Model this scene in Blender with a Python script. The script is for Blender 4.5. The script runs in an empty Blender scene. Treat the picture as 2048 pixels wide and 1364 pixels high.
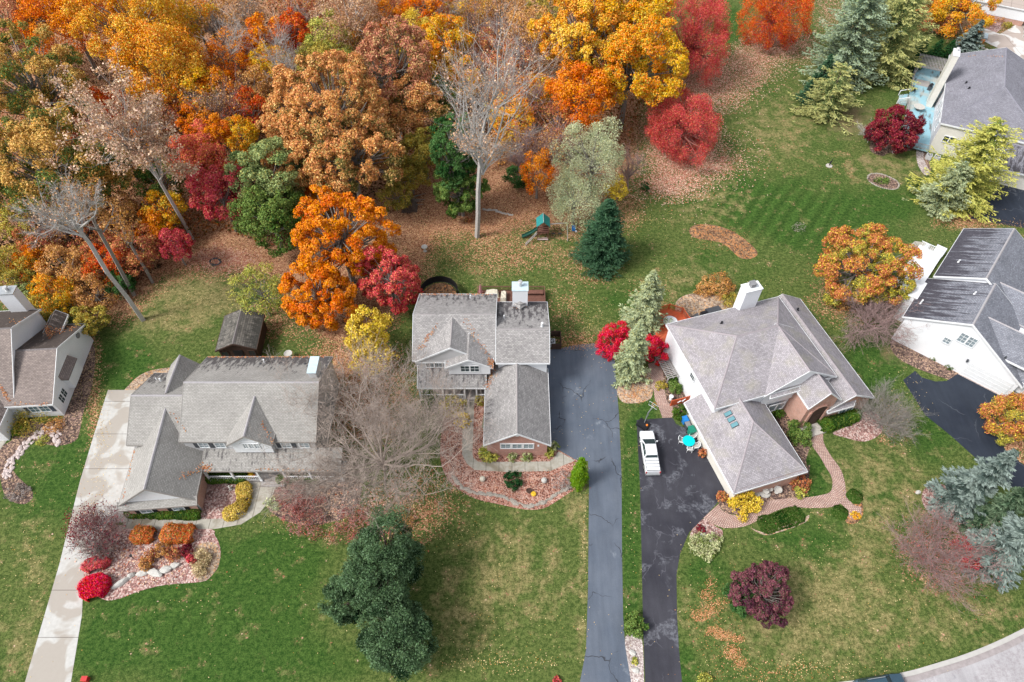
import bpy, math, random
import numpy as np
from mathutils import Vector, Matrix
from mathutils.bvhtree import BVHTree
SC = bpy.context.scene
COL = SC.collection
RND = random.Random(7)
R = math.radians

# ---------------------------------------------------------------- camera
CAM_H, TILT, FPX = 71.0, R(38), 1365.33
cam_d = bpy.data.cameras.new('camera'); cam_d.lens = 24; cam_d.sensor_width = 36; cam_d.clip_end = 6000; cam_d.clip_start = 0.5
cam = bpy.data.objects.new('camera', cam_d); COL.objects.link(cam)
cam.location = (0, 0, CAM_H); cam.rotation_euler = (TILT, 0, 0); SC.camera = cam
# ---------------------------------------------------------------- sky and sun (overcast)
SUN_EL, SUN_AZ = R(50), R(248)      # azimuth clockwise from +Y: light from the left, high
w = bpy.data.worlds.new('World'); SC.world = w; w.use_nodes = True
nt = w.node_tree; bg = nt.nodes['Background']
sky = nt.nodes.new('ShaderNodeTexSky'); sky.sky_type = 'NISHITA'; sky.sun_disc = False
sky.sun_elevation = SUN_EL; sky.sun_rotation = SUN_AZ; sky.air_density = 1.0; sky.dust_density = 4.0; sky.altitude = 250
hs = nt.nodes.new('ShaderNodeHueSaturation'); hs.inputs['Saturation'].default_value = 0.28
nt.links.new(sky.outputs[0], hs.inputs['Color']); nt.links.new(hs.outputs[0], bg.inputs['Color'])
bg.inputs['Strength'].default_value = 0.108
sun_d = bpy.data.lights.new('sun', 'SUN'); sun_d.energy = 1.5; sun_d.angle = R(14); sun_d.color = (1, .965, .92)
sun = bpy.data.objects.new('sun', sun_d); COL.objects.link(sun)
sd = Vector((math.sin(SUN_AZ)*math.cos(SUN_EL), math.cos(SUN_AZ)*math.cos(SUN_EL), math.sin(SUN_EL)))
sun.rotation_euler = sd.to_track_quat('Z', 'Y').to_euler(); sun.location = (0, 0, 120)
SC.view_settings.view_transform = 'Standard'; SC.view_settings.look = 'None'
SC.view_settings.exposure = 1.03; SC.view_settings.gamma = 1
SC.render.engine = 'CYCLES'; SC.cycles.max_bounces = 5; SC.cycles.diffuse_bounces = 2; SC.cycles.transmission_bounces = 3
SC.cycles.glossy_bounces = 2; SC.cycles.caustics_reflective = False; SC.cycles.caustics_refractive = False

# ---------------------------------------------------------------- survey helpers: photo point at a known height -> place in the world
CT, ST = math.cos(TILT), math.sin(TILT)
def W(px, py, z=0.0):
    dx = (px-1024)/FPX; dy = (682-py)/FPX
    Y = dy*CT+ST; Z = dy*ST-CT; t = (z-CAM_H)/Z
    return Vector((dx*t, Y*t, z))
def depth_at(py, z):
    dy = (682-py)/FPX
    return (z-CAM_H)/(dy*ST-CT)
def to_px(X, Y, Z):
    d = Y*ST-(Z-CAM_H)*CT; u = Y*CT+(Z-CAM_H)*ST
    return 1024+FPX*X/d, 682-FPX*u/d
def m_px(rpx, py, z): return rpx*depth_at(py, z)/FPX

# ---------------------------------------------------------------- materials
MATS = {}
def lin(c):
    return tuple(((v/12.92) if v <= .04045 else ((v+.055)/1.055)**2.4) for v in c)
def rgb(r, g, b): return lin((r/255, g/255, b/255))
class NB:
    def __init__(s, name, rough=.8, spec=.3):
        s.m = bpy.data.materials.new(name); s.m.use_nodes = True; s.t = s.m.node_tree
        s.b = s.t.nodes['Principled BSDF']; s.b.inputs['Roughness'].default_value = rough
        s.b.inputs['Specular IOR Level'].default_value = spec; s.out = s.t.nodes['Material Output']
        MATS[name] = s.m
    def n(s, typ, **kw):
        nd = s.t.nodes.new(typ)
        for k, v in kw.items(): setattr(nd, k, v)
        return nd
    def l(s, a, b): s.t.links.new(a, b)
    def noise(s, scale, detail=3, rough=.55, vec=None, stretch=None, dist=0.0):
        nd = s.n('ShaderNodeTexNoise'); nd.inputs['Scale'].default_value = scale; nd.inputs['Detail'].default_value = detail
        nd.inputs['Roughness'].default_value = rough; nd.inputs['Distortion'].default_value = dist
        v = vec if vec is not None else s.obj()
        if stretch:
            mp = s.n('ShaderNodeMapping'); mp.inputs['Scale'].default_value = stretch; s.l(v, mp.inputs['Vector']); v = mp.outputs[0]
        s.l(v, nd.inputs['Vector']); return nd.outputs['Fac']
    def obj(s):
        if not hasattr(s, '_tc'): s._tc = s.n('ShaderNodeTexCoord')
        return s._tc.outputs['Object']
    def uv(s):
        if not hasattr(s, '_tc'): s._tc = s.n('ShaderNodeTexCoord')
        return s._tc.outputs['UV']
    def attr(s, name):
        a = s.n('ShaderNodeAttribute', attribute_name=name); return a
    def mr(s, v, a, b, c=0., d=1., smooth=False):
        nd = s.n('ShaderNodeMapRange'); nd.inputs[1].default_value = a; nd.inputs[2].default_value = b
        nd.inputs[3].default_value = c; nd.inputs[4].default_value = d
        if smooth: nd.interpolation_type = 'SMOOTHSTEP'
        s.l(v, nd.inputs[0]); return nd.outputs[0]
    def math(s, op, a, b=None):
        nd = s.n('ShaderNodeMath', operation=op)
        for i, v in enumerate((a, b)):
            if v is None: continue
            if isinstance(v, (int, float)): nd.inputs[i].default_value = v
            else: s.l(v, nd.inputs[i])
        return nd.outputs[0]
    def mix(s, f, a, b, mode='MIX'):
        nd = s.n('ShaderNodeMix', data_type='RGBA', blend_type=mode)
        for key, v in ((0, f), (6, a), (7, b)):
            if isinstance(v, (int, float)): nd.inputs[key].default_value = v
            elif isinstance(v, tuple): nd.inputs[key].default_value = (*v[:3], 1)
            else: s.l(v, nd.inputs[key])
        return nd.outputs[2]
    def hsv(s, col, val=None, hue=None, sat=None):
        nd = s.n('ShaderNodeHueSaturation'); s.l(col, nd.inputs['Color'])
        for k, v in (('Value', val), ('Hue', hue), ('Saturation', sat)):
            if v is None: continue
            if isinstance(v, (int, float)): nd.inputs[k].default_value = v
            else: s.l(v, nd.inputs[k])
        return nd.outputs[0]
    def sep(s, c):
        nd = s.n('ShaderNodeSeparateColor'); s.l(c, nd.inputs[0]); return nd.outputs
    def base(s, c):
        if isinstance(c, tuple): s.b.inputs['Base Color'].default_value = (*c[:3], 1)
        else: s.l(c, s.b.inputs['Base Color'])
        return s
    def bump(s, h, strength=.4, dist=.03):
        nd = s.n('ShaderNodeBump'); nd.inputs['Strength'].default_value = strength; nd.inputs['Distance'].default_value = dist
        s.l(h, nd.inputs['Height']); s.l(nd.outputs[0], s.b.inputs['Normal'])

def plain(name, col, rough=.6, var=.12, scale=3., spec=.3, metal=0.):
    s = NB(name, rough, spec); s.b.inputs['Metallic'].default_value = metal
    nz = s.noise(scale, 4); c = s.mix(1.0, col, (1, 1, 1), 'MULTIPLY')
    s.base(s.hsv(c, val=s.mr(nz, .25, .75, 1-var, 1+var))); return s.m
def speck(name, cols, sc=9, rough=.95, big=.4, bump=.5):
    """loose ground cover: little cells of several colours"""
    s = NB(name, rough, .1)
    v = s.n('ShaderNodeTexVoronoi'); v.inputs['Scale'].default_value = sc; s.l(s.obj(), v.inputs['Vector'])
    o = s.sep(v.outputs['Color'])
    c = s.mix(s.mr(o[0], .35, .65), cols[0], cols[1])
    c = s.mix(s.mr(o[1], .62, .7), c, cols[2])
    if len(cols) > 3: c = s.mix(s.mr(o[2], .8, .84), c, cols[3])
    nz = s.noise(big, 4); c = s.hsv(c, val=s.mr(nz, .3, .7, .72, 1.25))
    if len(cols) > 4:
        c = s.mix(s.mr(s.noise(.9, 5), .52, .66), c, cols[4])
    s.base(c); s.bump(v.outputs['Distance'], bump, .05); return s.m
def shingle(name, c1, c2, mort, stain=(.045, .04, .045), row=.27, wid=.62, streak=.3, moss=None):
    s = NB(name, .93, .12)
    b = s.n('ShaderNodeTexBrick'); s.l(s.uv(), b.inputs['Vector'])
    for k, v in (('Scale', 1.), ('Mortar Size', .016), ('Mortar Smooth', .1), ('Bias', 0.), ('Brick Width', wid), ('Row Height', row)):
        b.inputs[k].default_value = v
    b.inputs['Color1'].default_value = (*c1, 1); b.inputs['Color2'].default_value = (*c2, 1); b.inputs['Mortar'].default_value = (*mort, 1)
    c = b.outputs['Color']
    c = s.hsv(c, val=s.mr(s.noise(.35, 5, vec=s.uv()), .3, .7, .86, 1.13))
    c = s.hsv(c, val=s.mr(s.noise(5, 2, vec=s.uv()), .3, .7, .88, 1.12))
    if moss: c = s.mix(s.mr(s.noise(.5, 4), .5, .75, 0, .35), c, moss)
    a = s.attr('stain').outputs['Fac']
    n1 = s.noise(2.2, 6, .7, vec=s.uv(), stretch=(1.0, streak, 1))
    f = s.math('ADD', s.math('MULTIPLY', a, .6), s.mr(n1, .36, .64, 0, .45))
    c = s.mix(s.mr(f, .56, .72, 0, .8), c, stain)
    s.base(c); s.bump(b.outputs['Fac'], .35, -.02); return s.m
def brick(name, c1, c2, mort, wid=.22, row=.08, ms=.012):
    s = NB(name, .9, .15)
    b = s.n('ShaderNodeTexBrick'); s.l(s.uv(), b.inputs['Vector'])
    for k, v in (('Scale', 1.), ('Mortar Size', ms), ('Brick Width', wid), ('Row Height', row), ('Bias', 0.)): b.inputs[k].default_value = v
    b.inputs['Color1'].default_value = (*c1, 1); b.inputs['Color2'].default_value = (*c2, 1); b.inputs['Mortar'].default_value = (*mort, 1)
    s.base(s.hsv(b.outputs['Color'], val=s.mr(s.noise(.9, 4, vec=s.uv()), .3, .7, .85, 1.15))); return s.m
def siding(name, col, dirt=.06):
    s = NB(name, .55, .3)
    sp = s.n('ShaderNodeSeparateXYZ'); s.l(s.uv(), sp.inputs[0])
    fr = s.math('FRACT', s.math('MULTIPLY', sp.outputs[1], 6.5))
    c = s.mix(s.mr(fr, .0, .14), tuple(v*.62 for v in col), col)
    s.base(s.hsv(c, val=s.mr(s.noise(.7, 4, vec=s.uv()), .3, .7, 1-dirt, 1+dirt))); return s.m
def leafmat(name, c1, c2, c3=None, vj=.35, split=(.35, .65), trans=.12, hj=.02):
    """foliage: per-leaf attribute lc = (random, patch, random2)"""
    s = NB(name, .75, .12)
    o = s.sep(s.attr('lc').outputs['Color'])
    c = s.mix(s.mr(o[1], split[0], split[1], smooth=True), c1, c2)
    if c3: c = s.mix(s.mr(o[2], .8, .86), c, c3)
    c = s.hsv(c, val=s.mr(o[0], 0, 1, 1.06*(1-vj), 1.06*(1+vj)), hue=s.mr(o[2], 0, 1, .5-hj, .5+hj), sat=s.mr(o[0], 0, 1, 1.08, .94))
    d = s.n('ShaderNodeBsdfDiffuse'); tr = s.n('ShaderNodeBsdfTranslucent'); mx = s.n('ShaderNodeMixShader')
    s.l(c, d.inputs[0]); s.l(c, tr.inputs[0]); mx.inputs[0].default_value = trans
    s.l(d.outputs[0], mx.inputs[1]); s.l(tr.outputs[0], mx.inputs[2]); s.l(mx.outputs[0], s.out.inputs[0])
    s.t.nodes.remove(s.b)
    return s.m
plain('white_trim', (.74, .76, .78), .5, .05); plain('cream', (.62, .58, .48), .7, .08)
plain('bark', (.23, .21, .19), .95, .3, 6); plain('bark_pale', (.42, .40, .38), .9, .25, 5); plain('bark_dark', (.11, .085, .07), .95, .3, 6)
plain('bark_brown', (.37, .305, .265), .95, .25, 5); plain('bark_mauve', (.29, .20, .19), .95, .25, 5); plain('bark_red', (.30, .12, .10), .95, .25, 5)
plain('glass_dark', (.025, .045, .05), .3, .1, 3, .2); plain('glass_blue', (.10, .17, .20), .1, .2, 2, .6); plain('glass_pale', (.22, .27, .30), .15, .2, 2, .6)
plain('black', (.015, .016, .02), .5); plain('dark_grey', (.06, .065, .075), .6); plain('mid_grey', (.22, .22, .23), .7); plain('light_grey', (.5, .51, .52), .6)
plain('metal', (.5, .52, .53), .35, .1, 3, .5, .7); plain('blue_metal', (.50, .62, .68), .4, .1)
plain('dark_wood', (.07, .04, .03), .8, .25); plain('deck_brown', (.16, .075, .055), .8, .25, 4); plain('deck_red', (.60, .12, .045), .7, .18, 4)
plain('weathered', (.33, .31, .30), .85, .2, 4); plain('deck_blue', (.40, .62, .70), .8, .18, 1.3); plain('door_grey', (.07, .09, .12), .5)
plain('tarp', (.60, .56, .46), .7, .12, 3); plain('pink', (.45, .2, .22), .8, .2); plain('green_plastic', (.02, .22, .15), .45)
plain('teal_roof', (.03, .25, .24), .6, .15); plain('dark_green', (.015, .07, .05), .5); plain('blue_plastic', (.02, .20, .55), .4); plain('turquoise', (.0, .56, .62), .35, .04)
plain('orange', (.75, .22, .03), .5, .15); plain('yellow', (.75, .45, .03), .5, .15); plain('red', (.5, .03, .03), .5); plain('stone', (.46, .43, .39), .9, .25, 5)
plain('stone_tan', (.33, .30, .26), .9, .3, 5); plain('stone_pink', (.52, .44, .42), .9, .22, 4); plain('stone_white', (.48, .47, .44), .9, .15, 4); plain('car_white', (.72, .74, .77), .25, .03, 2, .5)
plain('car_blue', (.035, .07, .10), .25, .05, 2, .5); plain('rubber', (.02, .02, .02), .9); plain('skylight', (.10, .24, .28), .5, .1, 2, .3)
plain('net', (.012, .012, .013), .95); plain('flue', (.6, .6, .6), .4, .1, 3, .5, .5); plain('wicker', (.42, .40, .38), .8, .2)

# ---------------------------------------------------------------- mesh builder
class MB:
    def __init__(s): s.v = []; s.f = []; s.m = []; s.uv = []
    def poly(s, pts, mat=0, uv=None):
        pts = [Vector(p) for p in pts]; i = len(s.v); s.v += [tuple(p) for p in pts]
        s.f.append(tuple(range(i, i+len(pts)))); s.m.append(mat)
        if uv is None:
            n = Vector((0, 0, 0))
            for k in range(len(pts)): n += (pts[k]-pts[0]).cross(pts[(k+1) % len(pts)]-pts[0])
            n.normalize() if n.length > 1e-9 else None
            t = Vector((0, 0, 1)).cross(n)
            t = t.normalized() if t.length > .05 else Vector((1, 0, 0))
            b = n.cross(t); uv = [(p.dot(t), p.dot(b)) for p in pts]
        s.uv.append(uv); return s
    def box(s, x0, x1, y0, y1, z0, z1, mat=0, M=None):
        c = [Vector((x, y, z)) for z in (z0, z1) for (x, y) in ((x0, y0), (x1, y0), (x1, y1), (x0, y1))]
        if M is not None: c = [M @ p for p in c]
        for q in ((3, 2, 1, 0), (4, 5, 6, 7), (0, 1, 5, 4), (1, 2, 6, 5), (2, 3, 7, 6), (3, 0, 4, 7)): s.poly([c[k] for k in q], mat)
        return s
    def bar(s, a, b, w=.06, h=None, mat=0):
        a, b = Vector(a), Vector(b); d = b-a; L = d.length; h = h or w
        if L < 1e-6: return s
        q = d.to_track_quat('X', 'Z').to_matrix().to_4x4(); M = Matrix.Translation(a) @ q
        return s.box(0, L, -w/2, w/2, -h/2, h/2, mat, M)
    def cyl(s, c, r, z0, z1, n=14, r2=None, mat=0, cap=True, M=None):
        r2 = r if r2 is None else r2; M = M or Matrix()
        a = [M @ Vector((c[0]+r*math.cos(2*math.pi*k/n), c[1]+r*math.sin(2*math.pi*k/n), z0)) for k in range(n)]
        b = [M @ Vector((c[0]+r2*math.cos(2*math.pi*k/n), c[1]+r2*math.sin(2*math.pi*k/n), z1)) for k in range(n)]
        for k in range(n): s.poly([a[k], a[(k+1) % n], b[(k+1) % n], b[k]], mat)
        if cap: s.poly(b, mat); s.poly(a[::-1], mat)
        return s
    def tube(s, pts, rad, n=6, mat=0, closed=False):
        pts = [Vector(p) for p in pts]; rings = []; N = len(pts)
        rad = rad if isinstance(rad, (list, tuple)) else [rad]*N
        for i, p in enumerate(pts):
            a = pts[(i-1) % N] if (closed or i > 0) else p; b = pts[(i+1) % N] if (closed or i < N-1) else p
            q = (b-a).to_track_quat('Z', 'X')
            rings.append([p+q @ Vector((rad[i]*math.cos(2*math.pi*k/n), rad[i]*math.sin(2*math.pi*k/n), 0)) for k in range(n)])
        for i in range(N if closed else N-1):
            A, B = rings[i], rings[(i+1) % N]
            for k in range(n): s.poly([A[k], A[(k+1) % n], B[(k+1) % n], B[k]], mat)
        if not closed: s.poly(rings[0][::-1], mat); s.poly(rings[-1], mat)
        return s
    def build(s, name, mats, parent=None, smooth=False, loc=None):
        me = bpy.data.meshes.new(name); me.from_pydata(s.v, [], s.f)
        mats = mats if isinstance(mats, (list, tuple)) else [mats]
        for m in mats: me.materials.append(MATS[m])
        me.polygons.foreach_set('material_index', s.m)
        u = me.uv_layers.new(name='UVMap'); u.data.foreach_set('uv', [c for f in s.uv for p in f for c in p])
        if smooth: me.polygons.foreach_set('use_smooth', [True]*len(s.f))
        me.update(); o = bpy.data.objects.new(name, me); COL.objects.link(o)
        if parent: o.parent = parent
        if loc is not None: o.location = loc
        return o
def tag(o, label=None, cat=None, group=None, kind=None):
    if label: o['label'] = label
    if cat: o['category'] = cat
    if group: o['group'] = group
    if kind: o['kind'] = kind
    return o
def thing(name, label, cat, loc=(0, 0, 0), rz=0., group=None):
    o = bpy.data.objects.new(name, None); COL.objects.link(o); o.location = loc; o.rotation_euler = (0, 0, rz)
    o.empty_display_size = .5
    return tag(o, label, cat, group)
def copy_tree(o, parent=None):
    c = o.copy(); COL.objects.link(c); c.parent = parent
    for ch in list(o.children): copy_tree(ch, c)
    return c
def quads_mesh(name, V, mat, lc=None):
    """V: (n,4,3) array of quads; lc: (n,3) colour attribute"""
    n = len(V); me = bpy.data.meshes.new(name)
    me.vertices.add(n*4); me.loops.add(n*4); me.polygons.add(n)
    me.vertices.foreach_set('co', V.astype(np.float32).ravel())
    me.loops.foreach_set('vertex_index', np.arange(n*4, dtype=np.int32))
    me.polygons.foreach_set('loop_start', np.arange(0, n*4, 4, dtype=np.int32))
    if lc is not None:
        a = me.attributes.new('lc', 'FLOAT_COLOR', 'FACE')
        a.data.foreach_set('color', np.concatenate([np.clip(lc, 0, 1), np.ones((n, 1))], 1).astype(np.float32).ravel())
    me.update(); me.materials.append(MATS[mat] if isinstance(mat, str) else mat)
    return me
def link(name, me, parent=None, loc=None):
    o = bpy.data.objects.new(name, me); COL.objects.link(o)
    if parent: o.parent = parent
    if loc is not None: o.location = loc
    return o
# ================================================================ GROUND
def grid_axis(lo, hi, step, far):
    a = list(np.arange(lo, hi+.01, step)); s = step; x = lo
    left = []
    while x > -far: s *= 1.6; x -= s; left.append(x)
    s = step; x = hi; right = []
    while x < far: s *= 1.6; x += s; right.append(x)
    return np.array(left[::-1]+a+right)
gx = grid_axis(-118, 118, .45, 2500); gy = grid_axis(8, 158, .45, 2500)
GX, GY = np.meshgrid(gx, gy); NX, NY = len(gx), len(gy)
PX, PY = to_px(GX, np.maximum(GY, 0), 0.0)
def blob(px, py, rx, ry, a=1., ang=0.):
    c, s = math.cos(R(ang)), math.sin(R(ang)); dx, dy = PX-px, PY-py
    u = (dx*c+dy*s)/rx; v = (-dx*s+dy*c)/ry; d = np.sqrt(u*u+v*v)
    return a*np.clip(1.25-d, 0, 1)**1.0*np.clip((1.25-d)/.6, 0, 1)
def poly_sdf(pts, X, Y):
    d = np.full(X.shape, 1e9); ins = np.zeros(X.shape, bool); n = len(pts)
    for i in range(n):
        ax, ay = pts[i]; bx, by = pts[(i+1) % n]; ex, ey = bx-ax, by-ay
        t = np.clip(((X-ax)*ex+(Y-ay)*ey)/(ex*ex+ey*ey+1e-9), 0, 1)
        d = np.minimum(d, (X-ax-t*ex)**2+(Y-ay-t*ey)**2)
        ins ^= ((ay > Y) != (by > Y)) & (X < ex*(Y-ay)/(by-ay+1e-12)+ax)
    return np.where(ins, -1, 1)*np.sqrt(d)
FOREST = [(-400, -150), (1290, -150), (1290, 240), (1270, 350), (1160, 470), (1040, 455), (985, 490), (930, 475), (880, 480), (850, 545), (790, 640), (700, 700),
          (650, 700), (545, 560), (400, 545), (330, 560), (255, 640), (200, 640), (120, 600), (-400, 600)]
sdf = poly_sdf(FOREST, PX, PY)
forest = np.clip(.5-sdf/50, 0, 1)
def acc(lst):
    o = np.zeros(PX.shape)
    for b in lst: o = 1-(1-o)*(1-np.clip(blob(*b), 0, 1))
    return o
lit = acc([(1000, 500, 150, 60, .55), (1130, 620, 60, 50, .3), (1150, 680, 60, 25, .5), (560, 640, 90, 60, .5), (700, 720, 120, 60, .8), (720, 800, 140, 120, .8), (830, 1000, 120, 90, .45),
           (760, 1040, 160, 60, .5), (1245, 420, 60, 60, .6), (1640, 560, 50, 110, .14), (1590, 300, 40, 120, .1), (180, 730, 30, 120, .5), (190, 850, 18, 90, .55), (1950, 440, 100, 22, .8),
           (2030, 880, 60, 90, .8), (1720, 610, 120, 60, .45), (1730, 60, 60, 120, .3), (1680, 330, 60, 60, .12), (1950, 160, 150, 40, .7), (1960, 50, 120, 50, .7), (1175, 530, 90, 60, .35), (1880, 1110, 110, 90, .35),
           (60, 560, 160, 80, .6), (1780, 850, 60, 60, .3), (1300, 590, 60, 60, .2)])
lit = np.maximum(lit, forest)
dry = acc([(400, 590, 150, 70, .9), (330, 640, 120, 45, .7), (1010, 1150, 170, 150, .62), (900, 1260, 90, 110, .45), (1150, 1010, 30, 60, .7), (1166, 1120, 12, 180, .6), (1160, 1280, 14, 90, .6), (1650, 1250, 260, 130, .62), (1930, 1230, 160, 90, .5), (1760, 1000, 140, 160, .6),
           (1560, 260, 110, 90, .6), (1640, 160, 60, 90, .4), (1420, 400, 110, 60, .55), (1520, 120, 60, 60, .5), (1770, 330, 130, 50, .55), (1390, 560, 120, 60, .45), (1100, 480, 120, 70, .35),
           (860, 520, 70, 40, .35), (950, 560, 100, 40, .3), (60, 1130, 60, 160, .35), (40, 1290, 80, 90, .5), (1610, 1170, 90, 90, .5), (1720, 1150, 80, 90, .5), (1390, 1250, 40, 120, .3), (1200, 640, 60, 60, .2)])
lush = acc([(400, 1230, 290, 200, 1.), (560, 1120, 130, 70, .9), (250, 740, 90, 60, .95), (200, 1300, 90, 90, .6), (150, 960, 70, 120, .75), (60, 1000, 90, 120, .5), (1262, 1050, 20, 330, .95), (1290, 830, 30, 60, .9), (1570, 430, 230, 80, 1., 14), (1750, 420, 120, 50, .7),
            (1750, 700, 60, 110, .9), (1830, 640, 30, 60, .4), (1620, 960, 50, 60, .8), (1420, 1150, 60, 60, .7), (1640, 1100, 60, 60, .4), (1450, 60, 50, 90, .7), (1240, 600, 60, 60, .6), (1400, 520, 60, 30, .3),
            (1550, 1080, 80, 30, .5), (1720, 1020, 80, 60, .6), (1860, 880, 60, 60, .6), (1980, 1240, 60, 60, .4), (700, 1320, 90, 60, .4), (1370, 1330, 30, 60, .6), (1660, 330, 60, 60, .3)])
pink = acc([(1365, 300, 95, 95, .95), (1400, 150, 80, 60, .7), (1430, 190, 90, 50, .55), (1560, 85, 85, 50, .7), (1500, 130, 60, 60, .6), (1330, 370, 80, 30, .6), (1440, 330, 60, 30, .5), (1660, 20, 50, 60, .35), (440, 520, 90, 35, .9), (760, 1060, 60, 40, .4), (590, 1000, 60, 50, .5)])
bare = acc([(960, 770, 40, 50, .3), (1700, 240, 60, 50, .7), (1740, 330, 60, 30, .35), (1290, 680, 50, 60, .3), (1790, 700, 50, 40, .5), (1160, 970, 24, 20, .8), (1865, 1240, 40, 20, .3), (1875, 1120, 70, 60, .3), (1700, 590, 60, 60, .5)])
stripe = acc([(1560, 430, 220, 90, 1.2), (400, 1200, 260, 160, .35), (1000, 1150, 170, 150, .25), (1700, 700, 90, 120, .6), (1450, 60, 60, 120, .6)])
far = (PX < -150) | (PX > 2200) | (PY < -120) | (PY > 1450)
dry = np.where(far, .35, dry); lit = np.where(far & (PX > 1350), 0.1, lit)
idx = np.arange(NX*NY).reshape(NY, NX)
q = np.stack([idx[:-1, :-1], idx[:-1, 1:], idx[1:, 1:], idx[1:, :-1]], -1).reshape(-1, 4)
gm = bpy.data.meshes.new('ground'); gm.vertices.add(NX*NY); gm.loops.add(len(q)*4); gm.polygons.add(len(q))
gm.vertices.foreach_set('co', np.stack([GX, GY, np.zeros_like(GX)], -1).astype(np.float32).ravel())
gm.loops.foreach_set('vertex_index', q.astype(np.int32).ravel()); gm.polygons.foreach_set('loop_start', np.arange(0, len(q)*4, 4, dtype=np.int32))
for nm, ch in (('ga', (lit, dry, lush)), ('gb', (pink, bare, stripe))):
    a = gm.attributes.new(nm, 'FLOAT_COLOR', 'POINT')
    a.data.foreach_set('color', np.stack([*ch, np.ones_like(GX)], -1).astype(np.float32).ravel())
gm.update()
def ground_mat():
    s = NB('ground', .95, .1)
    A = s.sep(s.attr('ga').outputs['Color']); B = s.sep(s.attr('gb').outputs['Color'])
    nbig = s.noise(.11, 6, .6); nmid = s.noise(.55, 5, .65); nf = s.noise(2.4, 7, .85); nff = s.noise(9, 2, .6)
    grass = s.mix(s.mr(nf, .43, .57), (.040, .068, .015), (.122, .155, .044))
    lushc = s.mix(s.mr(nf, .43, .57), (.020, .055, .009), (.064, .120, .024))
    dryc = s.mix(s.mr(nf, .42, .57), (.095, .095, .032), (.30, .255, .115))
    f = s.math('ADD', A[2], s.mr(nbig, .38, .62, -.22, .30)); c = s.mix(s.mr(f, .08, .6), grass, lushc)
    f = s.math('ADD', A[1], s.mr(nmid, .38, .62, -.42, .42)); c = s.mix(s.mr(f, .22, .85, 0, .9), c, dryc)
    # mowing stripes
    wv = s.n('ShaderNodeTexWave'); wv.inputs['Scale'].default_value = .17; wv.inputs['Distortion'].default_value = 1.2; wv.inputs['Detail'].default_value = 1
    mp = s.n('ShaderNodeMapping'); mp.inputs['Rotation'].default_value = (0, 0, R(35)); s.l(s.obj(), mp.inputs[0]); s.l(mp.outputs[0], wv.inputs[0])
    c = s.hsv(c, val=s.math('ADD', 1., s.math('MULTIPLY', B[2], s.mr(wv.outputs['Fac'], 0, 1, -.18, .18))))
    c = s.mix(s.mr(s.math('ADD', B[1], s.mr(nmid, .3, .7, -.3, .3)), .2, .9, 0, .85), c, (.24, .17, .10))
    # leaf litter: cells thresholded by density
    v = s.n('ShaderNodeTexVoronoi'); v.inputs['Scale'].default_value = 7.5; s.l(s.obj(), v.inputs['Vector']); vo = s.sep(v.outputs['Color'])
    lc = s.mix(s.mr(vo[1], .3, .7), (.30, .14, .075), (.44, .25, .15)); lc = s.mix(s.mr(vo[2], .68, .74), lc, (.14, .055, .028)); lc = s.mix(s.mr(vo[2], .9, .93), lc, (.55, .36, .19))
    thr = s.math('ADD', s.math('ADD', A[0], s.mr(nmid, .3, .7, -.16, .16)), s.mr(vo[0], 0, 1, -.45, .45))
    c = s.mix(s.mr(thr, .5, .56), c, lc)
    pc = s.mix(s.mr(vo[1], .3, .7), (.34, .11, .08), (.46, .25, .18)); pc = s.mix(s.mr(vo[2], .8, .84), pc, (.58, .40, .30))
    thr2 = s.math('ADD', s.math('ADD', B[0], s.mr(nmid, .3, .7, -.15, .15)), s.mr(vo[0], 0, 1, -.48, .48))
    c = s.mix(s.mr(thr2, .52, .57), c, pc)
    c = s.hsv(c, val=s.mr(nff, .38, .62, .74, 1.26))
    s.base(c); s.bump(nf, .5, .06); return s.m
ground_mat(); gm.materials.append(MATS['ground'])
tag(link('ground', gm), kind='structure')

def smooth_pts(pts, n=6, closed=True):
    P = [Vector(p) for p in pts]; out = []; N = len(P)
    for i in range(N if closed else N-1):
        a, b, c, d = [P[(i+k) % N] if closed else P[min(max(i+k, 0), N-1)] for k in (-1, 0, 1, 2)]
        for k in range(n):
            t = k/n; out.append(.5*((2*b)+(c-a)*t+(2*a-5*b+4*c-d)*t*t+(3*b-a-3*c+d)*t**3))
    if not closed: out.append(P[-1])
    return out
def sheet(name, pts, mat, z, sm=0, jit=0., label=None):
    P = [(a, b) for a, b in pts]
    if sm: P = [tuple(p)[:2] for p in smooth_pts([(a, b, 0) for a, b in P], sm)]
    W_ = [W(a, b, 0) for a, b in P]
    if jit:
        W_ = [Vector((p.x+RND.uniform(-jit, jit), p.y+RND.uniform(-jit, jit), 0)) for p in W_]
    ar = sum(W_[i].x*W_[(i+1) % len(W_)].y-W_[(i+1) % len(W_)].x*W_[i].y for i in range(len(W_)))
    if ar < 0: W_ = W_[::-1]
    m = MB(); m.poly([(p.x, p.y, z) for p in W_], 0, [(p.x, p.y) for p in W_])
    o = m.build(name, mat); tag(o, label, kind='structure'); return o
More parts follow.
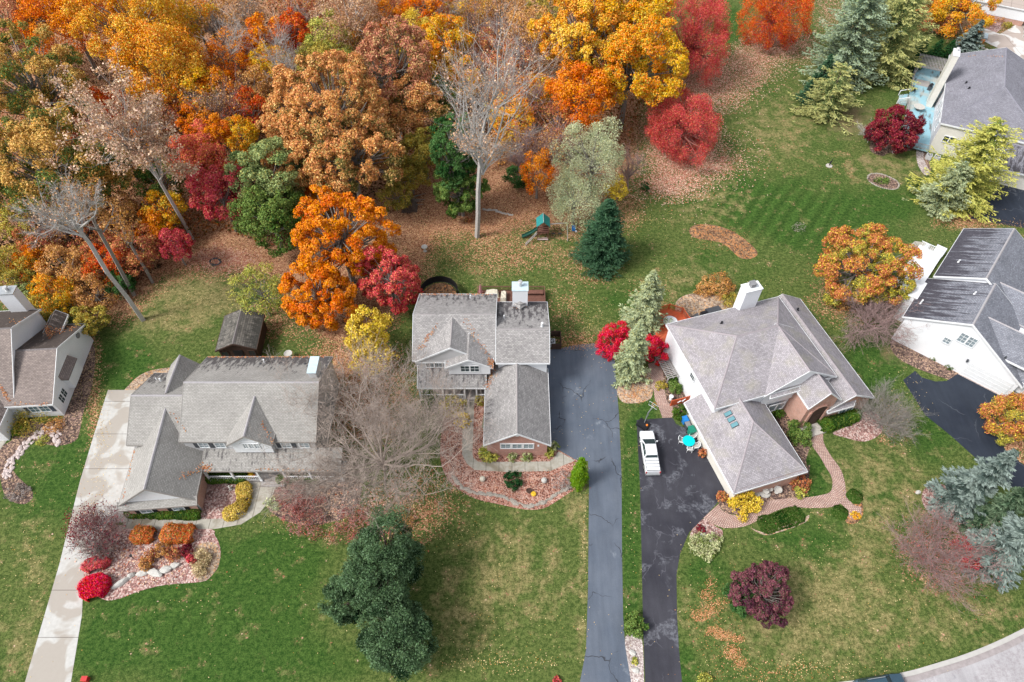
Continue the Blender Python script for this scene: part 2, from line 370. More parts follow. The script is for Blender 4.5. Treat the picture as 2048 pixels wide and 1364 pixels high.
def concrete(name, c1, c2, stain, sc=.16, lo=.47, hi=.5, cell=(3.2, 3.2)):
    s = NB(name, .85, .2)
    n = s.noise(sc, 3, .5, dist=.6); c = s.mix(s.mr(s.noise(2.5, 5), .3, .7), c1, c2); c = s.mix(s.mr(n, lo, hi, 0, .85), c, stain)
    b = s.n('ShaderNodeTexBrick'); b.offset = 0; s.l(s.obj(), b.inputs['Vector'])
    for k, v in (('Scale', 1.), ('Mortar Size', .035), ('Brick Width', cell[0]), ('Row Height', cell[1])): b.inputs[k].default_value = v
    b.inputs['Color1'].default_value = b.inputs['Color2'].default_value = (1, 1, 1, 1); b.inputs['Mortar'].default_value = (.45, .43, .42, 1)
    s.base(s.mix(1., c, b.outputs['Color'], 'MULTIPLY')); return s.m
def asphalt(name, c1, c2, white=None, wlo=.6, crack=(.03, .03, .035), csc=.16):
    s = NB(name, .8, .25)
    c = s.mix(s.mr(s.noise(.22, 4, .6), .35, .65), c1, c2); c = s.hsv(c, val=s.mr(s.noise(14, 3, .8), .3, .7, .85, 1.15))
    c = s.hsv(c, val=s.mr(s.noise(1.6, 4, .6, stretch=(1, .12, 1)), .3, .7, .88, 1.12))
    if white: c = s.mix(s.math('MULTIPLY', s.mr(s.noise(.3, 4, .6, dist=.4), wlo, wlo+.05), s.mr(s.noise(3., 6, .8), .42, .6, 0, .6)), c, white)
    v = s.n('ShaderNodeTexVoronoi', feature='DISTANCE_TO_EDGE'); v.inputs['Scale'].default_value = csc
    mp = s.n('ShaderNodeVectorMath', operation='ADD'); nn = s.n('ShaderNodeTexNoise'); nn.inputs['Scale'].default_value = .8; s.l(s.obj(), nn.inputs[0])
    sc = s.n('ShaderNodeVectorMath', operation='SCALE'); sc.inputs['Scale'].default_value = 1.5; s.l(nn.outputs['Color'], sc.inputs[0])
    s.l(s.obj(), mp.inputs[0]); s.l(sc.outputs[0], mp.inputs[1]); s.l(mp.outputs[0], v.inputs['Vector'])
    c = s.mix(s.math('MULTIPLY', s.mr(v.outputs['Distance'], .004, .009, 1, 0), s.mr(s.noise(.3, 2), .45, .55, 0, .8)), c, crack)
    s.base(c); return s.m
concrete('concrete', (.43, .425, .405), (.51, .505, .485), (.345, .31, .27), .24, .50, .55, (60, 4.6))
concrete('walk_concrete', (.33, .31, .26), (.43, .41, .36), (.22, .19, .14), .5, .52, .66, (1.5, 60))
concrete('patio_concrete', (.56, .55, .53), (.64, .62, .60), (.38, .31, .27), .22, .47, .5, (5, 5))
asphalt('asphalt_blue', (.085, .105, .14), (.115, .135, .17), (.25, .28, .32), .63)
asphalt('asphalt_dark', (.030, .030, .040), (.050, .050, .062), (.20, .21, .24),   .535, (.10, .10, .12), .22)
asphalt('asphalt_black', (.018, .024, .038), (.028, .036, .052), (.14, .15, .18), .66, (.09, .1, .12))
s_ = asphalt('asphalt_old', (.34, .33, .345), (.41, .40, .415), (.24, .21, .22), .47, (.10, .10, .12), .10)
brick('pavers', (.46, .30, .25), (.56, .42, .36), (.22, .14, .12), .22, .2, .035)
speck('mulch_red', ((.28, .12, .085), (.40, .20, .15), (.50, .33, .27), (.12, .05, .04)), 9)
speck('mulch_pink', ((.30, .16, .14), (.44, .29, .26), (.18, .10, .09), (.52, .42, .38)), 7, big=.5)
speck('mulch_dark', ((.13, .085, .07), (.24, .16, .13), (.07, .05, .045), (.38, .26, .18)), 7)
speck('mulch_tan', ((.33, .25, .18), (.45, .36, .28), (.22, .15, .11), (.5, .3, .16)), 6)
speck('mulch_brown', ((.20, .12, .07), (.33, .19, .10), (.12, .07, .045), (.45, .2, .08)), 5)
speck('gravel', ((.40, .33, .31), (.52, .46, .44), (.28, .22, .21), (.6, .55, .52)), 8)

# driveways, walks, patio, road
sheet('driveway', [(216, 780), (300, 780), (300, 1042), (215, 1046), (190, 1100), (168, 1140), (164, 1230), (142, 1364), (139, 1400), (40, 1400), (50, 1364), (118, 1131), (160, 962), (203, 820)], 'concrete', .012, label='pale concrete driveway with damp tan stains')
sheet('driveway', [(1090, 700), (1120, 697), (1150, 690), (1185, 687), (1228, 689), (1232, 760), (1238, 830), (1243, 950), (1244, 1100), (1246, 1230), (1250, 1290), (1262, 1364), (1268, 1400), (1150, 1400), (1160, 1364), (1172, 1300), (1176, 1180), (1178, 970), (1176, 922), (1150, 919), (1118, 900), (1090, 900)], 'asphalt_blue', .012, label='blue grey asphalt driveway')
sheet('driveway', [(1273, 840), (1345, 835), (1352, 848), (1400, 870), (1470, 975), (1449, 985), (1440, 1000), (1410, 1033), (1378, 1065), (1360, 1108), (1353, 1150), (1354, 1230), (1358, 1300), (1364, 1364), (1368, 1400), (1290, 1400), (1290, 1364), (1286, 1250), (1283, 1100), (1280, 970), (1276, 900)], 'asphalt_dark', .012, label='dark asphalt driveway with pale scuffs')
sheet('driveway', [(1806, 760), (1830, 742), (1844, 755), (1871, 763), (1893, 762), (1923, 743), (1960, 740), (2030, 770), (1985, 800), (1990, 850), (2010, 900), (2060, 940), (2120, 970), (2120, 1050), (2048, 992), (2000, 955), (1950, 915), (1900, 870), (1850, 830)], 'asphalt_black', .012, label='black asphalt driveway beside white gable')
sheet('driveway', [(1940, 437), (1975, 400), (2005, 360), (2120, 350), (2120, 470), (2048, 456), (1990, 446)], 'asphalt_black', .012, label='black asphalt driveway at right edge')
sheet('patio', [(2000, 68), (1968, 56), (1962, 80), (2010, 103), (2048, 121), (2200, 190), (2200, 60), (2048, 40)], 'patio_concrete', .012)
sheet('walkway', [(498, 950), (552, 950), (552, 975), (541, 1000), (520, 1025), (482, 1049), (430, 1058), (245, 1058), (250, 1038), (420, 1038), (457, 1037), (488, 1020), (499, 1000)], 'walk_concrete', .018)
sheet('walkway', [(927, 790), (949, 790), (945, 909), (948, 917), (957, 924), (1099, 923), (1106, 918), (1117, 903), (1150, 921), (1101, 942), (1013, 944), (949, 940), (934, 928), (924, 909)], 'walk_concrete', .018)
sheet('walkway', [(-60, 850), (30, 850), (22, 870), (0, 900), (-60, 960)], 'walk_concrete', .018)
# brick paths: built along a centre line so the courses follow it
def ribbon(name, pairs, mat, z, label=None):
    L = smooth_pts([(*a, 0) for a, b in pairs], 8, False); Rr = smooth_pts([(*b, 0) for a, b in pairs], 8, False)
    A = [W(p.x, p.y) for p in L]; B = [W(p.x, p.y) for p in Rr]; m = MB(); d = 0
    for i in range(len(A)-1):
        w0, w1 = (A[i]-B[i]).length, (A[i+1]-B[i+1]).length
        dl = (((A[i]+B[i])-(A[i+1]+B[i+1]))/2).length
        q = [(B[i], (0, d)), (B[i+1], (0, d+dl)), (A[i+1], (w1, d+dl)), (A[i], (w0, d))]; d += dl
        n = (q[1][0]-q[0][0]).cross(q[2][0]-q[0][0])
        if n.z < 0: q = q[::-1]
        m.poly([(p.x, p.y, z) for p, _ in q], 0, [u for _, u in q])
    o = m.build(name, mat); tag(o, label, kind='structure'); return o
ribbon('path', [((1406, 1036), (1437, 1008)), ((1428, 1049), (1446, 1022)), ((1451, 1056), (1462, 1029)), ((1488, 1053), (1484, 1030)), ((1517, 1040), (1504, 1024)), ((1543, 1026), (1522, 1008)), ((1578, 1014), (1552, 999)),
                ((1617, 1016), (1609, 995)), ((1655, 1015), (1638, 991)), ((1680, 1007), (1660, 984)), ((1690, 988), (1665, 966)), ((1689, 962), (1661, 950)), ((1680, 937), (1652, 935)), ((1662, 912), (1640, 914)), ((1648, 887), (1623, 888)), ((1645, 863), (1627, 868)), ((1636, 842), (1618, 850))], 'pavers', .022, 'curved pink brick path from driveway to front door')
ribbon('path', [((1296, 728), (1318, 722)), ((1303, 757), (1327, 752)), ((1308, 784), (1330, 781)), ((1310, 799), (1334, 802)), ((1318, 817), (1345, 814)), ((1325, 836), (1348, 835))], 'pavers', .022, 'short brick path by the side deck')
sheet('path', [(1676, 1003), (1690, 978), (1706, 1010), (1722, 1014), (1723, 1032), (1710, 1042), (1698, 1034), (1697, 1021)], 'pavers', .018)
# road and kerb at the lower right
kline = [(2400, 1080), (2220, 1170), (2048, 1256), (1990, 1284), (1928, 1309), (1861, 1330), (1819, 1342), (1768, 1352), (1700, 1362), (1600, 1371), (1400, 1378), (1000, 1380), (-300, 1380)]
Kp = [W(p.x, p.y) for p in smooth_pts([(*p, 0) for p in kline], 6, False)]
def offset(P, d):
    out = []
    for i, p in enumerate(P):
        t = (P[min(i+1, len(P)-1)]-P[max(i-1, 0)]).normalized(); out.append(p+Vector((-t.y, t.x, 0))*d)
    return out
K0, K1, K2 = Kp, offset(Kp, .42), offset(Kp, .95)
gut = 1 if K1[20].y < K0[20].y else -1
if gut < 0: K1, K2 = offset(Kp, -.42), offset(Kp, -.95)
m = MB(); m2 = MB(); m3 = MB()
for i in range(len(K0)-1):
    up = lambda p, z: Vector((p.x, p.y, z))
    m.poly([up(K0[i], .13), up(K1[i], .12), up(K1[i+1], .12), up(K0[i+1], .13)][::gut])
    m.poly([up(K1[i], .12), up(K1[i], .0), up(K1[i+1], .0), up(K1[i+1], .12)]); m.poly([up(K0[i], .0), up(K0[i], .13), up(K0[i+1], .13), up(K0[i+1], .0)])
    m2.poly([up(K1[i], .012), up(K2[i], .016), up(K2[i+1], .016), up(K1[i+1], .012)][::gut])
    far_a, far_b = K2[i]+(K2[i]-K0[i]).normalized()*9, K2[i+1]+(K2[i+1]-K0[i+1]).normalized()*9
    m3.poly([up(K2[i], .01), up(far_a, .01), up(far_b, .01), up(K2[i+1], .01)][::gut], 0, [(0, 0)]*4)
plain('kerb_mat', (.43, .42, .40), .85, .1, 1.5); plain('gutter_mat', (.31, .28, .28), .85, .2, 2)
tag(m.build('kerb', 'kerb_mat'), kind='structure'); tag(m2.build('gutter', 'gutter_mat'), kind='structure'); tag(m3.build('road', 'asphalt_old'), kind='structure')
# planting beds
sheet('mulch_bed', [(925, 775), (972, 775), (972, 885), (1108, 885), (1122, 903), (1160, 925), (1170, 958), (1152, 976), (1117, 1000), (1086, 1017), (1050, 1019), (1000, 1009), (950, 997), (912, 975), (888, 945), (880, 900), (890, 830)], 'mulch_red', .006, 3)
sheet('mulch_bed', [(150, 1058), (400, 1056), (430, 1072), (441, 1100), (437, 1130), (420, 1155), (400, 1164), (330, 1170), (280, 1182), (232, 1199), (200, 1196), (170, 1160)], 'mulch_pink', .008, 4)
sheet('dry_patch', [(395, 1090), (428, 1085), (440, 1105), (436, 1135), (418, 1155), (400, 1163), (385, 1140), (383, 1115)], 'mulch_tan', .010, 4)
sheet('mulch_bed', [(400, 960), (500, 960), (500, 1012), (478, 1036), (402, 1040)], 'mulch_pink', .008, 0)
sheet('mulch_bed', [(545, 945), (640, 945), (720, 960), (700, 1030), (600, 1050), (530, 1010)], 'mulch_dark', .006, 4)
sheet('mulch_bed', [(30, 838), (125, 838), (170, 690), (190, 700), (185, 770), (168, 820), (160, 860), (150, 882), (110, 892), (60, 880), (48, 905), (22, 935), (66, 985), (50, 1008), (20, 1000), (4, 975), (-4, 900), (24, 880)], 'mulch_dark', .006, 3)
sheet('mulch_bed', [(258, 770), (290, 745), (340, 735), (400, 735), (400, 790), (258, 790)], 'mulch_tan', .006, 4)
sheet('mulch_bed', [(1378, 460), (1390, 450), (1420, 449), (1455, 458), (1485, 475), (1508, 495), (1515, 508), (1503, 517), (1480, 516), (1462, 500), (1440, 485), (1400, 478), (1384, 472)], 'mulch_brown', .006, 5)
sheet('mulch_bed', [(1735, 352), (1748, 348), (1775, 352), (1797, 365), (1796, 375), (1782, 379), (1752, 370), (1737, 362)], 'mulch_dark', .006, 5)
sheet('mulch_bed', [(1740, 300), (1750, 270), (1800, 285), (1832, 293), (1830, 300), (1780, 305), (1765, 312)], 'mulch_dark', .006, 4)
sheet('mulch_bed', [(1832, 300), (1850, 300), (1862, 345), (1845, 340)], 'mulch_dark', .006, 3)
sheet('path', [(1833, 300), (1846, 303), (1848, 320), (1860, 345), (1850, 350), (1836, 330)], 'gravel', .014, 4)
sheet('mulch_bed', [(1235, 770), (1300, 740), (1305, 790), (1285, 804), (1250, 806), (1236, 792)], 'mulch_tan', .006, 4)
sheet('mulch_bed', [(1300, 700), (1345, 700), (1400, 800), (1385, 830), (1355, 835), (1345, 812), (1330, 800), (1330, 770)], 'mulch_dark', .006, 4)
sheet('mulch_bed', [(1355, 600), (1380, 588), (1420, 588), (1460, 600), (1480, 612), (1480, 640), (1350, 660), (1350, 620)], 'mulch_tan', .006, 4)
sheet('mulch_bed', [(1437, 1008), (1440, 985), (1620, 930), (1616, 990), (1605, 995), (1552, 1000), (1520, 1009), (1500, 1024), (1478, 1030), (1450, 1026)], 'mulch_dark', .008, 0)
sheet('mulch_bed', [(1535, 860), (1540, 830), (1600, 835), (1625, 870), (1612, 920), (1618, 940), (1605, 945)], 'mulch_dark', .007, 3)
sheet('mulch_bed', [(1665, 866), (1700, 850), (1735, 820), (1760, 835), (1763, 865), (1730, 883), (1690, 875)], 'mulch_pink', .007, 4)
sheet('mulch_bed', [(1380, 1068), (1406, 1038), (1430, 1052), (1445, 1062), (1442, 1080), (1430, 1100), (1412, 1118), (1390, 1096)], 'mulch_pink', .007, 4)
sheet('mulch_bed', [(1250, 1275), (1282, 1268), (1288, 1364), (1289, 1395), (1266, 1395), (1258, 1340)], 'gravel', .007, 3)
sheet('mulch_bed', [(1845, 985), (1870, 965), (1910, 985), (1960, 1040), (1930, 1070), (1890, 1050), (1850, 1015)], 'mulch_pink', .006, 4)
sheet('mulch_bed', [(1780, 690), (1800, 680), (1925, 745), (1905, 760), (1870, 750), (1830, 735), (1795, 715)], 'mulch_dark', .006, 3)
sheet('mulch_bed', [(1690, 1040), (1712, 1000), (1726, 1010), (1724, 1034), (1708, 1048)], 'mulch_brown', .012, 3)
sheet('mulch_bed', [(1500, 1055), (1525, 1064), (1550, 1058), (1600, 1040), (1618, 1030), (1610, 1045), (1560, 1064), (1528, 1070)], 'mulch_tan', .006, 4)
sheet('mulch_bed', [(1995, 40), (1968, 55), (1990, 66), (2010, 52), (2048, 40), (2048, 20)], 'mulch_pink', .006, 3)
sheet('mulch_bed', [(1235, 860), (1240, 860), (1240, 862), (1236, 862)], 'mulch_tan', .004, 0) if False else None
sheet('stone_terrace', [(1815, 495), (1830, 482), (1850, 485), (1872, 498), (1850, 508), (1835, 512)], 'walk_concrete', .014, 0)

# scattered fallen leaves (countless): small curled quads lying on the ground
def leaf_scatter(name, spots, mat, size=(.038, .068), z=(.03, .07)):
    rs = np.random.RandomState(11); C = []
    for px, py, rx, ry, n in spots:
        a = rs.rand(n)*2*np.pi; r = np.where(rs.rand(n) < .55, np.sqrt(rs.rand(n)), np.abs(rs.normal(0, .75, n)))
        x, y = px+rx*r*np.cos(a), py+ry*r*np.sin(a)
        dy = (682-y)/FPX; t = -CAM_H/(dy*ST-CT); C.append(np.stack([(x-1024)/FPX*t, (dy*CT+ST)*t], -1))
    C = np.concatenate(C); n = len(C); zz = rs.uniform(z[0], z[1], n)
    a = rs.rand(n)*2*np.pi; s = rs.uniform(size[0], size[1], n)
    t1 = np.stack([np.cos(a), np.sin(a), rs.uniform(-.35, .35, n)], -1)*s[:, None]; t2 = np.stack([-np.sin(a), np.cos(a), rs.uniform(-.35, .35, n)], -1)*(s*.7)[:, None]
    c = np.concatenate([C, zz[:, None]], 1)
    V = np.stack([c-t1, c-t2, c+t1, c+t2], 1)
    me = quads_mesh(name, V, mat, rs.rand(n, 3)); return tag(link(name, me), kind='stuff')
leafmat('fallen_yellow', (.62, .46, .22), (.72, .58, .30), (.50, .24, .08), .3)
leafmat('fallen_orange', (.48, .24, .10), (.62, .34, .18), (.30, .10, .05), .35)
leafmat('fallen_pink', (.58, .34, .24), (.66, .48, .36), (.42, .10, .07), .3)
leaf_scatter('fallen_leaves', [(180, 760, 30, 110, 420), (205, 860, 20, 140, 250), (190, 1000, 60, 180, 200), (60, 1100, 60, 200, 160), (400, 1200, 260, 160, 90), (1000, 1130, 170, 160, 90), (960, 1280, 260, 70, 170), (1000, 1325, 120, 25, 220),
    (1500, 1150, 180, 150, 90), (1800, 1200, 250, 130, 180), (1620, 1335, 230, 26, 240), (1700, 640, 70, 130, 160), (1800, 820, 60, 90, 150), (1560, 560, 120, 60, 60), (1480, 260, 80, 100, 120), (1300, 440, 120, 50, 350), (1700, 240, 80, 80, 140),
    (1000, 540, 150, 60, 420), (1180, 650, 70, 60, 400), (870, 540, 50, 60, 250), (1160, 800, 60, 130, 50), (1262, 1000, 18, 300, 70), (400, 600, 130, 60, 300), (1640, 1050, 100, 80, 100), (1960, 470, 120, 40, 300), (1330, 560, 120, 60, 200), (1168, 1080, 8, 200, 110), (600, 1050, 100, 30, 150), (880, 1050, 80, 60, 200)], 'fallen_yellow')
leaf_scatter('bed_litter', [(1000, 975, 90, 20, 500), (905, 900, 14, 60, 250), (1060, 960, 70, 20, 350), (960, 850, 8, 35, 120)], 'fallen_pink', (.04, .07))
leaf_scatter('leaf_litter', [(1420, 1168, 12, 12, 70), (1414, 1190, 14, 12, 170), (1402, 1230, 20, 13, 330), (1424, 1218, 16, 14, 200), (1446, 1205, 14, 12, 60), (1428, 1262, 18, 10, 240), (1448, 1272, 20, 10, 260), (1476, 1278, 14, 8, 150), (1464, 1305, 18, 16, 330), (1480, 1325, 14, 14, 170), (1430, 1240, 60, 80, 260), (1540, 1345, 150, 22, 260), (1000, 430, 110, 60, 2600), (860, 470, 60, 80, 1500), (780, 760, 110, 140, 1200), (1000, 990, 130, 25, 60),
    (440, 520, 110, 30, 1200), (1150, 690, 45, 10, 500), (700, 720, 80, 40, 700), (1960, 450, 100, 12, 600), (100, 560, 140, 60, 1500), (1270, 790, 30, 18, 500), (1730, 610, 80, 50, 500), (1440, 480, 60, 25, 500), (2000, 170, 60, 30, 400)], 'fallen_orange')
leaf_scatter('red_leaf_litter', [(1365, 300, 100, 100, 3400), (1420, 170, 90, 60, 2000), (1560, 100, 90, 50, 1500), (1500, 140, 80, 60, 1000), (1340, 380, 90, 30, 900), (1480, 320, 60, 60, 500), (300, 1120, 110, 50, 400), (750, 1010, 90, 50, 300)], 'fallen_pink', (.08, .14))
# ================================================================ HOUSES
shingle('shingle_tan', rgb(163, 161, 157), rgb(149, 147, 143), rgb(122, 119, 116), row=.16, wid=.33)
shingle('shingle_grey', rgb(166, 164, 162), rgb(138, 136, 136), rgb(118, 114, 114), row=.17, wid=.33)
shingle('shingle_lilac', rgb(168, 164, 168), rgb(144, 140, 144), rgb(122, 117, 121), row=.16, wid=.28, moss=rgb(164, 160, 132))
shingle('shingle_blue', rgb(140, 143, 152), rgb(116, 119, 128), rgb(90, 91, 98), stain=(.035, .03, .04), streak=.12, row=.17, wid=.34)
shingle('shingle_slate', rgb(142, 142, 149), rgb(124, 124, 131), rgb(98, 96, 110), row=.17, wid=.33)
shingle('shingle_old', rgb(150, 138, 132), rgb(126, 116, 112), rgb(100, 92, 90), row=.17, wid=.34, stain=(.05, .04, .035))
shingle('shingle_shed', rgb(122, 118, 112), rgb(92, 90, 86), rgb(60, 58, 55), stain=(.05, .05, .045))
siding('siding_white', (.78, .80, .83), .03); siding('siding_grey', (.50, .50, .51)); siding('siding_cream', (.70, .68, .62)); siding('siding_lilac', (.66, .64, .67))
brick('brick_pink', (.46, .20, .14), (.54, .28, .21), (.50, .42, .37)); brick('brick_red', (.36, .13, .09), (.47, .21, .16), (.46, .38, .34))
plain('trim_tan', rgb(150, 146, 142), .7, .06); plain('cap_slate', rgb(128, 127, 138), .95, .1, 5); plain('cap_grey', rgb(150, 146, 146), .95, .1, 5); plain('cap_lilac', rgb(150, 143, 147), .95, .12, 6)
plain('ridge_cap', rgb(120, 115, 115), .95, .2, 5); plain('ridge_pale', rgb(160, 157, 160), .95, .15, 5)

class House:
    def __init__(s, label, o, rz, shing, wall, cat='house', off=(0, 0), cap='ridge_cap', name='house', trim='white_trim', tw=.018, capw=.13):
        s.trim = trim; s.tw = tw; s.capw = capw
        s.t = thing(name, label, cat, (o[0], o[1], 0), R(rz)); s.off = off
        s.o = o; s.rz = R(rz)
        s.roof = MB(); s.wall = MB(); s.walls = list(wall); s.sh = shing; s.cap = cap; s.edges = []; s.stains = []
    def M(s, rot, piv):
        if not rot: return Matrix()
        return Matrix.Translation((piv[0], piv[1], 0)) @ Matrix.Rotation(R(rot), 4, 'Z') @ Matrix.Translation((-piv[0], -piv[1], 0))
    def slopes(s, polys, fascia=.24, caps=(), stains=None, M=Matrix()):
        off = Vector((s.off[0], s.off[1], 0)); P = [[(M @ Vector(p))-off for p in poly] for poly in polys]
        key = lambda p: (round(p.x, 2), round(p.y, 2), round(p.z, 2)); cnt = {}
        for poly in P:
            for i in range(len(poly)):
                a, b = key(poly[i]), key(poly[(i+1) % len(poly)]); cnt[frozenset((a, b))] = cnt.get(frozenset((a, b)), 0)+1
        for k, poly in enumerate(P):
            s.roof.poly(poly, 0); st = stains[k] if stains else None
            s.stains.append([(st[0] if v.z < min(p.z for p in poly)+.05 else st[1]) if st else 0. for v in poly])
            lo = [p-Vector((0, 0, fascia)) for p in poly]
            s.roof.poly(lo[::-1], 1); s.stains.append([0]*len(lo))
            for i in range(len(poly)):
                j = (i+1) % len(poly)
                if cnt[frozenset((key(poly[i]), key(poly[j])))] == 1:
                    # fascia board stands a little proud of the shingles
                    e = (poly[j]-poly[i]); n = Vector((e.y, -e.x, 0))
                    n = n.normalized()*s.tw if n.length > 1e-6 else n
                    u = Vector((0, 0, .03))
                    s.roof.poly([lo[i]+n, lo[j]+n, poly[j]+n+u, poly[i]+n+u], 1); s.stains.append([0]*4)
                    s.roof.poly([poly[i]+n+u, poly[j]+n+u, poly[j]-n*2+u, poly[i]-n*2+u], 1); s.stains.append([0]*4)
        for a, b in caps:
            a, b = (M @ Vector(a))-off, (M @ Vector(b))-off; d = (b-a).normalized(); side = Vector((-d.y, d.x, 0)).normalized()
            for sg in (1, -1):
                q = [a+Vector((0, 0, .05)), b+Vector((0, 0, .05)), b+side*sg*s.capw-Vector((0, 0, .055)), a+side*sg*s.capw-Vector((0, 0, .055))]
                s.roof.poly(q if sg < 0 else q[::-1], 2); s.stains.append([0]*4)
    def block(s, x0, x1, y0, y1, ze, zr, ax='x', rp=None, ze2=None, h0=0, h1=0, wm=0, wms={}, inset=.4, zb=-.05, rot=0, piv=(0, 0), stains=None, cap=(0, 1), walls=True, gi=.3):
        """a gabled or hipped block; ax = ridge direction; ze = eave on the low-coordinate side, ze2 on the other; rp = ridge position"""
        M = s.M(rot, piv); ze2 = ze if ze2 is None else ze2
        sw = ax == 'y'
        if sw: x0, x1, y0, y1 = y0, y1, x0, x1
        rp = (y0+y1)/2 if rp is None else rp
        f = (lambda x, y, z: (y, x, z)) if sw else (lambda x, y, z: (x, y, z))
        A, B, C, D = f(x0, y0, ze), f(x1, y0, ze), f(x1, y1, ze2), f(x0, y1, ze2); r0, r1 = f(x0+h0, rp, zr), f(x1-h1, rp, zr)
        polys = [[A, B, r1, r0], [C, D, r0, r1]]
        if h0: polys.append([D, A, r0])
        if h1: polys.append([B, C, r1])
        if sw: polys = [p[::-1] for p in polys]
        L = x1-x0-h0-h1; d = (Vector(r1)-Vector(r0)); caps = []
        if cap and L > .5: caps.append((Vector(r0)+d*(cap[0]*1.), Vector(r0)+d*cap[1]))
        if h0: caps += [(A, r0), (D, r0)]
        if h1: caps += [(B, r1), (C, r1)]
        st = [stains[i] if stains and i < len(stains) else None for i in range(len(polys))]
        s.slopes(polys, caps=caps, stains=st, M=M)
        if not walls: return
        # walls: each is a loop of points at local heights just under the roof
        i = inset; g = gi; off = Vector((s.off[0], s.off[1], 0))
        s1 = (zr-ze)/(rp-y0); s2 = (zr-ze2)/(y1-rp); za = ze+s1*i-.2; zb2 = ze2+s2*i-.2
        xa, xb = x0+g, x1-g; ya, yb = y0+i, y1-i
        if h0: za0 = za
        W4 = {'lo': [f(xa, ya, zb), f(xb, ya, zb), f(xb, ya, za), f(xa, ya, za)], 'hi': [f(xb, yb, zb), f(xa, yb, zb), f(xa, yb, zb2), f(xb, yb, zb2)]}
        W4['end1'] = [f(xb, ya, zb), f(xb, yb, zb), f(xb, yb, zb2)] + ([] if h1 else [f(xb, rp, zr-.2)]) + [f(xb, ya, za)]
        W4['end0'] = [f(xa, yb, zb), f(xa, ya, zb), f(xa, ya, za)] + ([] if h0 else [f(xa, rp, zr-.2)]) + [f(xa, yb, zb2)]
        for k, p in W4.items():
            p = [(M @ Vector(v))-off for v in (p[::-1] if sw else p)]; s.wall.poly(p, wms.get(k, wm))
    def shed(s, a, b, c, d, fascia=.2, stain=None):
        """one slope: low edge a-b, high edge c-d"""
        s.slopes([[a, b, c, d]], fascia, stains=[stain])
    def part(s, m, name, mats, smooth=False, label=None, parent=None):
        o = m.build(name, mats, parent or s.t, smooth)
        if label: o['label'] = label
        return o
    def lp(s, x, y, z=0): return Vector((x-s.off[0], y-s.off[1], z))
    def window(s, x, y, z, w, h, ang, cols=2, rows=2, n=1, glass='glass_dark', frame='white_trim', shutters=None, fw=.09, mun=.045):
        """centre x,y,z on the wall, ang = direction the window faces (0 = towards -y)"""
        M = Matrix.Translation(s.lp(x, y, z)) @ Matrix.Rotation(R(ang), 4, 'Z'); m = MB(); g = MB()
        tw = w*n
        for k in range(n):
            u0 = -tw/2+k*w; u1 = u0+w
            m.box(u0, u1, -.07, .02, -h/2-fw, -h/2+fw*.4, 0, M); m.box(u0, u1, -.07, .02, h/2-fw*.4, h/2+fw, 0, M)
            m.box(u0, u0+fw, -.068, .02, -h/2+fw*.4, h/2-fw*.4, 0, M); m.box(u1-fw, u1, -.068, .02, -h/2+fw*.4, h/2-fw*.4, 0, M)
            for c in range(1, cols):
                uu = u0+fw+(w-2*fw)*c/cols; m.box(uu-mun/2, uu+mun/2, -.045, 0, -h/2+fw*.4, h/2-fw*.4, 0, M)
            for r in range(1, rows):
                zz = -h/2+h*r/rows; m.box(u0+fw, u1-fw, -.042, 0, zz-mun/2, zz+mun/2, 0, M)
            g.box(u0+fw*.5, u1-fw*.5, -.025, .01, -h/2, h/2, 0, M)
        o = s.part(m, 'window', frame); s.part(g, 'pane', glass, parent=o)
        if shutters:
            for sg in (-1, 1):
                q = MB(); c = sg*(tw/2+.27); q.box(c-.22, c+.22, -.06, .0, -h/2-.04, h/2+.04, 0, M)
                for k in range(8): q.box(c-.17, c+.17, -.075, -.06, -h/2+h*(k+.25)/8, -h/2+h*(k+.7)/8, 0, M)
                s.part(q, 'shutter', shutters)
        return o
    def finish(s):
        r = s.part(s.roof, 'roof', [s.sh, s.trim, s.cap])
        me = r.data; a = me.attributes.new('stain', 'FLOAT', 'CORNER'); a.data.foreach_set('value', [v for f in s.stains for v in f])
        s.roof_ob = r; s.part(s.wall, 'wall', s.walls)
        Mx = Matrix.Translation((s.o[0], s.o[1], 0)) @ Matrix.Rotation(s.rz, 4, 'Z')
        s.bvh = BVHTree.FromPolygons([Mx @ Vector(v) for v in s.roof.v], s.roof.f)
        return s.t
    def hit(s, px, py):
        d = W(px, py, 0)-Vector((0, 0, CAM_H)); h = s.bvh.ray_cast(Vector((0, 0, CAM_H)), d.normalized())
        return h[0]
def chimney(H, x0, x1, y0, y1, z0, z1, mat, cap='blue_metal', flue=None, rot=0):
    m = MB(); M = Matrix(); a = s_off = H.off
    m.box(x0-a[0], x1-a[0], y0-a[1], y1-a[1], z0, z1, 0)
    o = H.part(m, 'chimney', mat); c = MB()
    c.box(x0-a[0]-.07, x1-a[0]+.07, y0-a[1]-.07, y1-a[1]+.07, z1+.002, z1+.1, 0)
    H.part(c, 'chimney_cap', cap, parent=o)
    if flue:
        f = MB(); fx, fy, fr, fh = flue
        f.cyl((fx-a[0], fy-a[1]), fr, z1+.1, z1+fh, 12); f.cyl((fx-a[0], fy-a[1]), fr*1.5, z1+fh, z1+fh+.12, 12, fr*1.1)
        H.part(f, 'flue', 'flue', parent=o)
    return o
def vent(H, px, py, mat='white_trim', r=.09, h=.5):
    p = H.hit(px, py)
    if p is None: return
    M = Matrix.Rotation(-H.rz, 4, 'Z') @ Matrix.Translation((-H.o[0], -H.o[1], 0)); q = M @ p
    m = MB(); m.cyl((q.x, q.y), r, q.z-.1, q.z+h, 10); m.cyl((q.x, q.y), r*1.6, q.z-.05, q.z+.08, 10, r*1.05); H.part(m, 'vent_pipe', mat)
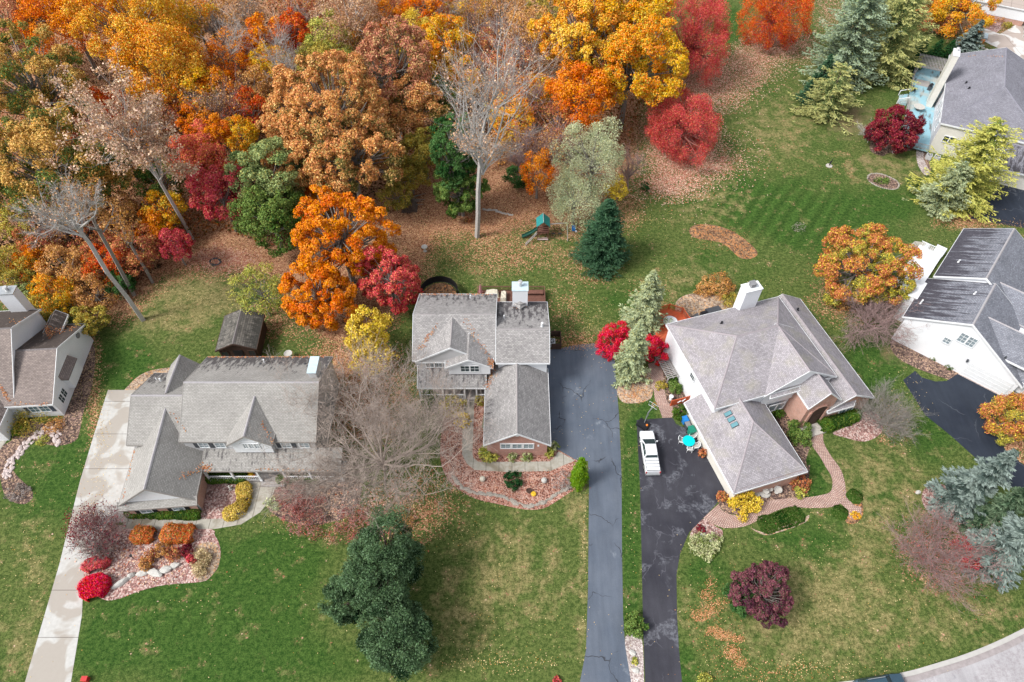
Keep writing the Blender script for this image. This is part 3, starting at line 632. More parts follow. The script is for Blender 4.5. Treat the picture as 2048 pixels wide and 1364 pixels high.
def railing(m, a, b, z, h=.9, sp=.16, mat=0, posts=True, t=.035):
    a, b = Vector(a), Vector(b); n = max(int((b-a).length/sp), 1)
    m.bar(a+Vector((0, 0, z+h)), b+Vector((0, 0, z+h)), .1, .06, mat); m.bar(a+Vector((0, 0, z+.12)), b+Vector((0, 0, z+.12)), .06, .05, mat)
    for i in range(1, n):
        p = a.lerp(b, i/n); m.box(p.x-t/2, p.x+t/2, p.y-t/2, p.y+t/2, z+.12, z+h, mat)

# ---------------------------------------------------------------- tan-roofed house at the left
H = House('large tan shingled house with brick garage wing and white dormer', (-30, 40), 0, 'shingle_tan', ('siding_grey', 'brick_pink', 'siding_white'), off=(-30, 40), cap='ridge_pale', trim='trim_tan')
A = H
H.block(-36.4, -21.4, 37.2, 48.8, 5.5, 8.6, 'x', inset=.15, stains=[None, (1., .0)])
H.block(-42.7, -36.3, 37.4, 47.2, 4.4, 7.0, 'x', stains=[None, (.9, .2)])
H.block(-41.9, -33.8, 31.2, 41.6, 3.0, 6.3, 'y', rot=5, piv=(-37.8, 31.2), wm=1, wms={'end0': 2}, cap=(0, 1))
H.block(-30.9, -25.9, 36.5, 41.6, 5.9, 7.9, 'y', wm=2, zb=3.9)
H.block(-40.7, -37.2, 42.6, 48.0, 5.0, 6.95, 'y', zb=4)
H.shed((-34.3, 35.0, 2.85), (-18.9, 35.0, 2.85), (-18.9, 37.45, 3.75), (-34.3, 37.45, 3.75), stain=(.45, .55))
# skirt roof under the garage gable, and its low brick front
M5 = H.M(5, (-37.8, 31.2)); H.slopes([[(-42.0, 30.75, 2.72), (-33.7, 30.75, 2.72), (-33.7, 31.55, 3.2), (-42.0, 31.55, 3.2)]], .2, M=M5)
H.wall.poly([(M5 @ Vector(p))-Vector((-30, 40, 0)) for p in ((-41.45, 31.2, -.05), (-34.25, 31.2, -.05), (-34.25, 31.2, 2.75), (-41.45, 31.2, 2.75))], 1)
H.finish()
chimney(H, -22.75, -21.85, 43.9, 46.1, 0, 9.0, 'light_grey', 'blue_metal', None)
for x, n in ((-34.0, 1), (-32.2, 1), (-24.9, 1), (-22.9, 1)): H.window(x, 37.33, 4.6, 1.15, 1.0, 0, 2, 2, 1, 'glass_pale', shutters='dark_grey' if x in (-34.0, -24.9) else None)
H.window(-28.4, 36.8, 5.35, .62, .95, 0, 2, 3, 3, 'glass_pale')
m = MB(); m.tube([(-28.4-H.off[0]+1.15*math.cos(a), 36.77-H.off[1], 5.85+.62*math.sin(a)) for a in np.linspace(0, math.pi, 11)], .07, 5); H.part(m, 'arch_trim', 'white_trim')
for x in (-39.6, -36.2):
    p = M5 @ Vector((x, 31.2, 0)); H.window(p.x, p.y-.02, 1.6, 1.3, 1.1, 5, 2, 2, 1, 'glass_pale', shutters='black')
m = MB(); m.box(-4.3, 11.0, -4.9, -2.45, 0, .42, 0); m.box(1.6, 4.3, -5.5, -4.9, 0, .21, 0); H.part(m, 'porch_floor', 'weathered')
m = MB(); 
for x0, x1, y1 in ((-34.1, -31.2, 35.15), (-31.2, -28.3, 35.15), (-25.4, -22.5, 35.15), (-22.5, -19.1, 35.15), (-19.1, -19.1, 37.5)):
    m = MB(); railing(m, (x0+30, 35.15-40, 0), (x1+30, y1-40, 0), .42, .95, .2, t=.06); H.part(m, 'porch_railing', 'white_trim')
for x in (-34.1, -31.2, -28.3, -25.4, -22.5, -19.1):
    m = MB(); m.box(x+30-.1, x+30+.1, -4.95, -4.75, .42, 2.75); m.box(x+30-.15, x+30+.15, -5.0, -4.7, .42, .6); H.part(m, 'porch_column', 'white_trim')
m = MB(); m.box(2.0, 3.0, -2.52, -2.40, .42, 2.45); H.part(m, 'front_door', 'dark_wood')
vent(H, 529, 724); vent(H, 521, 728, 'dark_grey', .1, .15); vent(H, 610, 728, 'dark_grey', .1, .15); vent(H, 322, 762); vent(H, 313, 759, 'white_trim', .06, .3)

# ---------------------------------------------------------------- centre house
H = House('grey two storey house with two white front gables and brick garage wing', (-3, 48), 0, 'shingle_grey', ('siding_white', 'brick_red', 'siding_grey'), off=(-3, 48), cap='cap_grey')
Bh = H
H.block(-11.9, -1.9, 48.2, 58.85, 5.5, 8.4, 'x', rp=53.0, wm=2, stains=[None, (.75, .1)], cap=(.02, .27))
H.slopes([], caps=[((-5.9, 53, 8.42), (-2.2, 53, 8.42))])
H.block(-1.95, 4.5, 47.8, 57.5, 5.5, 7.7, 'x', rp=51.3, wm=0, stains=[None, (.9, .35)], cap=(.05, .97))
H.block(-11.55, -2.7, 48.0, 53.2, 5.5, 8.25, 'y', gi=.12, wm=2, zb=4.1, rp=-7.15, cap=(.08, .75))
H.block(-7.95, -2.2, 47.0, 51.0, 5.65, 7.25, 'y', wm=0, zb=4.0, cap=None)
H.block(-3.25, 4.42, 38.2, 48.9, 2.9, 5.5, 'y', wm=1, stains=[(.5, .15), (.2, 0)], cap=(.02, .99))
H.shed((-11.4, 46.0, 2.9), (-3.1, 46.0, 2.9), (-3.1, 48.4, 4.3), (-11.4, 48.4, 4.3), stain=(.4, .7))
H.shed((-11.5, 48.05, 5.35), (-7.9, 48.05, 5.35), (-6.0, 48.55, 5.75), (-11.2, 48.55, 5.75))
H.finish()
chimney(H, .05, 1.95, 56.4, 57.8, 0, 8.8, 'siding_white', 'blue_metal', (1.0, 57.1, .2, .9))
m = MB(); m.poly([(3.1, 8.9-.4, 6.55), (4.9, 8.9-.4, 6.55), (4.0, 8.2-.4, 6.85)]); m.poly([(3.1, 8.45, 6.3), (4.0, 7.3, 6.55), (4.0, 8.45, 6.9)]); m.poly([(4.9, 8.45, 6.3), (4.0, 8.45, 6.9), (4.0, 7.3, 6.55)]); H.part(m, 'roof_cricket', 'shingle_grey')
H.window(-9.3, 48.1, 4.8, 1.05, .8, 0, 2, 2, 2); H.window(-5.0, 47.3, 5.15, 1.15, 1.15, 0, 2, 2, 2)
m = MB(); m.tube([(-5.0+3+1.2*math.cos(a), 47.27-48, 5.75+.5*math.sin(a)) for a in np.linspace(0, math.pi, 11)], .1, 5); H.part(m, 'arch_trim', 'white_trim')
m = MB(); m.cyl((0, 0), .3, 0, .05, 12, M=Matrix.Translation((-7.1+3, 48.28-48, 7.6)) @ Matrix.Rotation(R(90), 4, 'X')); H.part(m, 'gable_vent', 'white_trim'); m = MB(); m.cyl((0, 0), .26, 0, .05, 12, M=Matrix.Translation((.58+3, 38.49-48, 4.75)) @ Matrix.Rotation(R(90), 4, 'X')); H.part(m, 'gable_vent', 'white_trim')
H.window(.58, 38.5, 2.3, 1.3, .95, 0, 2, 2, 3, 'glass_blue', fw=.14)
m = MB(); m.box(5.9, 6.1, -9.55, -9.5, 2.2, 2.55); H.part(m, 'wall_lamp', 'white_trim')
m = MB(); m.box(-8.3, -.2, -1.95, .2, 0, .4); m.box(-3.7, -2.2, -2.4, -1.95, 0, .2); H.part(m, 'porch_floor', 'weathered')
for a, b in ((-11.2, -8.4), (-8.4, -7.0), (-7.0, -5.75), (-4.3, -3.3)):
    m = MB(); railing(m, (a+3, -1.85, 0), (b+3, -1.85, 0), .4, .9, .2, t=.06); H.part(m, 'porch_railing', 'white_trim')
for x in (-11.2, -8.4, -7.0, -5.75, -4.3):
    m = MB(); m.box(x+3-.09, x+3+.09, -1.95, -1.77, .4, 2.8); H.part(m, 'porch_column', 'white_trim')
m = MB(); m.box(-2.9, -1.9, .12, .22, .4, 2.5); H.part(m, 'front_door', 'dark_wood')
m = MB(); m.box(7.06, 7.12, -6.5, -1.7, 0, 2.3); H.part(m, 'garage_door', 'white_trim')
vent(H, 941, 596); vent(H, 1008, 636); vent(H, 1084, 653, 'white_trim', .14, .7)

# ---------------------------------------------------------------- rotated lilac-roofed house
H = House('lilac grey hip roofed house with brick arched entry and three skylights', (23.9, 32.27), 17, 'shingle_lilac', ('siding_white', 'brick_pink', 'siding_cream'), cap='cap_lilac')
Ch = H
H.block(1.7, 17.5, 9.0, 22.0, 5.5, 8.6, 'x', rp=15.8, h0=5.6, h1=4.8, stains=[None, (.3, 0), None, None])
H.block(8.0, 17.52, 8.9, 16.2, 5.45, 8.55, 'y', rp=12.75, zb=2.8, stains=None)
H.block(0, 9.1, 0, 12.2, 2.9, 5.7, 'y', rp=5.0, h0=6.2, inset=.65, wm=2, wms={'end0': 1, 'hi': 1}, stains=[(0, 0)])
H.block(12.3, 16.6, 6.2, 11.5, 4.9, 7.3, 'y', rp=14.3, wm=1, inset=.3)
H.block(15.5, 22.0, 6.2, 22.6, 2.9, 5.0, 'y', rp=18.6, wm=1, wms={'hi': 0}, inset=.35)
H.shed((8.6, 8.6, 5.15), (12.6, 8.6, 5.15), (12.6, 9.3, 5.5), (9.0, 9.3, 5.5))
H.shed((15.5, 5.95, 2.8), (19.0, 5.95, 2.8), (19.6, 6.6, 3.2), (15.5, 6.6, 3.2))
H.wall.box(1.7+.4, 3.4, 9.3, 12, 2.8, 5.3, 0)
H.finish()
o = chimney(H, 11.2, 13.4, 21.0, 22.3, 0, 9.3, 'siding_white', 'white_trim')
m = MB(); m.box(12.0, 12.6, 21.4, 22.0, 9.4, 9.95); m.box(11.92, 12.68, 21.32, 22.08, 9.95, 10.05); H.part(m, 'flue', 'mid_grey', parent=o)
m = MB()   # arched entry: flat dark panel paints the opening's shade; pillars, darkened door
arch = [(13.35, 6.42, 0)]+[(14.45+1.1*math.cos(a), 6.42, 3.2+1.1*math.sin(a)) for a in np.linspace(math.pi, 0, 13)]+[(15.55, 6.42, 0)]
m.poly(arch[::-1] if False else arch); H.part(m, 'entry_shade_panel', 'dark_wood')
m = MB()
for i in range(1, 14): m.bar(arch[i], arch[i+1], .28, .16) if i < 14 else None
m.box(13.2, 13.5, 6.3, 6.5, 0, 3.2); m.box(15.4, 15.7, 6.3, 6.5, 0, 3.2); H.part(m, 'entry_arch', 'brick_pink')
m = MB(); m.box(12.9, 16.0, 4.9, 6.4, 0, .18); H.part(m, 'entry_step', 'stone')
m = MB(); m.box(13.9, 15.0, 6.36, 6.44, .15, 2.3); H.part(m, 'front_door', 'dark_wood')
for z in (1.6, 4.2): H.window(10.9, 9.12, z, 1.1, 1.3 if z < 3 else .6, 0, 1, 1, 2, 'glass_pale')
H.window(18.9, 6.45, 1.6, 1.0, 1.4, 0, 2, 2, 2, 'glass_blue')
H.window(1.93, 11.2, 1.7, .9, 1.6, -90, 1, 2, 1, 'glass_dark'); H.window(1.93, 14.5, 4.3, 1.1, .8, -90, 1, 2, 1, 'glass_dark')
m = MB(); m.box(.58, .67, 1.0, 8.0, .05, 2.35); H.part(m, 'garage_door', 'siding_cream')
M_ = Matrix.Rotation(-H.rz, 4, 'Z') @ Matrix.Translation((-H.o[0], -H.o[1], 0))
for px, py in ((1456.5, 828), (1463, 839), (1469.5, 850)):
    p = M_ @ H.hit(px, py); m = MB()
    n = Vector((-2.8/5, 0, 1)).normalized(); q = n.to_track_quat('Z', 'Y').to_matrix().to_4x4()
    T = Matrix.Translation(p) @ q; m.box(-.27, .27, -.44, .44, 0, .12, 1, T); m.box(-.22, .22, -.39, .39, .122, .15, 0, T); H.part(m, 'skylight', ['skylight', 'dark_grey'])
vent(H, 1443, 647, 'black', .13, .35); vent(H, 1595, 620, 'black', .13, .35)

# ---------------------------------------------------------------- white gabled house at the right edge
H = House('blue grey roofed house with tall white gable and garage door, right edge', (49.8, 55.9), -40, 'shingle_blue', ('siding_white',), cap='ridge_pale')
Dh = H
H.block(-.1, 15.2, -.1, 8.6, 4.5, 8.2, 'y', rp=6.7, ze2=2.9, stains=[(1.0, .42), None])
H.block(.4, 10.8, 8.3, 20.2, 5.5, 8.55, 'y', rp=5.5, stains=[(1.0, .45), None])
H.block(7.6, 22, 0.6, 6.0, 5.0, 7.5, 'x', rp=3.2, walls=False)
H.block(7.0, 22, 7.0, 13.0, 5.0, 7.6, 'x', walls=False)
H.block(9.6, 16.5, .45, 4.4, 3.1, 5.0, 'x', rp=2.2, walls=True, zb=1)
H.block(10.2, 22, 5.2, 9.2, 3.3, 5.2, 'x', walls=False)
H.wall.box(9, 21, 1.5, 12, 0, 5.0, 0)
H.finish()
chimney(H, -.9, .35, 3.9, 7.4, 0, 4.6, 'siding_white', 'white_trim')
H.window(7.3, .15, 5.5, 1.0, 1.5, 0, 2, 3, 2, 'glass_pale'); H.window(5.6, .15, 4.0, .9, .9, 0, 2, 2, 1, 'glass_pale')
m = MB(); m.box(9.15, 14.3, .1, .16, .02, 2.55)
for k in range(1, 4): m.box(9.15, 14.3, .085, .1, .02+.63*k-.02, .02+.63*k+.01)
H.part(m, 'garage_door', 'white_trim'); m = MB(); m.box(8.7, 8.9, -.1, .17, 2.5, 2.85); H.part(m, 'wall_lamp', 'dark_grey')
m = MB(); m.box(9.0, 14.5, .0, .17, 0, .12); H.part(m, 'garage_threshold', 'stone_pink')
vent(H, 1917, 524, 'white_trim', .1, .4); vent(H, 1949, 588, 'white_trim', .1, .4); vent(H, 1841, 607, 'white_trim', .1, .7); vent(H, 2010, 716, 'dark_grey', .1, .3)

# ---------------------------------------------------------------- upper right house
H = House('slate grey hip roofed house with tall pale chimney beside the blue deck', (70.1, 96.0), -25, 'shingle_slate', ('siding_lilac', 'siding_white', 'siding_cream'), cap='cap_slate')
Eh = H
H.block(-.6, 15.2, -.2, 22.8, 5.5, 8.7, 'y', rp=7.2, h0=9.5, wms={'end0': 2}, stains=[(.35, 0)])
H.block(11, 24, 8, 18, 5.4, 7.8, 'x', wm=0)
H.block(9.2, 22, -4.6, 3, 2.9, 5.2, 'x', wm=2, stains=[(.8, .6)])
H.finish()
chimney(H, -1.7, -.75, 12.4, 14.8, 0, 10.4, 'siding_cream', 'white_trim', (-1.2, 14.2, .2, .5))
H.window(1.9, .05, 2.9, .9, 1.1, 0, 1, 1, 2, 'glass_dark')
for y in (3, 6.5, 9.5): H.window(-.25, y, 3.2, 1.3, 1.6, -90, 2, 2, 1, 'glass_pale')
vent(H, 1932, 166, 'black', .14, .3); vent(H, 1938, 177, 'black', .14, .3)

# ---------------------------------------------------------------- house cut by the left edge
H = House('old brown shingled house with bright white gable walls, cut off by the left edge', (-54.5, 44.2), 4, 'shingle_old', ('siding_white',), cap='ridge_cap')
Fh = H
H.block(-6, .35, -.6, 11.8, 3.0, 6.0, 'x', rp=5.5, stains=[(.3, 0), (1.2, .95)])
H.block(-14, -4.2, -.1, 12.4, 3.1, 8.4, 'x', rp=7.0, ze2=5.5, stains=[(.25, 0), (1.2, .95)])
H.block(-11, -4.9, -3.6, 3, 2.8, 5.0, 'y', stains=[(.5, .3), (.6, .4)])
H.block(-3.8, -1.6, 7.2, 12.6, 4.0, 5.0, 'y', zb=3, stains=[(.9, .8), (.9, .8)], cap=None)
H.finish()
chimney(H, -7.5, -5.5, 11.9, 13.2, 0, 9.0, 'siding_white', 'metal', (-6.4, 12.6, .22, .5))
# bay window on the gable
m = MB(); m.box(0.05, .75, 3.2, 6.1, .9, 2.9); o = H.part(m, 'bay', 'siding_white')
m = MB(); m.poly([(.9, 3.0, 2.85), (.9, 6.3, 2.85), (.02, 6.3, 3.6), (.02, 3.0, 3.6)]); m.poly([(.9, 6.3, 2.75), (.9, 3.0, 2.75), (.02, 3.0, 2.78), (.02, 6.3, 2.78)]); m.poly([(.9, 3, 2.85), (.02, 3, 3.6), (.02, 3, 2.8), (.9, 3, 2.75)]); m.poly([(.9, 6.3, 2.75), (.02, 6.3, 2.8), (.02, 6.3, 3.6), (.9, 6.3, 2.85)])
H.part(m, 'bay_roof', 'shingle_old', parent=o)
H.window(.05, 1.6, 1.6, .85, 1.3, 90, 2, 2, 2, 'glass_dark'); H.window(-2.0, -.2, 1.7, 1.2, 1.2, 0, 2, 2, 2, 'glass_blue', shutters='door_grey')
m = MB(); m.cyl((0, 0), .38, 0, .12, 14, M=Matrix.Translation((.06, 9.7, 3.2)) @ Matrix.Rotation(R(90), 4, 'Y')); H.part(m, 'satellite_dish', 'mid_grey')

# ---------------------------------------------------------------- corner house with stepped porch, top right
g0 = W(2002, 60)
H = House('pale house corner with white stepped porch over the patio, in the top right corner', (g0.x, g0.y), -27, 'patio_concrete', ('siding_white', 'brick_pink'), cap='white_trim')
H.wall.box(-6.5, 3.6, 3.5, 12, -.05, 3.2, 1); H.wall.box(-6.55, 3.65, 3.45, 12.05, 1.0, 3.3, 0)
H.slopes([[(-7, 3.2, 3.3), (4, 3.2, 3.3), (4, 13, 3.5), (-7, 13, 3.5)]], .2)
H.finish()
m = MB(); m.box(4.2, 9.5, 1.0, 7, 0, .9, 1)
for k in range(4): m.box(4.2, 9.5, -.7+.42*k, -.28+.42*k, 0, .2+.2*k, 0)
H.part(m, 'porch_steps', ['weathered', 'dark_grey'])
m = MB(); m.bar((4.1, -.8, 1.0), (4.1, 7, 1.9), .12); m.bar((9.6, -.8, 1.0), (9.6, 7, 1.9), .12)
for y in (-.8, 1, 3, 5, 7): m.bar((4.1, y, 0), (4.1, y, 1.0+.9*(y+.8)/7.8), .1)
H.part(m, 'porch_railing', 'white_trim')

# ---------------------------------------------------------------- shed
H = House('small dark garden shed with mossy gabled roof, behind the tan roofed house', (-35.0, 55), 3, 'shingle_shed', ('dark_wood',), 'shed', name='garden_shed', trim='dark_wood')
H.block(-2.6, 2.6, -2.9, 2.9, 2.4, 3.7, 'y', stains=[(.5, .6), (1.0, .2)], inset=.25)
H.finish()
m = MB(); m.box(-.6, .6, -2.66, -2.58, 0, 2.0); H.part(m, 'door', 'black'); 
for x in (-1.7, 1.7): H.window(x, -2.62, 1.4, .9, .9, 0, 2, 2, 1, 'glass_dark', 'dark_wood')
m = MB(); m.box(-1.5, 1.5, -3.6, -2.7, 0, .25); H.part(m, 'step', 'deck_brown')
# leaves caught in gutters and valleys
def roof_leaves(H, segs, label='x'):
    pts = []
    for (a, b, n, w) in segs:
        for _ in range(n):
            t = RND.random(); q = H.hit(a[0]+(b[0]-a[0])*t+RND.gauss(0, w), a[1]+(b[1]-a[1])*t+RND.gauss(0, w))
            if q is not None: pts.append(q)
    if not pts: return
    C = np.array([(p.x, p.y, p.z+.05) for p in pts]); n = len(C); a = np.random.RandomState(3).rand(n, 4)
    t1 = np.stack([np.cos(a[:, 0]*6.3), np.sin(a[:, 0]*6.3), a[:, 1]-.5], -1)*.085; t2 = np.stack([-np.sin(a[:, 0]*6.3), np.cos(a[:, 0]*6.3), a[:, 2]-.5], -1)*.065
    return np.stack([C-t1, C-t2, C+t1, C+t2], 1)
L = [roof_leaves(A, [((412, 714), (650, 714), 170, .8), ((343, 825), (372, 862), 14, 2.5), ((522, 840), (545, 885), 22, 2.5), ((400, 932), (420, 938), 60, 4), ((500, 938), (680, 942), 40, 1), ((270, 900), (245, 1000), 30, 1), ((360, 955), (400, 940), 30, 3)]),
     roof_leaves(Bh, [((840, 589), (990, 589), 80, 1), ((875, 650), (838, 700), 70, 2.5), ((930, 640), (986, 730), 55, 4), ((985, 740), (972, 776), 90, 3.5), ((1030, 612), (1052, 610), 40, 2), ((980, 720), (988, 735), 60, 3), ((850, 730), (900, 730), 15, 5)]),
     roof_leaves(Fh, [((15, 614), (55, 612), 60, 1.5), ((95, 665), (150, 655), 90, 3), ((90, 650), (100, 670), 90, 4), ((0, 770), (20, 805), 60, 2), ((30, 640), (60, 660), 40, 8), ((30, 808), (100, 810), 30, 2)]),
     roof_leaves(Eh, [((1900, 112), (2010, 113), 40, 1)])]
V = np.concatenate([v for v in L if v is not None]); leafmat('gutter_leaf', (.42, .17, .07), (.52, .28, .14), (.30, .10, .05), .3)
tag(link('roof_leaves', quads_mesh('roof_leaves', V, 'gutter_leaf', np.random.RandomState(5).rand(len(V), 3))), kind='stuff')
# ================================================================ OBJECTS
def PT(name, label, cat, px, py, z=0., rz=0., group=None, zg=0.):
    p = W(px, py, z); return thing(name, label, cat, (p.x, p.y, zg), R(rz), group)
def part(m, name, mats, parent, smooth=False): return m.build(name, mats, parent, smooth)
def rock_mesh(seed, sx, sy, sz, n=2):
    import bmesh
    bm = bmesh.new(); bmesh.ops.create_icosphere(bm, subdivisions=n, radius=1); rs = np.random.RandomState(seed); o = rs.rand(3)*6
    for v in bm.verts:
        c = v.co; k = 1+.2*math.sin(c.x*2.7+o[0])*math.cos(c.y*3.1+o[1])+.13*math.sin(c.z*4+o[2])+rs.uniform(-.07, .07)
        v.co = Vector((c.x*sx*k, c.y*sy*k, max(c.z, -.35)*sz*k))
    me = bpy.data.meshes.new('rock'); bm.to_mesh(me); bm.free(); return me
def rock(name, label, px, py, sx, sy, sz, mat, rz=0, seed=1, group=None, cat='rock'):
    me = rock_mesh(seed, sx, sy, sz); me.materials.append(MATS[mat]); p = W(px, py, 0); o = link(name, me, None, (p.x, p.y, sz*.25)); o.rotation_euler.z = R(rz); return tag(o, label, cat, group)
# --- white boulders of the front bed
for i, (px, py, a, b, rz, lb) in enumerate([(243, 1166, 1.5, .5, 40, 'long pale boulder at the lower left end of the boulder row'), (263, 1151, .75, .5, 30, 'small pale boulder second from the lower left in the row'), (286, 1146, .95, .55, 10, 'squarish white boulder third in the row of the front bed'),
        (311, 1147, 1.5, .65, -15, 'largest flat white boulder in the middle of the row'), (333, 1140, 1.0, .7, 35, 'broad pale boulder second from the right of the row'), (350, 1132, .8, .5, 25, 'small grey boulder at the right end of the row')]):
    rock('boulder', lb, px, py, a*.62, b*.62, .35, 'stone_white', rz, 10+i, 'pale boulders in the front bed')
# --- rounded border stones (repeats)
def stone_run(name, label, group, line, n, size, mat, width=0., seeds=5, seed=1, sq=1.):
    rs = random.Random(seed); me = [rock_mesh(70+k+seed*7, size*rs.uniform(.8, 1.1), size*rs.uniform(.55, .8)*sq, size*.5, 1) for k in range(seeds)]
    for k in me: k.materials.append(MATS[mat])
    P = smooth_pts([(*W(a, b).xy, 0) for a, b in line], 12, False); L = [0]
    for i in range(len(P)-1): L.append(L[-1]+(P[i+1]-P[i]).length)
    for i in range(n):
        t = L[-1]*(i+.5)/n; j = max(k for k in range(len(P)-1) if L[k] <= t); d = (P[j+1]-P[j]).normalized(); q = P[j]+d*(t-L[j])+Vector((-d.y, d.x, 0))*rs.uniform(-width, width)
        o = link(name, me[rs.randrange(seeds)], None, (q.x, q.y, size*.1)); o.rotation_euler.z = math.atan2(d.y, d.x)+rs.uniform(-.5, .5); s = rs.uniform(.75, 1.2); o.scale = (s, s, s); tag(o, label, 'stone', group)
stone_run('border_stone', 'small pinkish white stone of the curved border in the left lawn bed', 'stones of the curved border at the left', [(121, 888), (112, 868), (98, 861), (84, 864), (68, 876), (52, 891), (37, 907), (26, 922), (18, 938), (13, 956)], 105, .30, 'stone_pink', .5, seed=1)
stone_run('edging_stone', 'flat grey edging stone along the red mulch bed', 'edging stones of the red mulch bed', [(905, 952), (918, 968), (937, 982), (960, 988), (985, 990), (1003, 993), (1022, 1002), (1040, 1008), (1058, 1013), (1074, 1010), (1094, 1001), (1112, 989), (1140, 972)], 46, .36, 'stone_tan', .1, seed=2)
stone_run('ring_stone', 'grey stone of the ring round the small oval lawn bed', 'stones round the oval lawn bed', [(1735, 358), (1738, 350), (1750, 347), (1768, 350), (1785, 357), (1797, 366), (1795, 376), (1783, 379), (1765, 376), (1748, 369), (1737, 362)], 40, .22, 'stone_tan', .04, seed=3)
stone_run('garden_stone', 'rounded cream stone in the row beside the patio', 'stones in the row beside the patio', [(1962, 95), (1976, 101), (1990, 106), (2004, 112), (2020, 117), (2040, 128)], 10, .5, 'stone_white', .1, seed=4)
stone_run('wall_stone', 'grey stone of the low line beside the grey trunk', 'stones of the low line beside the trunk', [(966, 420), (985, 420), (1003, 425), (1025, 431)], 16, .3, 'stone', .12, seed=5)
stone_run('fire_ring_stone', 'dark stone of the fire ring in the leaf litter', 'stones of the fire ring', [(419, 524), (423, 519), (432, 517), (439, 520), (441, 525), (436, 529), (427, 530), (420, 527)], 12, .26, 'dark_grey', .02, seed=8)
for i, (px, py, lb) in enumerate([(1836, 985, 'white rock left of the upper silvery blue spruce'), (1854, 971, 'small white rock above the other rocks of the corner bed'), (1865, 1022, 'white rock at the middle of the corner bed edge'), (1890, 1042, 'lowest oblong white rock of the corner bed'), (1265, 1306, 'pinkish rock in the gravel strip between driveways'), (1271, 1341, 'pale rock lowest in the gravel strip'), (1419, 1083, 'tan rock among the variegated perennials'), (1406, 1070, 'small white rock above the perennials'), (1796, 303, 'pale rock under the maroon tree'), (1786, 305, 'second pale rock under the maroon tree')]):
    rock('rock', lb, px, py, .34, .25, .2, 'stone_white', 30*i, 30+i)
# --- ornaments in the beds
def lathe(prof, n=16):
    m = MB()
    for i in range(len(prof)-1):
        (r0, z0), (r1, z1) = prof[i], prof[i+1]
        for k in range(n):
            a, b = 2*math.pi*k/n, 2*math.pi*(k+1)/n
            m.poly([(r0*math.cos(a), r0*math.sin(a), z0), (r0*math.cos(b), r0*math.sin(b), z0), (r1*math.cos(b), r1*math.sin(b), z1), (r1*math.cos(a), r1*math.sin(a), z1)])
    return m
def lobj(name, label, cat, px, py, prof, mat, s=1., group=None, n=16):
    o = lathe([(r*s, z*s) for r, z in prof], n).build(name, mat, None, True); p = W(px, py, 0); o.location = (p.x, p.y, 0); return tag(o, label, cat, group)
ball = [(.0, 0), (.18, .03), (.28, .16), (.30, .3), (.24, .46), (.1, .56), (0, .58)]
lobj('garden_ball', 'cream garden ball in the left part of the red mulch', 'ornament', 965, 960, ball, 'cream', 1.1); lobj('garden_ball', 'white garden ball right of the round dark green bush', 'ornament', 1088, 963, ball, 'stone_white', 1.15)
lobj('pumpkin', 'orange yellow pumpkin at the tip of the red mulch bed', 'pumpkin', 1067, 989, [(0, 0), (.25, .02), (.38, .18), (.36, .34), (.2, .44), (.05, .42), (.05, .52), (0, .52)], 'yellow', .8)
lobj('flower_pot', 'dark round pot left of the pumpkin', 'pot', 1058, 984, [(.0, 0), (.2, 0), (.3, .35), (.33, .38), (.26, .38), (.24, .3), (0, .3)], 'dark_wood')
bath = [(0, 0), (.28, 0), (.22, .08), (.09, .14), (.08, .65), (.16, .72), (.42, .80), (.46, .90), (.42, .90), (.32, .82), (0, .79)]
lobj('bird_bath', 'white bird bath in the leaf litter behind the coral maple', 'bird bath', 850, 502, bath, 'stone_white'); lobj('bird_bath', 'pale bird bath behind the tan shingled roof', 'bird bath', 580, 716, bath, 'stone_white', 1.15)
m = lathe([(0, 0), (.5, 0), (.55, .2), (.62, .32), (.56, .34), (.5, .22), (.1, .22), (.09, .6), (.3, .68), (.34, .76), (.06, .76), (.05, 1.05), (.1, 1.15), (0, 1.2)]); o = m.build('fountain', 'stone_white', None, True); p = W(1528, 988); o.location = (p.x, p.y, 0); tag(o, 'white tiered fountain against the brick garage wall', 'fountain')
urn = [(0, 0), (.22, 0), (.2, .05), (.08, .12), (.2, .25), (.34, .5), (.38, .56), (.3, .56), (.26, .46), (0, .44)]
lobj('urn', 'white urn right of the tiered fountain', 'urn', 1553, 984, urn, 'stone_white', 1.2); lobj('urn', 'white urn behind the tiered fountain', 'urn', 1538, 981, urn, 'stone_white', .9); lobj('urn', 'small white urn left of the tiered fountain', 'urn', 1513, 992, urn, 'stone_white', .7)
lobj('lantern', 'white garden lantern beside the red fence panel', 'lantern', 1341, 799, [(0, 0), (.16, 0), (.16, .1), (.08, .14), (.08, .3), (.24, .4), (.24, .7), (.28, .74), (0, .95)], 'white_trim', 1.)
lobj('flower_pot', 'black pot standing on the front step of the arched entry', 'pot', 1629, 835, urn, 'black', 1.)
lobj('flower_pot', 'yellow mum pot on the porch step, upper one', 'pot', 504, 946, [(0, .4), (.2, .4), (.28, .66), (.4, .72), (.42, .86), (.28, 1.02), (0, 1.08)], 'yellow'); lobj('flower_pot', 'yellow mum pot on the porch step, lower one', 'pot', 503, 954, [(0, 0), (.2, 0), (.28, .26), (.4, .32), (.42, .46), (.28, .62), (0, .68)], 'yellow')
lobj('pumpkin', 'small orange pumpkin on the porch step beside the mums', 'pumpkin', 509, 955, [(0, 0.2), (.18, .22), (.26, .36), (.18, .5), (0, .5)], 'orange')
t = PT('statue', 'small white cherub statue in the pink mulch court', 'statue', 462, 978); part(lathe([(0, 0), (.2, 0), (.2, .12), (.1, .16), (.15, .35), (.12, .55), (.05, .6), (.1, .7), (.08, .8), (0, .84)], 10), 'body', 'stone_white', t, True)
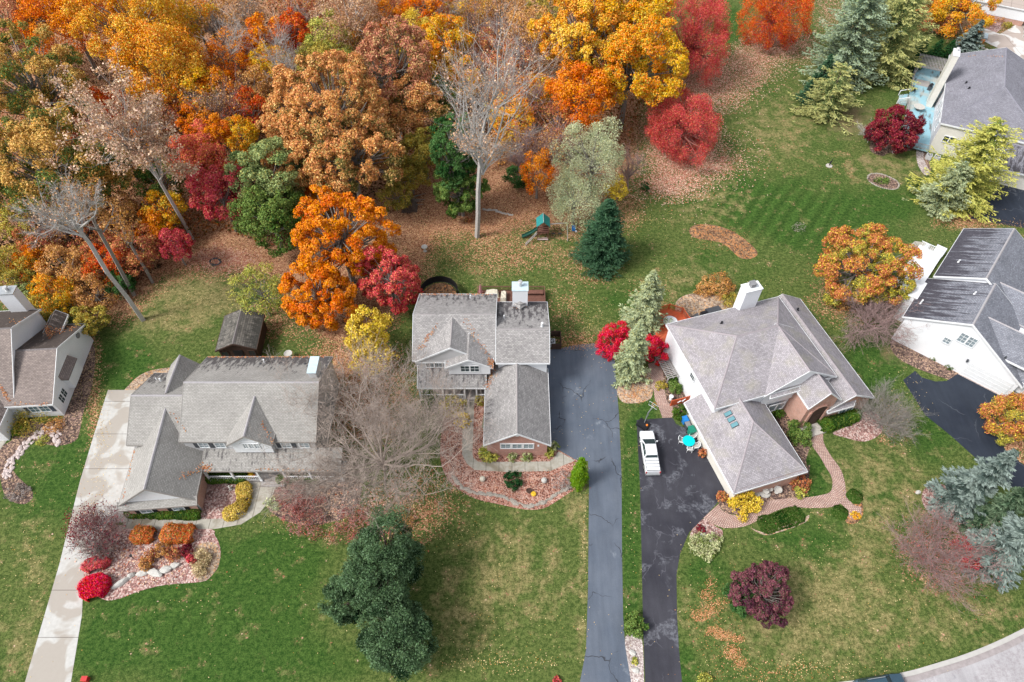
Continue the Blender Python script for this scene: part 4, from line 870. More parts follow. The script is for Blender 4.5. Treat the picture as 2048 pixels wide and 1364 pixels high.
m = MB(); m.bar((.05, 0, .5), (.4, .1, .75), .08); m.bar((-.05, 0, .5), (-.3, .15, .35), .08); part(m, 'arm', 'stone_white', t)
t = PT('statue', 'dark heron figure on a stone slab in the right lawn', 'statue', 1658, 332); m = MB(); m.tube([(0, 0, .1), (0, 0, .7), (.1, 0, 1.0), (.05, 0, 1.35), (.25, 0, 1.42)], [.03, .16, .1, .05, .02], 6); part(m, 'body', 'black', t); m = MB(); m.cyl((0, 0), .55, 0, .1, 7); part(m, 'slab', 'stone', t)
lobj('planter', 'round planter with orange brown grasses beside the garage door', 'planter', 1406, 910, [(0, 0), (.25, 0), (.38, .4), (.42, .42), (.32, .42), (0, .38)], 'dark_wood')

m = MB(); m.bar((0, 0, 0), (0, 0, .7), .05); m.cyl((0, 0), .12, .7, .85, 8, .16); t = PT('spotlight', 'black garden spotlight on a stake in the front bed', 'lamp', 268, 1117); part(m, 'stake', 'black', t)
m = MB(); m.box(-.25, .25, -.2, .2, 0, .55); m.box(-.28, .28, -.23, .23, .55, .62); t = PT('utility_box', 'red orange box at the very bottom left edge of the lawn', 'box', 174, 1360); part(m, 'cabinet', 'red', t)
# --- trampoline
c = W(880, 599); t = thing('trampoline', 'round black netted trampoline covered with leaves behind the centre house', 'trampoline', (c.x, c.y, 0)); rr = 2.6
m = MB(); m.cyl((0, 0), rr-.25, .84, .86, 28); part(m, 'mat', 'mulch_brown', t)
m = MB(); ring = [(rr*math.cos(2*math.pi*k/28), rr*math.sin(2*math.pi*k/28), .86) for k in range(28)]; m.tube(ring, .06, 6, closed=True); part(m, 'frame', 'black', t)
m = MB()
for k in range(28):
    a, b = 2*math.pi*k/28, 2*math.pi*(k+1)/28; m.poly([((rr-.02)*math.cos(a), (rr-.02)*math.sin(a), .9), ((rr-.02)*math.cos(b), (rr-.02)*math.sin(b), .9), ((rr-.02)*math.cos(b), (rr-.02)*math.sin(b), 2.0), ((rr-.02)*math.cos(a), (rr-.02)*math.sin(a), 2.0)])
part(m, 'safety_net', 'net', t)
for k in range(6):
    a = 2*math.pi*k/6; m = MB(); m.bar((rr*1.02*math.cos(a), rr*1.02*math.sin(a), 0), (rr*1.02*math.cos(a), rr*1.02*math.sin(a), 2.1), .07); part(m, 'leg', 'dark_grey', t)
# --- brown deck with furniture
a, b = W(955, 573, .6), W(1090, 600, .6); dk = thing('deck', 'brown wooden deck behind the centre house around the chimney', 'deck', ((a.x+b.x)/2, 60.7, 0)); w_ = (b.x-a.x)/2
m = MB(); m.box(-w_, w_, -3.1, 3.2, .42, .6)
for k in range(23): m.box(-w_, w_, -3.1+.27*k, -3.1+.27*k+.24, .602, .625)
part(m, 'floor', 'deck_brown', dk); m = MB(); railing(m, (-w_, 3.15, 0), (w_, 3.15, 0), .6, .9, .15, t=.05); part(m, 'railing', 'deck_brown', dk); m = MB(); railing(m, (w_-.05, -3.1, 0), (w_-.05, 3.1, 0), .6, .9, .15, t=.05); part(m, 'railing', 'deck_brown', dk)
m = MB(); m.box(1.8, w_-.2, 2.2, 2.9, .95, 1.1); m.box(1.9, 2.05, 2.3, 2.8, .6, .95); m.box(w_-.5, w_-.35, 2.3, 2.8, .6, .95); part(m, 'bench', 'deck_brown', dk)
p = W(961, 580, 1.5); t = thing('umbrella', 'closed pink patio umbrella on the brown deck', 'umbrella', (p.x, p.y, .625)); part(lathe([(.03, .3), (.28, .5), (.22, .9), (.12, 1.7), (.02, 2.1), (0, 2.15)], 8), 'canopy', 'pink', t, True); m = MB(); m.cyl((0, 0), .03, 0, 2.2, 6); m.cyl((0, 0), .25, 0, .08, 10); part(m, 'pole', 'dark_wood', t)
def cover(name, label, px, py, sx, sy, h, rz, z0):
    p = W(px, py, z0+h); rs = np.random.RandomState(int(px)); m = MB(); N = 8
    f = lambda i, j: Vector(((i/N-.5)*sx, (j/N-.5)*sy, h*(1 if 0 < i < N and 0 < j < N else 0)+(.06*math.sin(i*1.3+j*2.1) if 0 < i < N and 0 < j < N else 0)))
    for i in range(N):
        for j in range(N): m.poly([f(i, j), f(i+1, j), f(i+1, j+1), f(i, j+1)])
    o = m.build(name, 'tarp'); o.location = (p.x, p.y, z0); o.rotation_euler.z = R(rz); return tag(o, label, 'cover')
cover('furniture_cover', 'large beige cover over patio furniture on the brown deck', 984, 583, 1.9, 1.1, .75, 4, .63); cover('furniture_cover', 'narrow beige cover beside the white chimney', 1007, 589, .85, 1.8, .8, -3, .63)
# --- air conditioner and its screen
def ac_unit(label, px, py, rz=0):
    t = PT('air_conditioner', label, 'air conditioner', px, py, .8, rz); m = MB(); m.box(-.42, .42, -.42, .42, 0, .8)
    for k in range(7): m.box(-.43, .43, -.43, .43, .08+k*.1, .1+k*.1, 0)
    part(m, 'casing', 'light_grey', t); m = MB(); m.cyl((0, 0), .34, .802, .83, 18); part(m, 'fan_grille', 'dark_grey', t); m = MB(); m.cyl((0, 0), .1, .832, .87, 10)
    for k in range(5): a = k*1.2566; m.bar((.05*math.cos(a), .05*math.sin(a), .85), (.32*math.cos(a), .32*math.sin(a), .85), .05, .02)
    part(m, 'fan', 'light_grey', t); return t
ac_unit('square air conditioner in a dark fence screen beside the centre house', 1104, 682); ac_unit('grey air conditioner beside the upper right house', 1860, 309, -25); ac_unit('second smaller condenser next to the upper right house wall', 1876, 312, -25)
t = PT('fence_screen', 'dark wooden screen around the air conditioner', 'fence', 1105, 686); m = MB(); m.box(-.2, 1.1, -1.05, -.95, 0, 1.1); m.box(1.0, 1.1, -.95, 1.2, 0, 1.1); m.box(-.2, 1.1, 1.1, 1.2, 0, 1.1); part(m, 'panel', 'dark_wood', t)
# --- playset
c = W(1085, 473); t = thing('playset', 'wooden playset with green peaked roof and dark green slide', 'playset', (c.x, c.y, 0))
for sx in (-.75, .75):
    for sy in (-.75, .75): m = MB(); m.box(sx-.06, sx+.06, sy-.06, sy+.06, 0, 2.9); part(m, 'post', 'deck_brown', t)
m = MB(); m.box(-.8, .8, -.8, .8, 1.35, 1.45); part(m, 'platform', 'deck_brown', t)
m = MB()
for z in (.35, 1.7, 2.1, 2.5): m.box(-.82, .82, -.86, -.8, z, z+.09)
for k in range(8): m.box(.8, .86, -.75+k*.19, -.63+k*.19, 1.45, 2.2); m.box(-.7+k*.18, -.58+k*.18, .8, .86, 1.45, 2.2)
part(m, 'rail_boards', 'deck_brown', t); m = MB(); m.box(-.8, .8, -1.0, -.6, .25, .33); part(m, 'seat', 'stone_pink', t)
m = MB()
for sg in (-1, 1): m.poly([(0, -1., 3.75), (sg*1.0, -1., 2.8), (sg*1.0, 1., 2.8), (0, 1., 3.75)]); m.poly([(0, -1., 3.69), (sg*1.0, -1., 2.74), (sg*1.0, 1., 2.74), (0, 1., 3.69)])
part(m, 'canopy', 'teal_roof', t); m = MB(); m.bar((0, -1.05, 3.78), (0, 1.05, 3.78), .07); part(m, 'ridge_pole', 'wicker', t)
m = MB(); A_, B_ = Vector((-.8, .1, 1.5)), Vector((-3.1, -.3, .25)); n_ = Vector((-.17, .98, 0)); pr = [A_+(B_-A_)*k/8-Vector((0, 0, .18*math.sin(math.pi*k/8))) for k in range(9)]
for k in range(8):
    m.poly([pr[k]-n_*.26, pr[k+1]-n_*.26, pr[k+1]+n_*.26, pr[k]+n_*.26])
    for s_ in (-1, 1): m.bar(pr[k]+n_*.28*s_+Vector((0, 0, .08)), pr[k+1]+n_*.28*s_+Vector((0, 0, .08)), .05, .2)
part(m, 'slide', 'dark_green', t)
m = MB(); m.bar((-.85, -.5, 1.45), (-2.6, -1.6, .05), .07); m.bar((-.85, -.9, 1.45), (-2.6, -2.0, .05), .07)
for k in range(1, 8): q = k/8; m.bar((-.85-1.75*q, -.5-1.1*q, 1.45-1.4*q), (-.85-1.75*q, -.9-1.1*q, 1.45-1.4*q), .06)
part(m, 'ladder', 'weathered', t)
m = MB(); m.bar((.8, 0, 2.45), (3.6, .3, 2.45), .12); m.bar((3.6, .3, 2.45), (3.7, -1., 0), .1); m.bar((3.6, .3, 2.45), (3.7, 1.5, 0), .1); part(m, 'swing_beam', 'weathered', t)
for x in (1.6, 2.6):
    m = MB(); m.bar((x-.2, .15, 2.4), (x-.2, .15, .5), .02); m.bar((x+.2, .15, 2.4), (x+.2, .15, .5), .02); m.box(x-.25, x+.25, .05, .25, .45, .5); part(m, 'swing', 'dark_grey', t)
t = PT('toy_seat', 'small blue toy chair beside the playset', 'toy', 1147, 461); m = MB(); m.box(-.25, .25, -.25, .25, .1, .35); m.box(-.25, .25, .2, .28, .35, .8); m.box(-.3, -.22, -.2, .2, .35, .5); m.box(.22, .3, -.2, .2, .35, .5); part(m, 'shell', 'blue_plastic', t)
lobj('ball', 'white ball lying in the leaves beside the blue toy', 'ball', 1152, 464, [(0, 0), (.12, .03), (.18, .15), (.12, .27), (0, .3)], 'white_trim', 1.)
# --- woodpile
c = W(820, 418); t = thing('woodpile', 'dark pile of stacked firewood and branches at the forest edge', 'woodpile', (c.x, c.y, 0)); rs = random.Random(4); m = MB()
for z in range(5):
    for k in range(9-z): x = -1.1+k*.27+z*.13; m.cyl((0, 0), .12, -.9, .9, 7, M=Matrix.Translation((x, rs.uniform(-.15, .15), .14+z*.23)) @ Matrix.Rotation(R(90), 4, 'X'))
part(m, 'logs', 'bark_dark', t); m = MB()
for k in range(14): a = rs.uniform(-.4, .5); x, y = rs.uniform(-1.5, .5), rs.uniform(.6, 2.4); m.tube([(x, y, .15+rs.random()*.5), (x+2*math.cos(a), y+2*math.sin(a), .3+rs.random()*.5)], [.07, .04], 5)
part(m, 'branches', 'bark', t)
# --- pickup truck
p = W(1298.5, 906, .8); trk = thing('pickup_truck', 'white four door pickup with ribbed bed cover parked on the dark driveway', 'pickup', (15.95, 38.6, 0), R(1.2)); trk.scale = (.88, .96, 1)
def section_body(secs, mats, name, parent, smooth=True):
    """secs: list of (y, [(x,z)...]) half sections mirrored"""
    m = MB(); rings = []
    for y, pr in secs: rings.append([Vector((x, y, z)) for x, z in pr]+[Vector((-x, y, z)) for x, z in pr[::-1]])
    for i in range(len(rings)-1):
        A_, B_ = rings[i], rings[i+1]; n = len(A_)
        for k in range(n): m.poly([A_[k], B_[k], B_[(k+1) % n], A_[(k+1) % n]])
    m.poly(rings[0]); m.poly(rings[-1][::-1]); return m.build(name, mats, parent, False)
lo, L2 = .38, 2.85
bs = lambda w, zt, c=.08: [(w*.9, lo), (w, lo+.15), (w, zt-.18), (w-c, zt-.03), (w-c*2.4, zt)]
section_body([(L2, bs(.78, .82)), (L2-.12, bs(.90, .98)), (L2-.5, bs(.96, 1.04)), (1.55, bs(.98, 1.10)), (1.2, bs(.98, 1.12)), (-.9, bs(.98, 1.14)), (-2.75, bs(.98, 1.18)), (-2.82, bs(.95, 1.15))], 'car_white', 'body', trk)
section_body([(1.2, [(.82, 1.08), (.78, 1.14)]), (.45, [(.88, 1.08), (.72, 1.78), (.60, 1.83)]), (-.7, [(.88, 1.08), (.72, 1.80), (.60, 1.86)]), (-.95, [(.86, 1.08), (.70, 1.70), (.6, 1.74)])][1:], 'car_white', 'cab', trk)
def gquad(pts, name, mat='glass_dark', th=.012, parent=None):
    m = MB(); P = [Vector(q) for q in pts]; n = (P[1]-P[0]).cross(P[2]-P[0]).normalized()*th; m.poly([q+n for q in P]); m.poly([q-n for q in P][::-1])
    for k in range(len(P)): m.poly([P[k]-n, P[(k+1) % len(P)]-n, P[(k+1) % len(P)]+n, P[k]+n])
    return m.build(name, mat, parent or trk)
gquad([(-.80, 1.52, 1.13), (.80, 1.52, 1.13), (.66, .46, 1.76), (-.66, .46, 1.76)], 'windscreen'); gquad([(-.78, -1.02, 1.16), (.78, -1.02, 1.16), (.66, -.93, 1.66), (-.66, -.93, 1.66)], 'rear_window')
for s_ in (-1, 1):
    m = MB(); m.poly([(s_*.81, 1.54, 1.10), (s_*.67, .46, 1.78), (s_*.74, .44, 1.74), (s_*.90, 1.3, 1.08)]); m.poly([(s_*.8, 1.5, 1.08), (s_*.9, 1.27, 1.06), (s_*.74, .42, 1.72), (s_*.66, .44, 1.76)]); part(m, 'pillar', 'car_white', trk)
    gquad([(s_*.895, 1.1, 1.14), (s_*.895, -.1, 1.16), (s_*.765, -.1, 1.68), (s_*.765, .42, 1.66)], 'side_window'); gquad([(s_*.895, -.18, 1.16), (s_*.895, -.82, 1.16), (s_*.765, -.72, 1.66), (s_*.765, -.18, 1.68)], 'side_window')
    m = MB(); m.box(s_*1.08-.11, s_*1.08+.11, 1.08, 1.2, 1.12, 1.3); m.bar((s_*.85, 1.14, 1.15), (s_*1.08, 1.14, 1.18), .06); part(m, 'mirror', 'car_white', trk)
    m = MB(); m.box(s_*.72-.18, s_*.72+.18, L2-.16, L2-.02, .72, .92); part(m, 'headlight', 'glass_pale', trk)
    m = MB(); m.box(s_*.9-.07, s_*.9+.07, -2.86, -2.8, .7, 1.08); part(m, 'tail_light', 'red', trk)
    for y in (1.85, -1.8):
        m = MB(); m.cyl((0, 0), .38, -.13, .13, 18, M=Matrix.Translation((s_*.88, y, .38)) @ Matrix.Rotation(R(90), 4, 'Y')); wh = part(m, 'wheel', 'rubber', trk); m = MB(); m.cyl((0, 0), .22, -.145, .145, 12, M=Matrix.Translation((s_*.88, y, .38)) @ Matrix.Rotation(R(90), 4, 'Y')); part(m, 'rim', 'metal', wh)
for k in range(4): m = MB(); m.box(-.84, .84, -1.48-.42*k+.055, -1.08-.42*k, 1.2, 1.25); part(m, 'bed_cover_panel', 'car_white', trk)
m = MB(); m.box(-.87, .87, -2.76, -1.05, 1.13, 1.205); part(m, 'bed_cover_seal', 'dark_grey', trk)
m = MB(); m.box(-.92, .92, -3.0, -2.84, .42, .62); part(m, 'bumper', 'metal', trk); m = MB(); m.box(-.88, .88, L2-.02, L2+.08, .42, .6); part(m, 'bumper', 'metal', trk)
# --- dark blue suv cut by the bottom edge
suv = thing('suv', 'dark blue car on the road, cut off by the bottom edge', 'car', (0, 0, 0)); q = W(1766, 1372, 1.0); suv.location = (q.x, q.y, .01); suv.rotation_euler.z = R(8)
bx = lambda w, zt: [(w*.9, .3), (w, .45), (w, zt-.2), (w-.08, zt-.02), (w-.3, zt)]
Rz = Matrix.Rotation(R(-90), 4, 'Z')
b_ = section_body([(2.35, bx(.75, .75)), (2.2, bx(.88, .9)), (1.1, bx(.93, 1.02)), (-2.1, bx(.93, 1.06)), (-2.35, bx(.85, .95))], 'car_blue', 'body', suv); b_.rotation_euler.z = R(-90)
b_ = section_body([(1.0, [(.85, 1.0), (.8, 1.03)]), (.3, [(.86, 1.0), (.66, 1.6), (.5, 1.66)]), (-1.6, [(.86, 1.0), (.66, 1.62), (.5, 1.68)]), (-2.15, [(.8, 1.0), (.74, 1.1), (.6, 1.12)])], 'glass_dark', 'glass', suv); b_.rotation_euler.z = R(-90)
b_ = section_body([(.25, [(.69, 1.6), (.5, 1.69)]), (-1.62, [(.69, 1.62), (.5, 1.71)])], 'car_blue', 'top', suv); b_.rotation_euler.z = R(-90)
for s_ in (-1, 1):
    m = MB(); m.bar((-1.5, s_*.62, 1.78), (.2, s_*.62, 1.76), .05); m.bar((-1.4, s_*.62, 1.66), (-1.4, s_*.62, 1.78), .05); m.bar((.1, s_*.62, 1.66), (.1, s_*.62, 1.76), .05); part(m, 'roof_rail', 'metal', suv)
    for x in (1.45, -1.45): m = MB(); m.cyl((0, 0), .34, -.12, .12, 16, M=Matrix.Translation((x, s_*.84, .34)) @ Matrix.Rotation(R(90), 4, 'X')); part(m, 'wheel', 'rubber', suv)
# --- basketball hoop, bins, garden table and chairs by the garage
t = thing('basketball_hoop', 'basketball hoop with angled pole and black base beside the pickup', 'basketball hoop', (15.75, 42.6, 0), R(-40))
m = MB(); m.poly([(-.75, -.55, .0), (.75, -.55, .0), (.55, -.5, .32), (-.55, -.5, .32)]); m.box(-.7, .7, -.5, .6, .0, .3); m.box(-.55, .55, -.4, .5, .3, .36); part(m, 'base', 'black', t)
m = MB(); m.tube([(0, .3, .3), (0, .55, 2.2), (.2, .9, 3.1)], .06, 8); m.bar((0, .2, .3), (.1, .8, 2.8), .05); part(m, 'pole', 'metal', t); m = MB(); m.tube([(-.45, 1.17, 2.75), (.65, 1.17, 2.75), (.65, 1.17, 3.5), (-.45, 1.17, 3.5)], .03, 5, closed=True); m.tube([(-.1, 1.17, 2.85), (.3, 1.17, 2.85), (.3, 1.17, 3.15), (-.1, 1.17, 3.15)], .02, 5, closed=True); bb = part(m, 'backboard', 'light_grey', t)
m = MB(); m.tube([(.1+.25*math.cos(a), 1.5+.25*math.sin(a), 2.95) for a in np.linspace(0, 6.283, 16, False)], .02, 5, closed=True); part(m, 'hoop_ring', 'orange', bb)
lobj('ball', 'orange basketball on the hoop base', 'ball', 1293, 854, [(0, 0.3), (.1, .33), (.15, .43), (.1, .55), (0, .58)], 'orange', 1.)
def bin_(label, x, y, mat, lid, rz=17, s=1.):
    t = thing('wheeled_bin', label, 'bin', (x, y, 0), R(rz)); m = MB(); a = .27*s; b = .33*s; lo_ = [(-a*.8, -b*.75, .05), (a*.8, -b*.75, .05), (a*.8, b*.75, .05), (-a*.8, b*.75, .05)]; hi = [(-a, -b, .95*s), (a, -b, .95*s), (a, b, .95*s), (-a, b, .95*s)]
    for k in range(4): m.poly([lo_[k], lo_[(k+1) % 4], hi[(k+1) % 4], hi[k]])
    m.poly(lo_[::-1]); part(m, 'bin_body', mat, t); m = MB(); m.box(-a-.03, a+.03, -b-.03, b+.05, .95*s, 1.02*s); m.box(-a*.7, a*.7, -b*.7, b*.7, 1.02*s, 1.06*s); part(m, 'lid', lid, t)
    for sg in (-1, 1): m = MB(); m.cyl((0, 0), .1, -.03, .03, 10, M=Matrix.Translation((sg*a, b*.8, .1)) @ Matrix.Rotation(R(90), 4, 'Y')); part(m, 'wheel', 'rubber', t)
    return t
bin_('blue wheeled bin with bright blue lid at the garage wall', 20.75, 42.9, 'blue_plastic', 'blue_plastic', s=1.05); bin_('dark grey wheeled bin with blue items between blue and green ones', 20.95, 42.15, 'dark_grey', 'mid_grey'); bin_('wide green plastic bin next to the garden chairs', 21.25, 41.35, 'green_plastic', 'green_plastic', s=1.25)
bin_('blue wheeled bin half hidden by the yellow green pine', *W(1925, 330).xy, 'blue_plastic', 'blue_plastic', -25, 1.2)
t = thing('garden_table', 'round turquoise garden table on the dark driveway', 'table', (20.72, 40.05, 0)); m = MB(); m.cyl((0, 0), .72, .70, .74, 26); part(m, 'table_top', 'turquoise', t); m = MB(); m.cyl((0, 0), .05, 0, .7, 8); m.cyl((0, 0), .3, 0, .05, 12); part(m, 'pedestal', 'mid_grey', t)
def chair(label, x, y, rz, mat='wicker', frame='white_trim', z=0):
    t = thing('garden_chair', label, 'chair', (x, y, z), R(rz), 'garden chairs'); m = MB(); m.box(-.24, .24, -.24, .24, .40, .45); part(m, 'seat', mat, t); m = MB(); m.poly([(-.24, .25, .45), (.24, .25, .45), (.24, .42, .95), (-.24, .42, .95)]); m.poly([(-.24, .28, .45), (-.24, .45, .95), (.24, .45, .95), (.24, .28, .45)]); part(m, 'backrest', mat, t)
    m = MB(); m.tube([(-.3, -.28, .62), (-.32, .2, .64), (-.28, .42, .95), (0, .47, 1.0), (.28, .42, .95), (.32, .2, .64), (.3, -.28, .62)], .035, 6); m.tube([(-.27, -.27, .42), (.27, -.27, .42), (.27, .27, .42), (-.27, .27, .42)], .03, 6, closed=True); part(m, 'frame', frame, t)
    for sx in (-1, 1):
        for sy in (-1, 1): m = MB(); m.bar((sx*.28, sy*.26, 0), (sx*.29, sy*.26, .62 if sy < 0 else .45), .035); part(m, 'leg', frame, t)
    return t
chair('white framed garden chair above right of the turquoise table', 21.35, 40.85, -60); chair('white framed garden chair lower right of the turquoise table', 21.5, 39.5, -80); chair('white framed garden chair directly below the turquoise table', 20.75, 39.15, 170); chair('white framed garden chair tucked left of the turquoise table', 19.98, 40.25, 70)
# --- red deck behind the lilac roofed house (local frame of that house)
def house_frame(name, label, cat, H_, loc=(0, 0)):
    M_ = Matrix.Rotation(H_.rz, 4, 'Z'); q = M_ @ Vector((loc[0], loc[1], 0)); return thing(name, label, cat, (H_.o[0]+q.x, H_.o[1]+q.y, 0), H_.rz)
dk = house_frame('deck', 'orange red stained deck with rails behind the lilac roofed house', 'deck', Ch); pts = [(2.2, 21.7), (8.9, 21.7), (8.9, 24.4), (7.1, 24.6), (7.0, 26.4), (5.6, 27.6), (2.8, 27.4), (2.2, 25)]
m = MB(); m.poly([(x, y, .9) for x, y in pts]); m.poly([(x, y, .7) for x, y in pts][::-1])
for k in range(len(pts)): a, b = pts[k], pts[(k+1) % len(pts)]; m.poly([(*a, .7), (*b, .7), (*b, .9), (*a, .9)])
part(m, 'floor', 'deck_red', dk); m = MB()
for k in range(38): x = 2.3+k*.18; m.box(x, x+.03, 21.8, 24.3, .902, .915)
part(m, 'board_gaps', 'deck_brown', dk)
for a, b in ((1, 2), (2, 3), (3, 4), (4, 5), (5, 6), (6, 7)):
    m = MB(); railing(m, (*pts[a], 0), (*pts[b], 0), .9, .95, .16, t=.05); m.box(pts[b][0]-.07, pts[b][0]+.07, pts[b][1]-.07, pts[b][1]+.07, .0, 1.95); part(m, 'railing', 'deck_red', dk)
m = MB()
for k in range(5): m.box(.4+.36*k, .76+.36*k, 21.4, 23.0, .0, .18*(k+1))
part(m, 'stairs', 'deck_red', dk); m = MB(); m.bar((.4, 21.4, .9), (2.2, 21.4, 1.85), .1); m.bar((.4, 23.0, .9), (2.2, 23.0, 1.85), .1); m.box(.35, .47, 21.35, 21.47, 0, .95); m.box(.35, .47, 22.95, 23.07, 0, .95); part(m, 'stair_rail', 'deck_red', dk)
def round_table(label, x, y, z, r, mat, H_=None):
    t = house_frame('patio_table', label, 'table', H_, (x, y)); t.location.z = z; m = MB(); m.cyl((0, 0), r, .70, .74, 24); part(m, 'table_top', mat, t); m = MB(); m.cyl((0, 0), .05, 0, .7, 8); m.cyl((0, 0), .28, 0, .05, 12); part(m, 'pedestal', 'mid_grey', t); return t
round_table('round white table on the orange red deck', 4.5, 25.0, .915, .95, 'white_trim', Ch)
def grill(label, x, y, z, H_, rz=0):
    t = house_frame('grill', label, 'grill', H_, (x, y)); t.location.z = z; t.rotation_euler.z += R(rz); m = MB(); m.box(-.4, .4, -.28, .28, 0, .75); part(m, 'cart', 'dark_grey', t); m = MB()
    for k in range(8): a0, a1 = math.pi*k/8, math.pi*(k+1)/8; m.poly([(-.42, -.3*math.cos(a0), .78+.3*math.sin(a0)), (.42, -.3*math.cos(a0), .78+.3*math.sin(a0)), (.42, -.3*math.cos(a1), .78+.3*math.sin(a1)), (-.42, -.3*math.cos(a1), .78+.3*math.sin(a1))])
    for s_ in (-1, 1): m.poly([(s_*.42, -.3*math.cos(math.pi*k/8), .78+.3*math.sin(math.pi*k/8)) for k in range(9)])
    part(m, 'hood', 'black', t); m = MB(); m.bar((-.3, -.34, .9), (.3, -.34, .9), .04); m.box(.42, .8, -.2, .2, .72, .76); part(m, 'side_shelf', 'metal', t); return t
grill('black and grey grill beside the orange red deck rail', 9.9, 25.6, 0, Ch); 
t = house_frame('storage_bench', 'dark grey covered bench left of the white chimney', 'bench', Ch, (11.4, 25.6)); m = MB(); m.box(-1.0, 1.0, -.6, .6, .1, .7); m.box(-1.05, 1.05, -.65, .65, .7, .78); m.cyl((0, 0), .25, .78, .84, 12); part(m, 'cover', 'dark_grey', t)
t = house_frame('garden_chair', 'dark lounge chair just below the orange red deck rail', 'chair', Ch, (8.0, 25.5)); m = MB(); m.box(-.9, .5, -.35, .35, .3, .42); m.poly([(.5, -.35, .42), (1.0, -.35, .95), (1.0, .35, .95), (.5, .35, .42)]); m.box(-.8, -.72, -.3, .3, 0, .3); m.box(.4, .48, -.3, .3, 0, .3); part(m, 'seat', 'dark_grey', t)
t = house_frame('trellis', 'orange red trellis fence against the back wall', 'fence', Ch, (11.9, 24.3)); m = MB()
for z in (.4, .8, 1.2): m.bar((-1.8, 0, z), (1.8, 0, z), .06)
for k in range(9): m.bar((-1.7+k*.42, 0, 0), (-1.7+k*.42, 0, 1.4), .05)
part(m, 'lattice', 'deck_red', t)
t = house_frame('arbor', 'weathered slatted side porch roof along the white side wall', 'arbor', Ch, (1.2, 18.6)); m = MB()
for k in range(14): m.box(-.75, .85, -1.7+k*.26, -1.6+k*.26, 1.2, 1.27)
for x in (-.7, .0, .75): m.box(x-.04, x+.04, -1.8, 1.9, 1.1, 1.19)
part(m, 'slats', 'weathered', t)
for x, y in ((-.7, -1.7), (-.7, 1.8)): m = MB(); m.box(x-.06, x+.06, y-.06, y+.06, 0, 1.1); part(m, 'post', 'weathered', t)
t = house_frame('garden_fence', 'orange red fence panel with white ornaments near the garage bins', 'fence', Ch, (.9, 13.8)); m = MB()
for k in range(14): m.box(-1.4+k*.2, -1.24+k*.2, -.04, .04, .05, 1.25-.12*math.sin(k*.24))
m.bar((-1.4, .06, .35), (1.4, .06, .35), .07); m.bar((-1.4, .06, 1.0), (1.4, .06, 1.0), .07); part(m, 'boards', 'deck_red', t); m = MB(); m.tube([(-.5, -.1, .5), (-.2, -.12, .8), (.1, -.1, .6), (.4, -.12, .95), (.2, -.1, .4)], .06, 6); part(m, 'ornament', 'white_trim', t)
# --- blue deck with pergola
dk = house_frame('deck', 'peeling pale blue painted deck beside the upper right house', 'deck', Eh); 
s = NB('deck_peel', .85, .2); c_ = s.mix(s.mr(s.noise(1.1, 6, .75, stretch=(1, .25, 1)), .53, .60), (.27, .47, .55), (.16, .18, .18)); c_ = s.mix(s.mr(s.noise(.22, 2), .52, .64), c_, (.42, .44, .41)); s.base(c_)
m = MB(); m.box(-4.7, -.2, -1.0, 26.5, .5, .8); part(m, 'floor', 'deck_peel', dk)
for a, b in (((-4.7, -1), (-.2, -1)), ((-4.7, -1), (-4.7, 12.5)), ((-4.7, 15.8), (-4.7, 26.5)), ((-4.7, 26.5), (-.2, 26.5))): m = MB(); railing(m, (*a, 0), (*b, 0), .8, .9, .2, t=.05); part(m, 'railing', 'weathered', dk)
m = MB()
for k in range(4): m.box(-5.1-.35*k, -4.75-.35*k, 12.6, 15.6, 0, .6-.15*k)
part(m, 'stairs', 'deck_peel', dk); m = MB(); m.bar((-6.3, 12.6, .9), (-4.7, 12.6, 1.7), .12); m.bar((-6.3, 15.6, .9), (-4.7, 15.6, 1.7), .12); m.box(-6.36, -6.24, 12.54, 12.66, 0, .9); m.box(-6.36, -6.24, 15.54, 15.66, 0, .9); part(m, 'stair_rail', 'white_trim', dk)
m = MB(); m.box(-3.9, -1.7, 19.0, 21.2, .802, .815); part(m, 'worn_mat', 'weathered', dk)
t = house_frame('pergola', 'grey slatted pergola at the far end of the blue deck', 'pergola', Eh, (-2.3, 24.3)); m = MB()
for k in range(20): x = -2.4+k*.25; m.box(x, x+.1, -2.4, 2.4, 2.75, 2.9)
m.box(-2.4, 2.4, -2.2, -2.08, 2.6, 2.75); m.box(-2.4, 2.4, 2.08, 2.2, 2.6, 2.75); part(m, 'slats', 'weathered', t)
for x in (-2.2, 2.2):
    for y in (-2.14, 2.14): m = MB(); m.box(x-.07, x+.07, y-.07, y+.07, .8, 2.6); part(m, 'post', 'weathered', t)
round_table('round pale table on the blue deck near the chimney', -2.9, 10.6, .8, .95, 'stone_white', Eh); grill('black grill against the chimney on the blue deck', -1.6, 18.4, .8, Eh, 70)
t = house_frame('garden_chair', 'dark chair at the stairs of the blue deck', 'chair', Eh, (-4.2, 16.5)); m = MB(); m.box(-.3, .3, -.3, .3, 1.2, 1.26); m.box(-.3, -.24, -.3, .3, .8, 1.75); m.box(-.3, .3, .24, .3, .8, 1.3); part(m, 'seat', 'black', t)
t = house_frame('garden_bench', 'grey bench at the near end of the blue deck', 'bench', Eh, (-2.6, 3.2)); m = MB(); m.box(-.9, .9, -.3, .3, 1.2, 1.27); m.box(-.9, .9, .24, .3, 1.27, 1.75); m.box(-.85, -.77, -.25, .25, .8, 1.2); m.box(.77, .85, -.25, .25, .8, 1.2); part(m, 'seat', 'weathered', t)
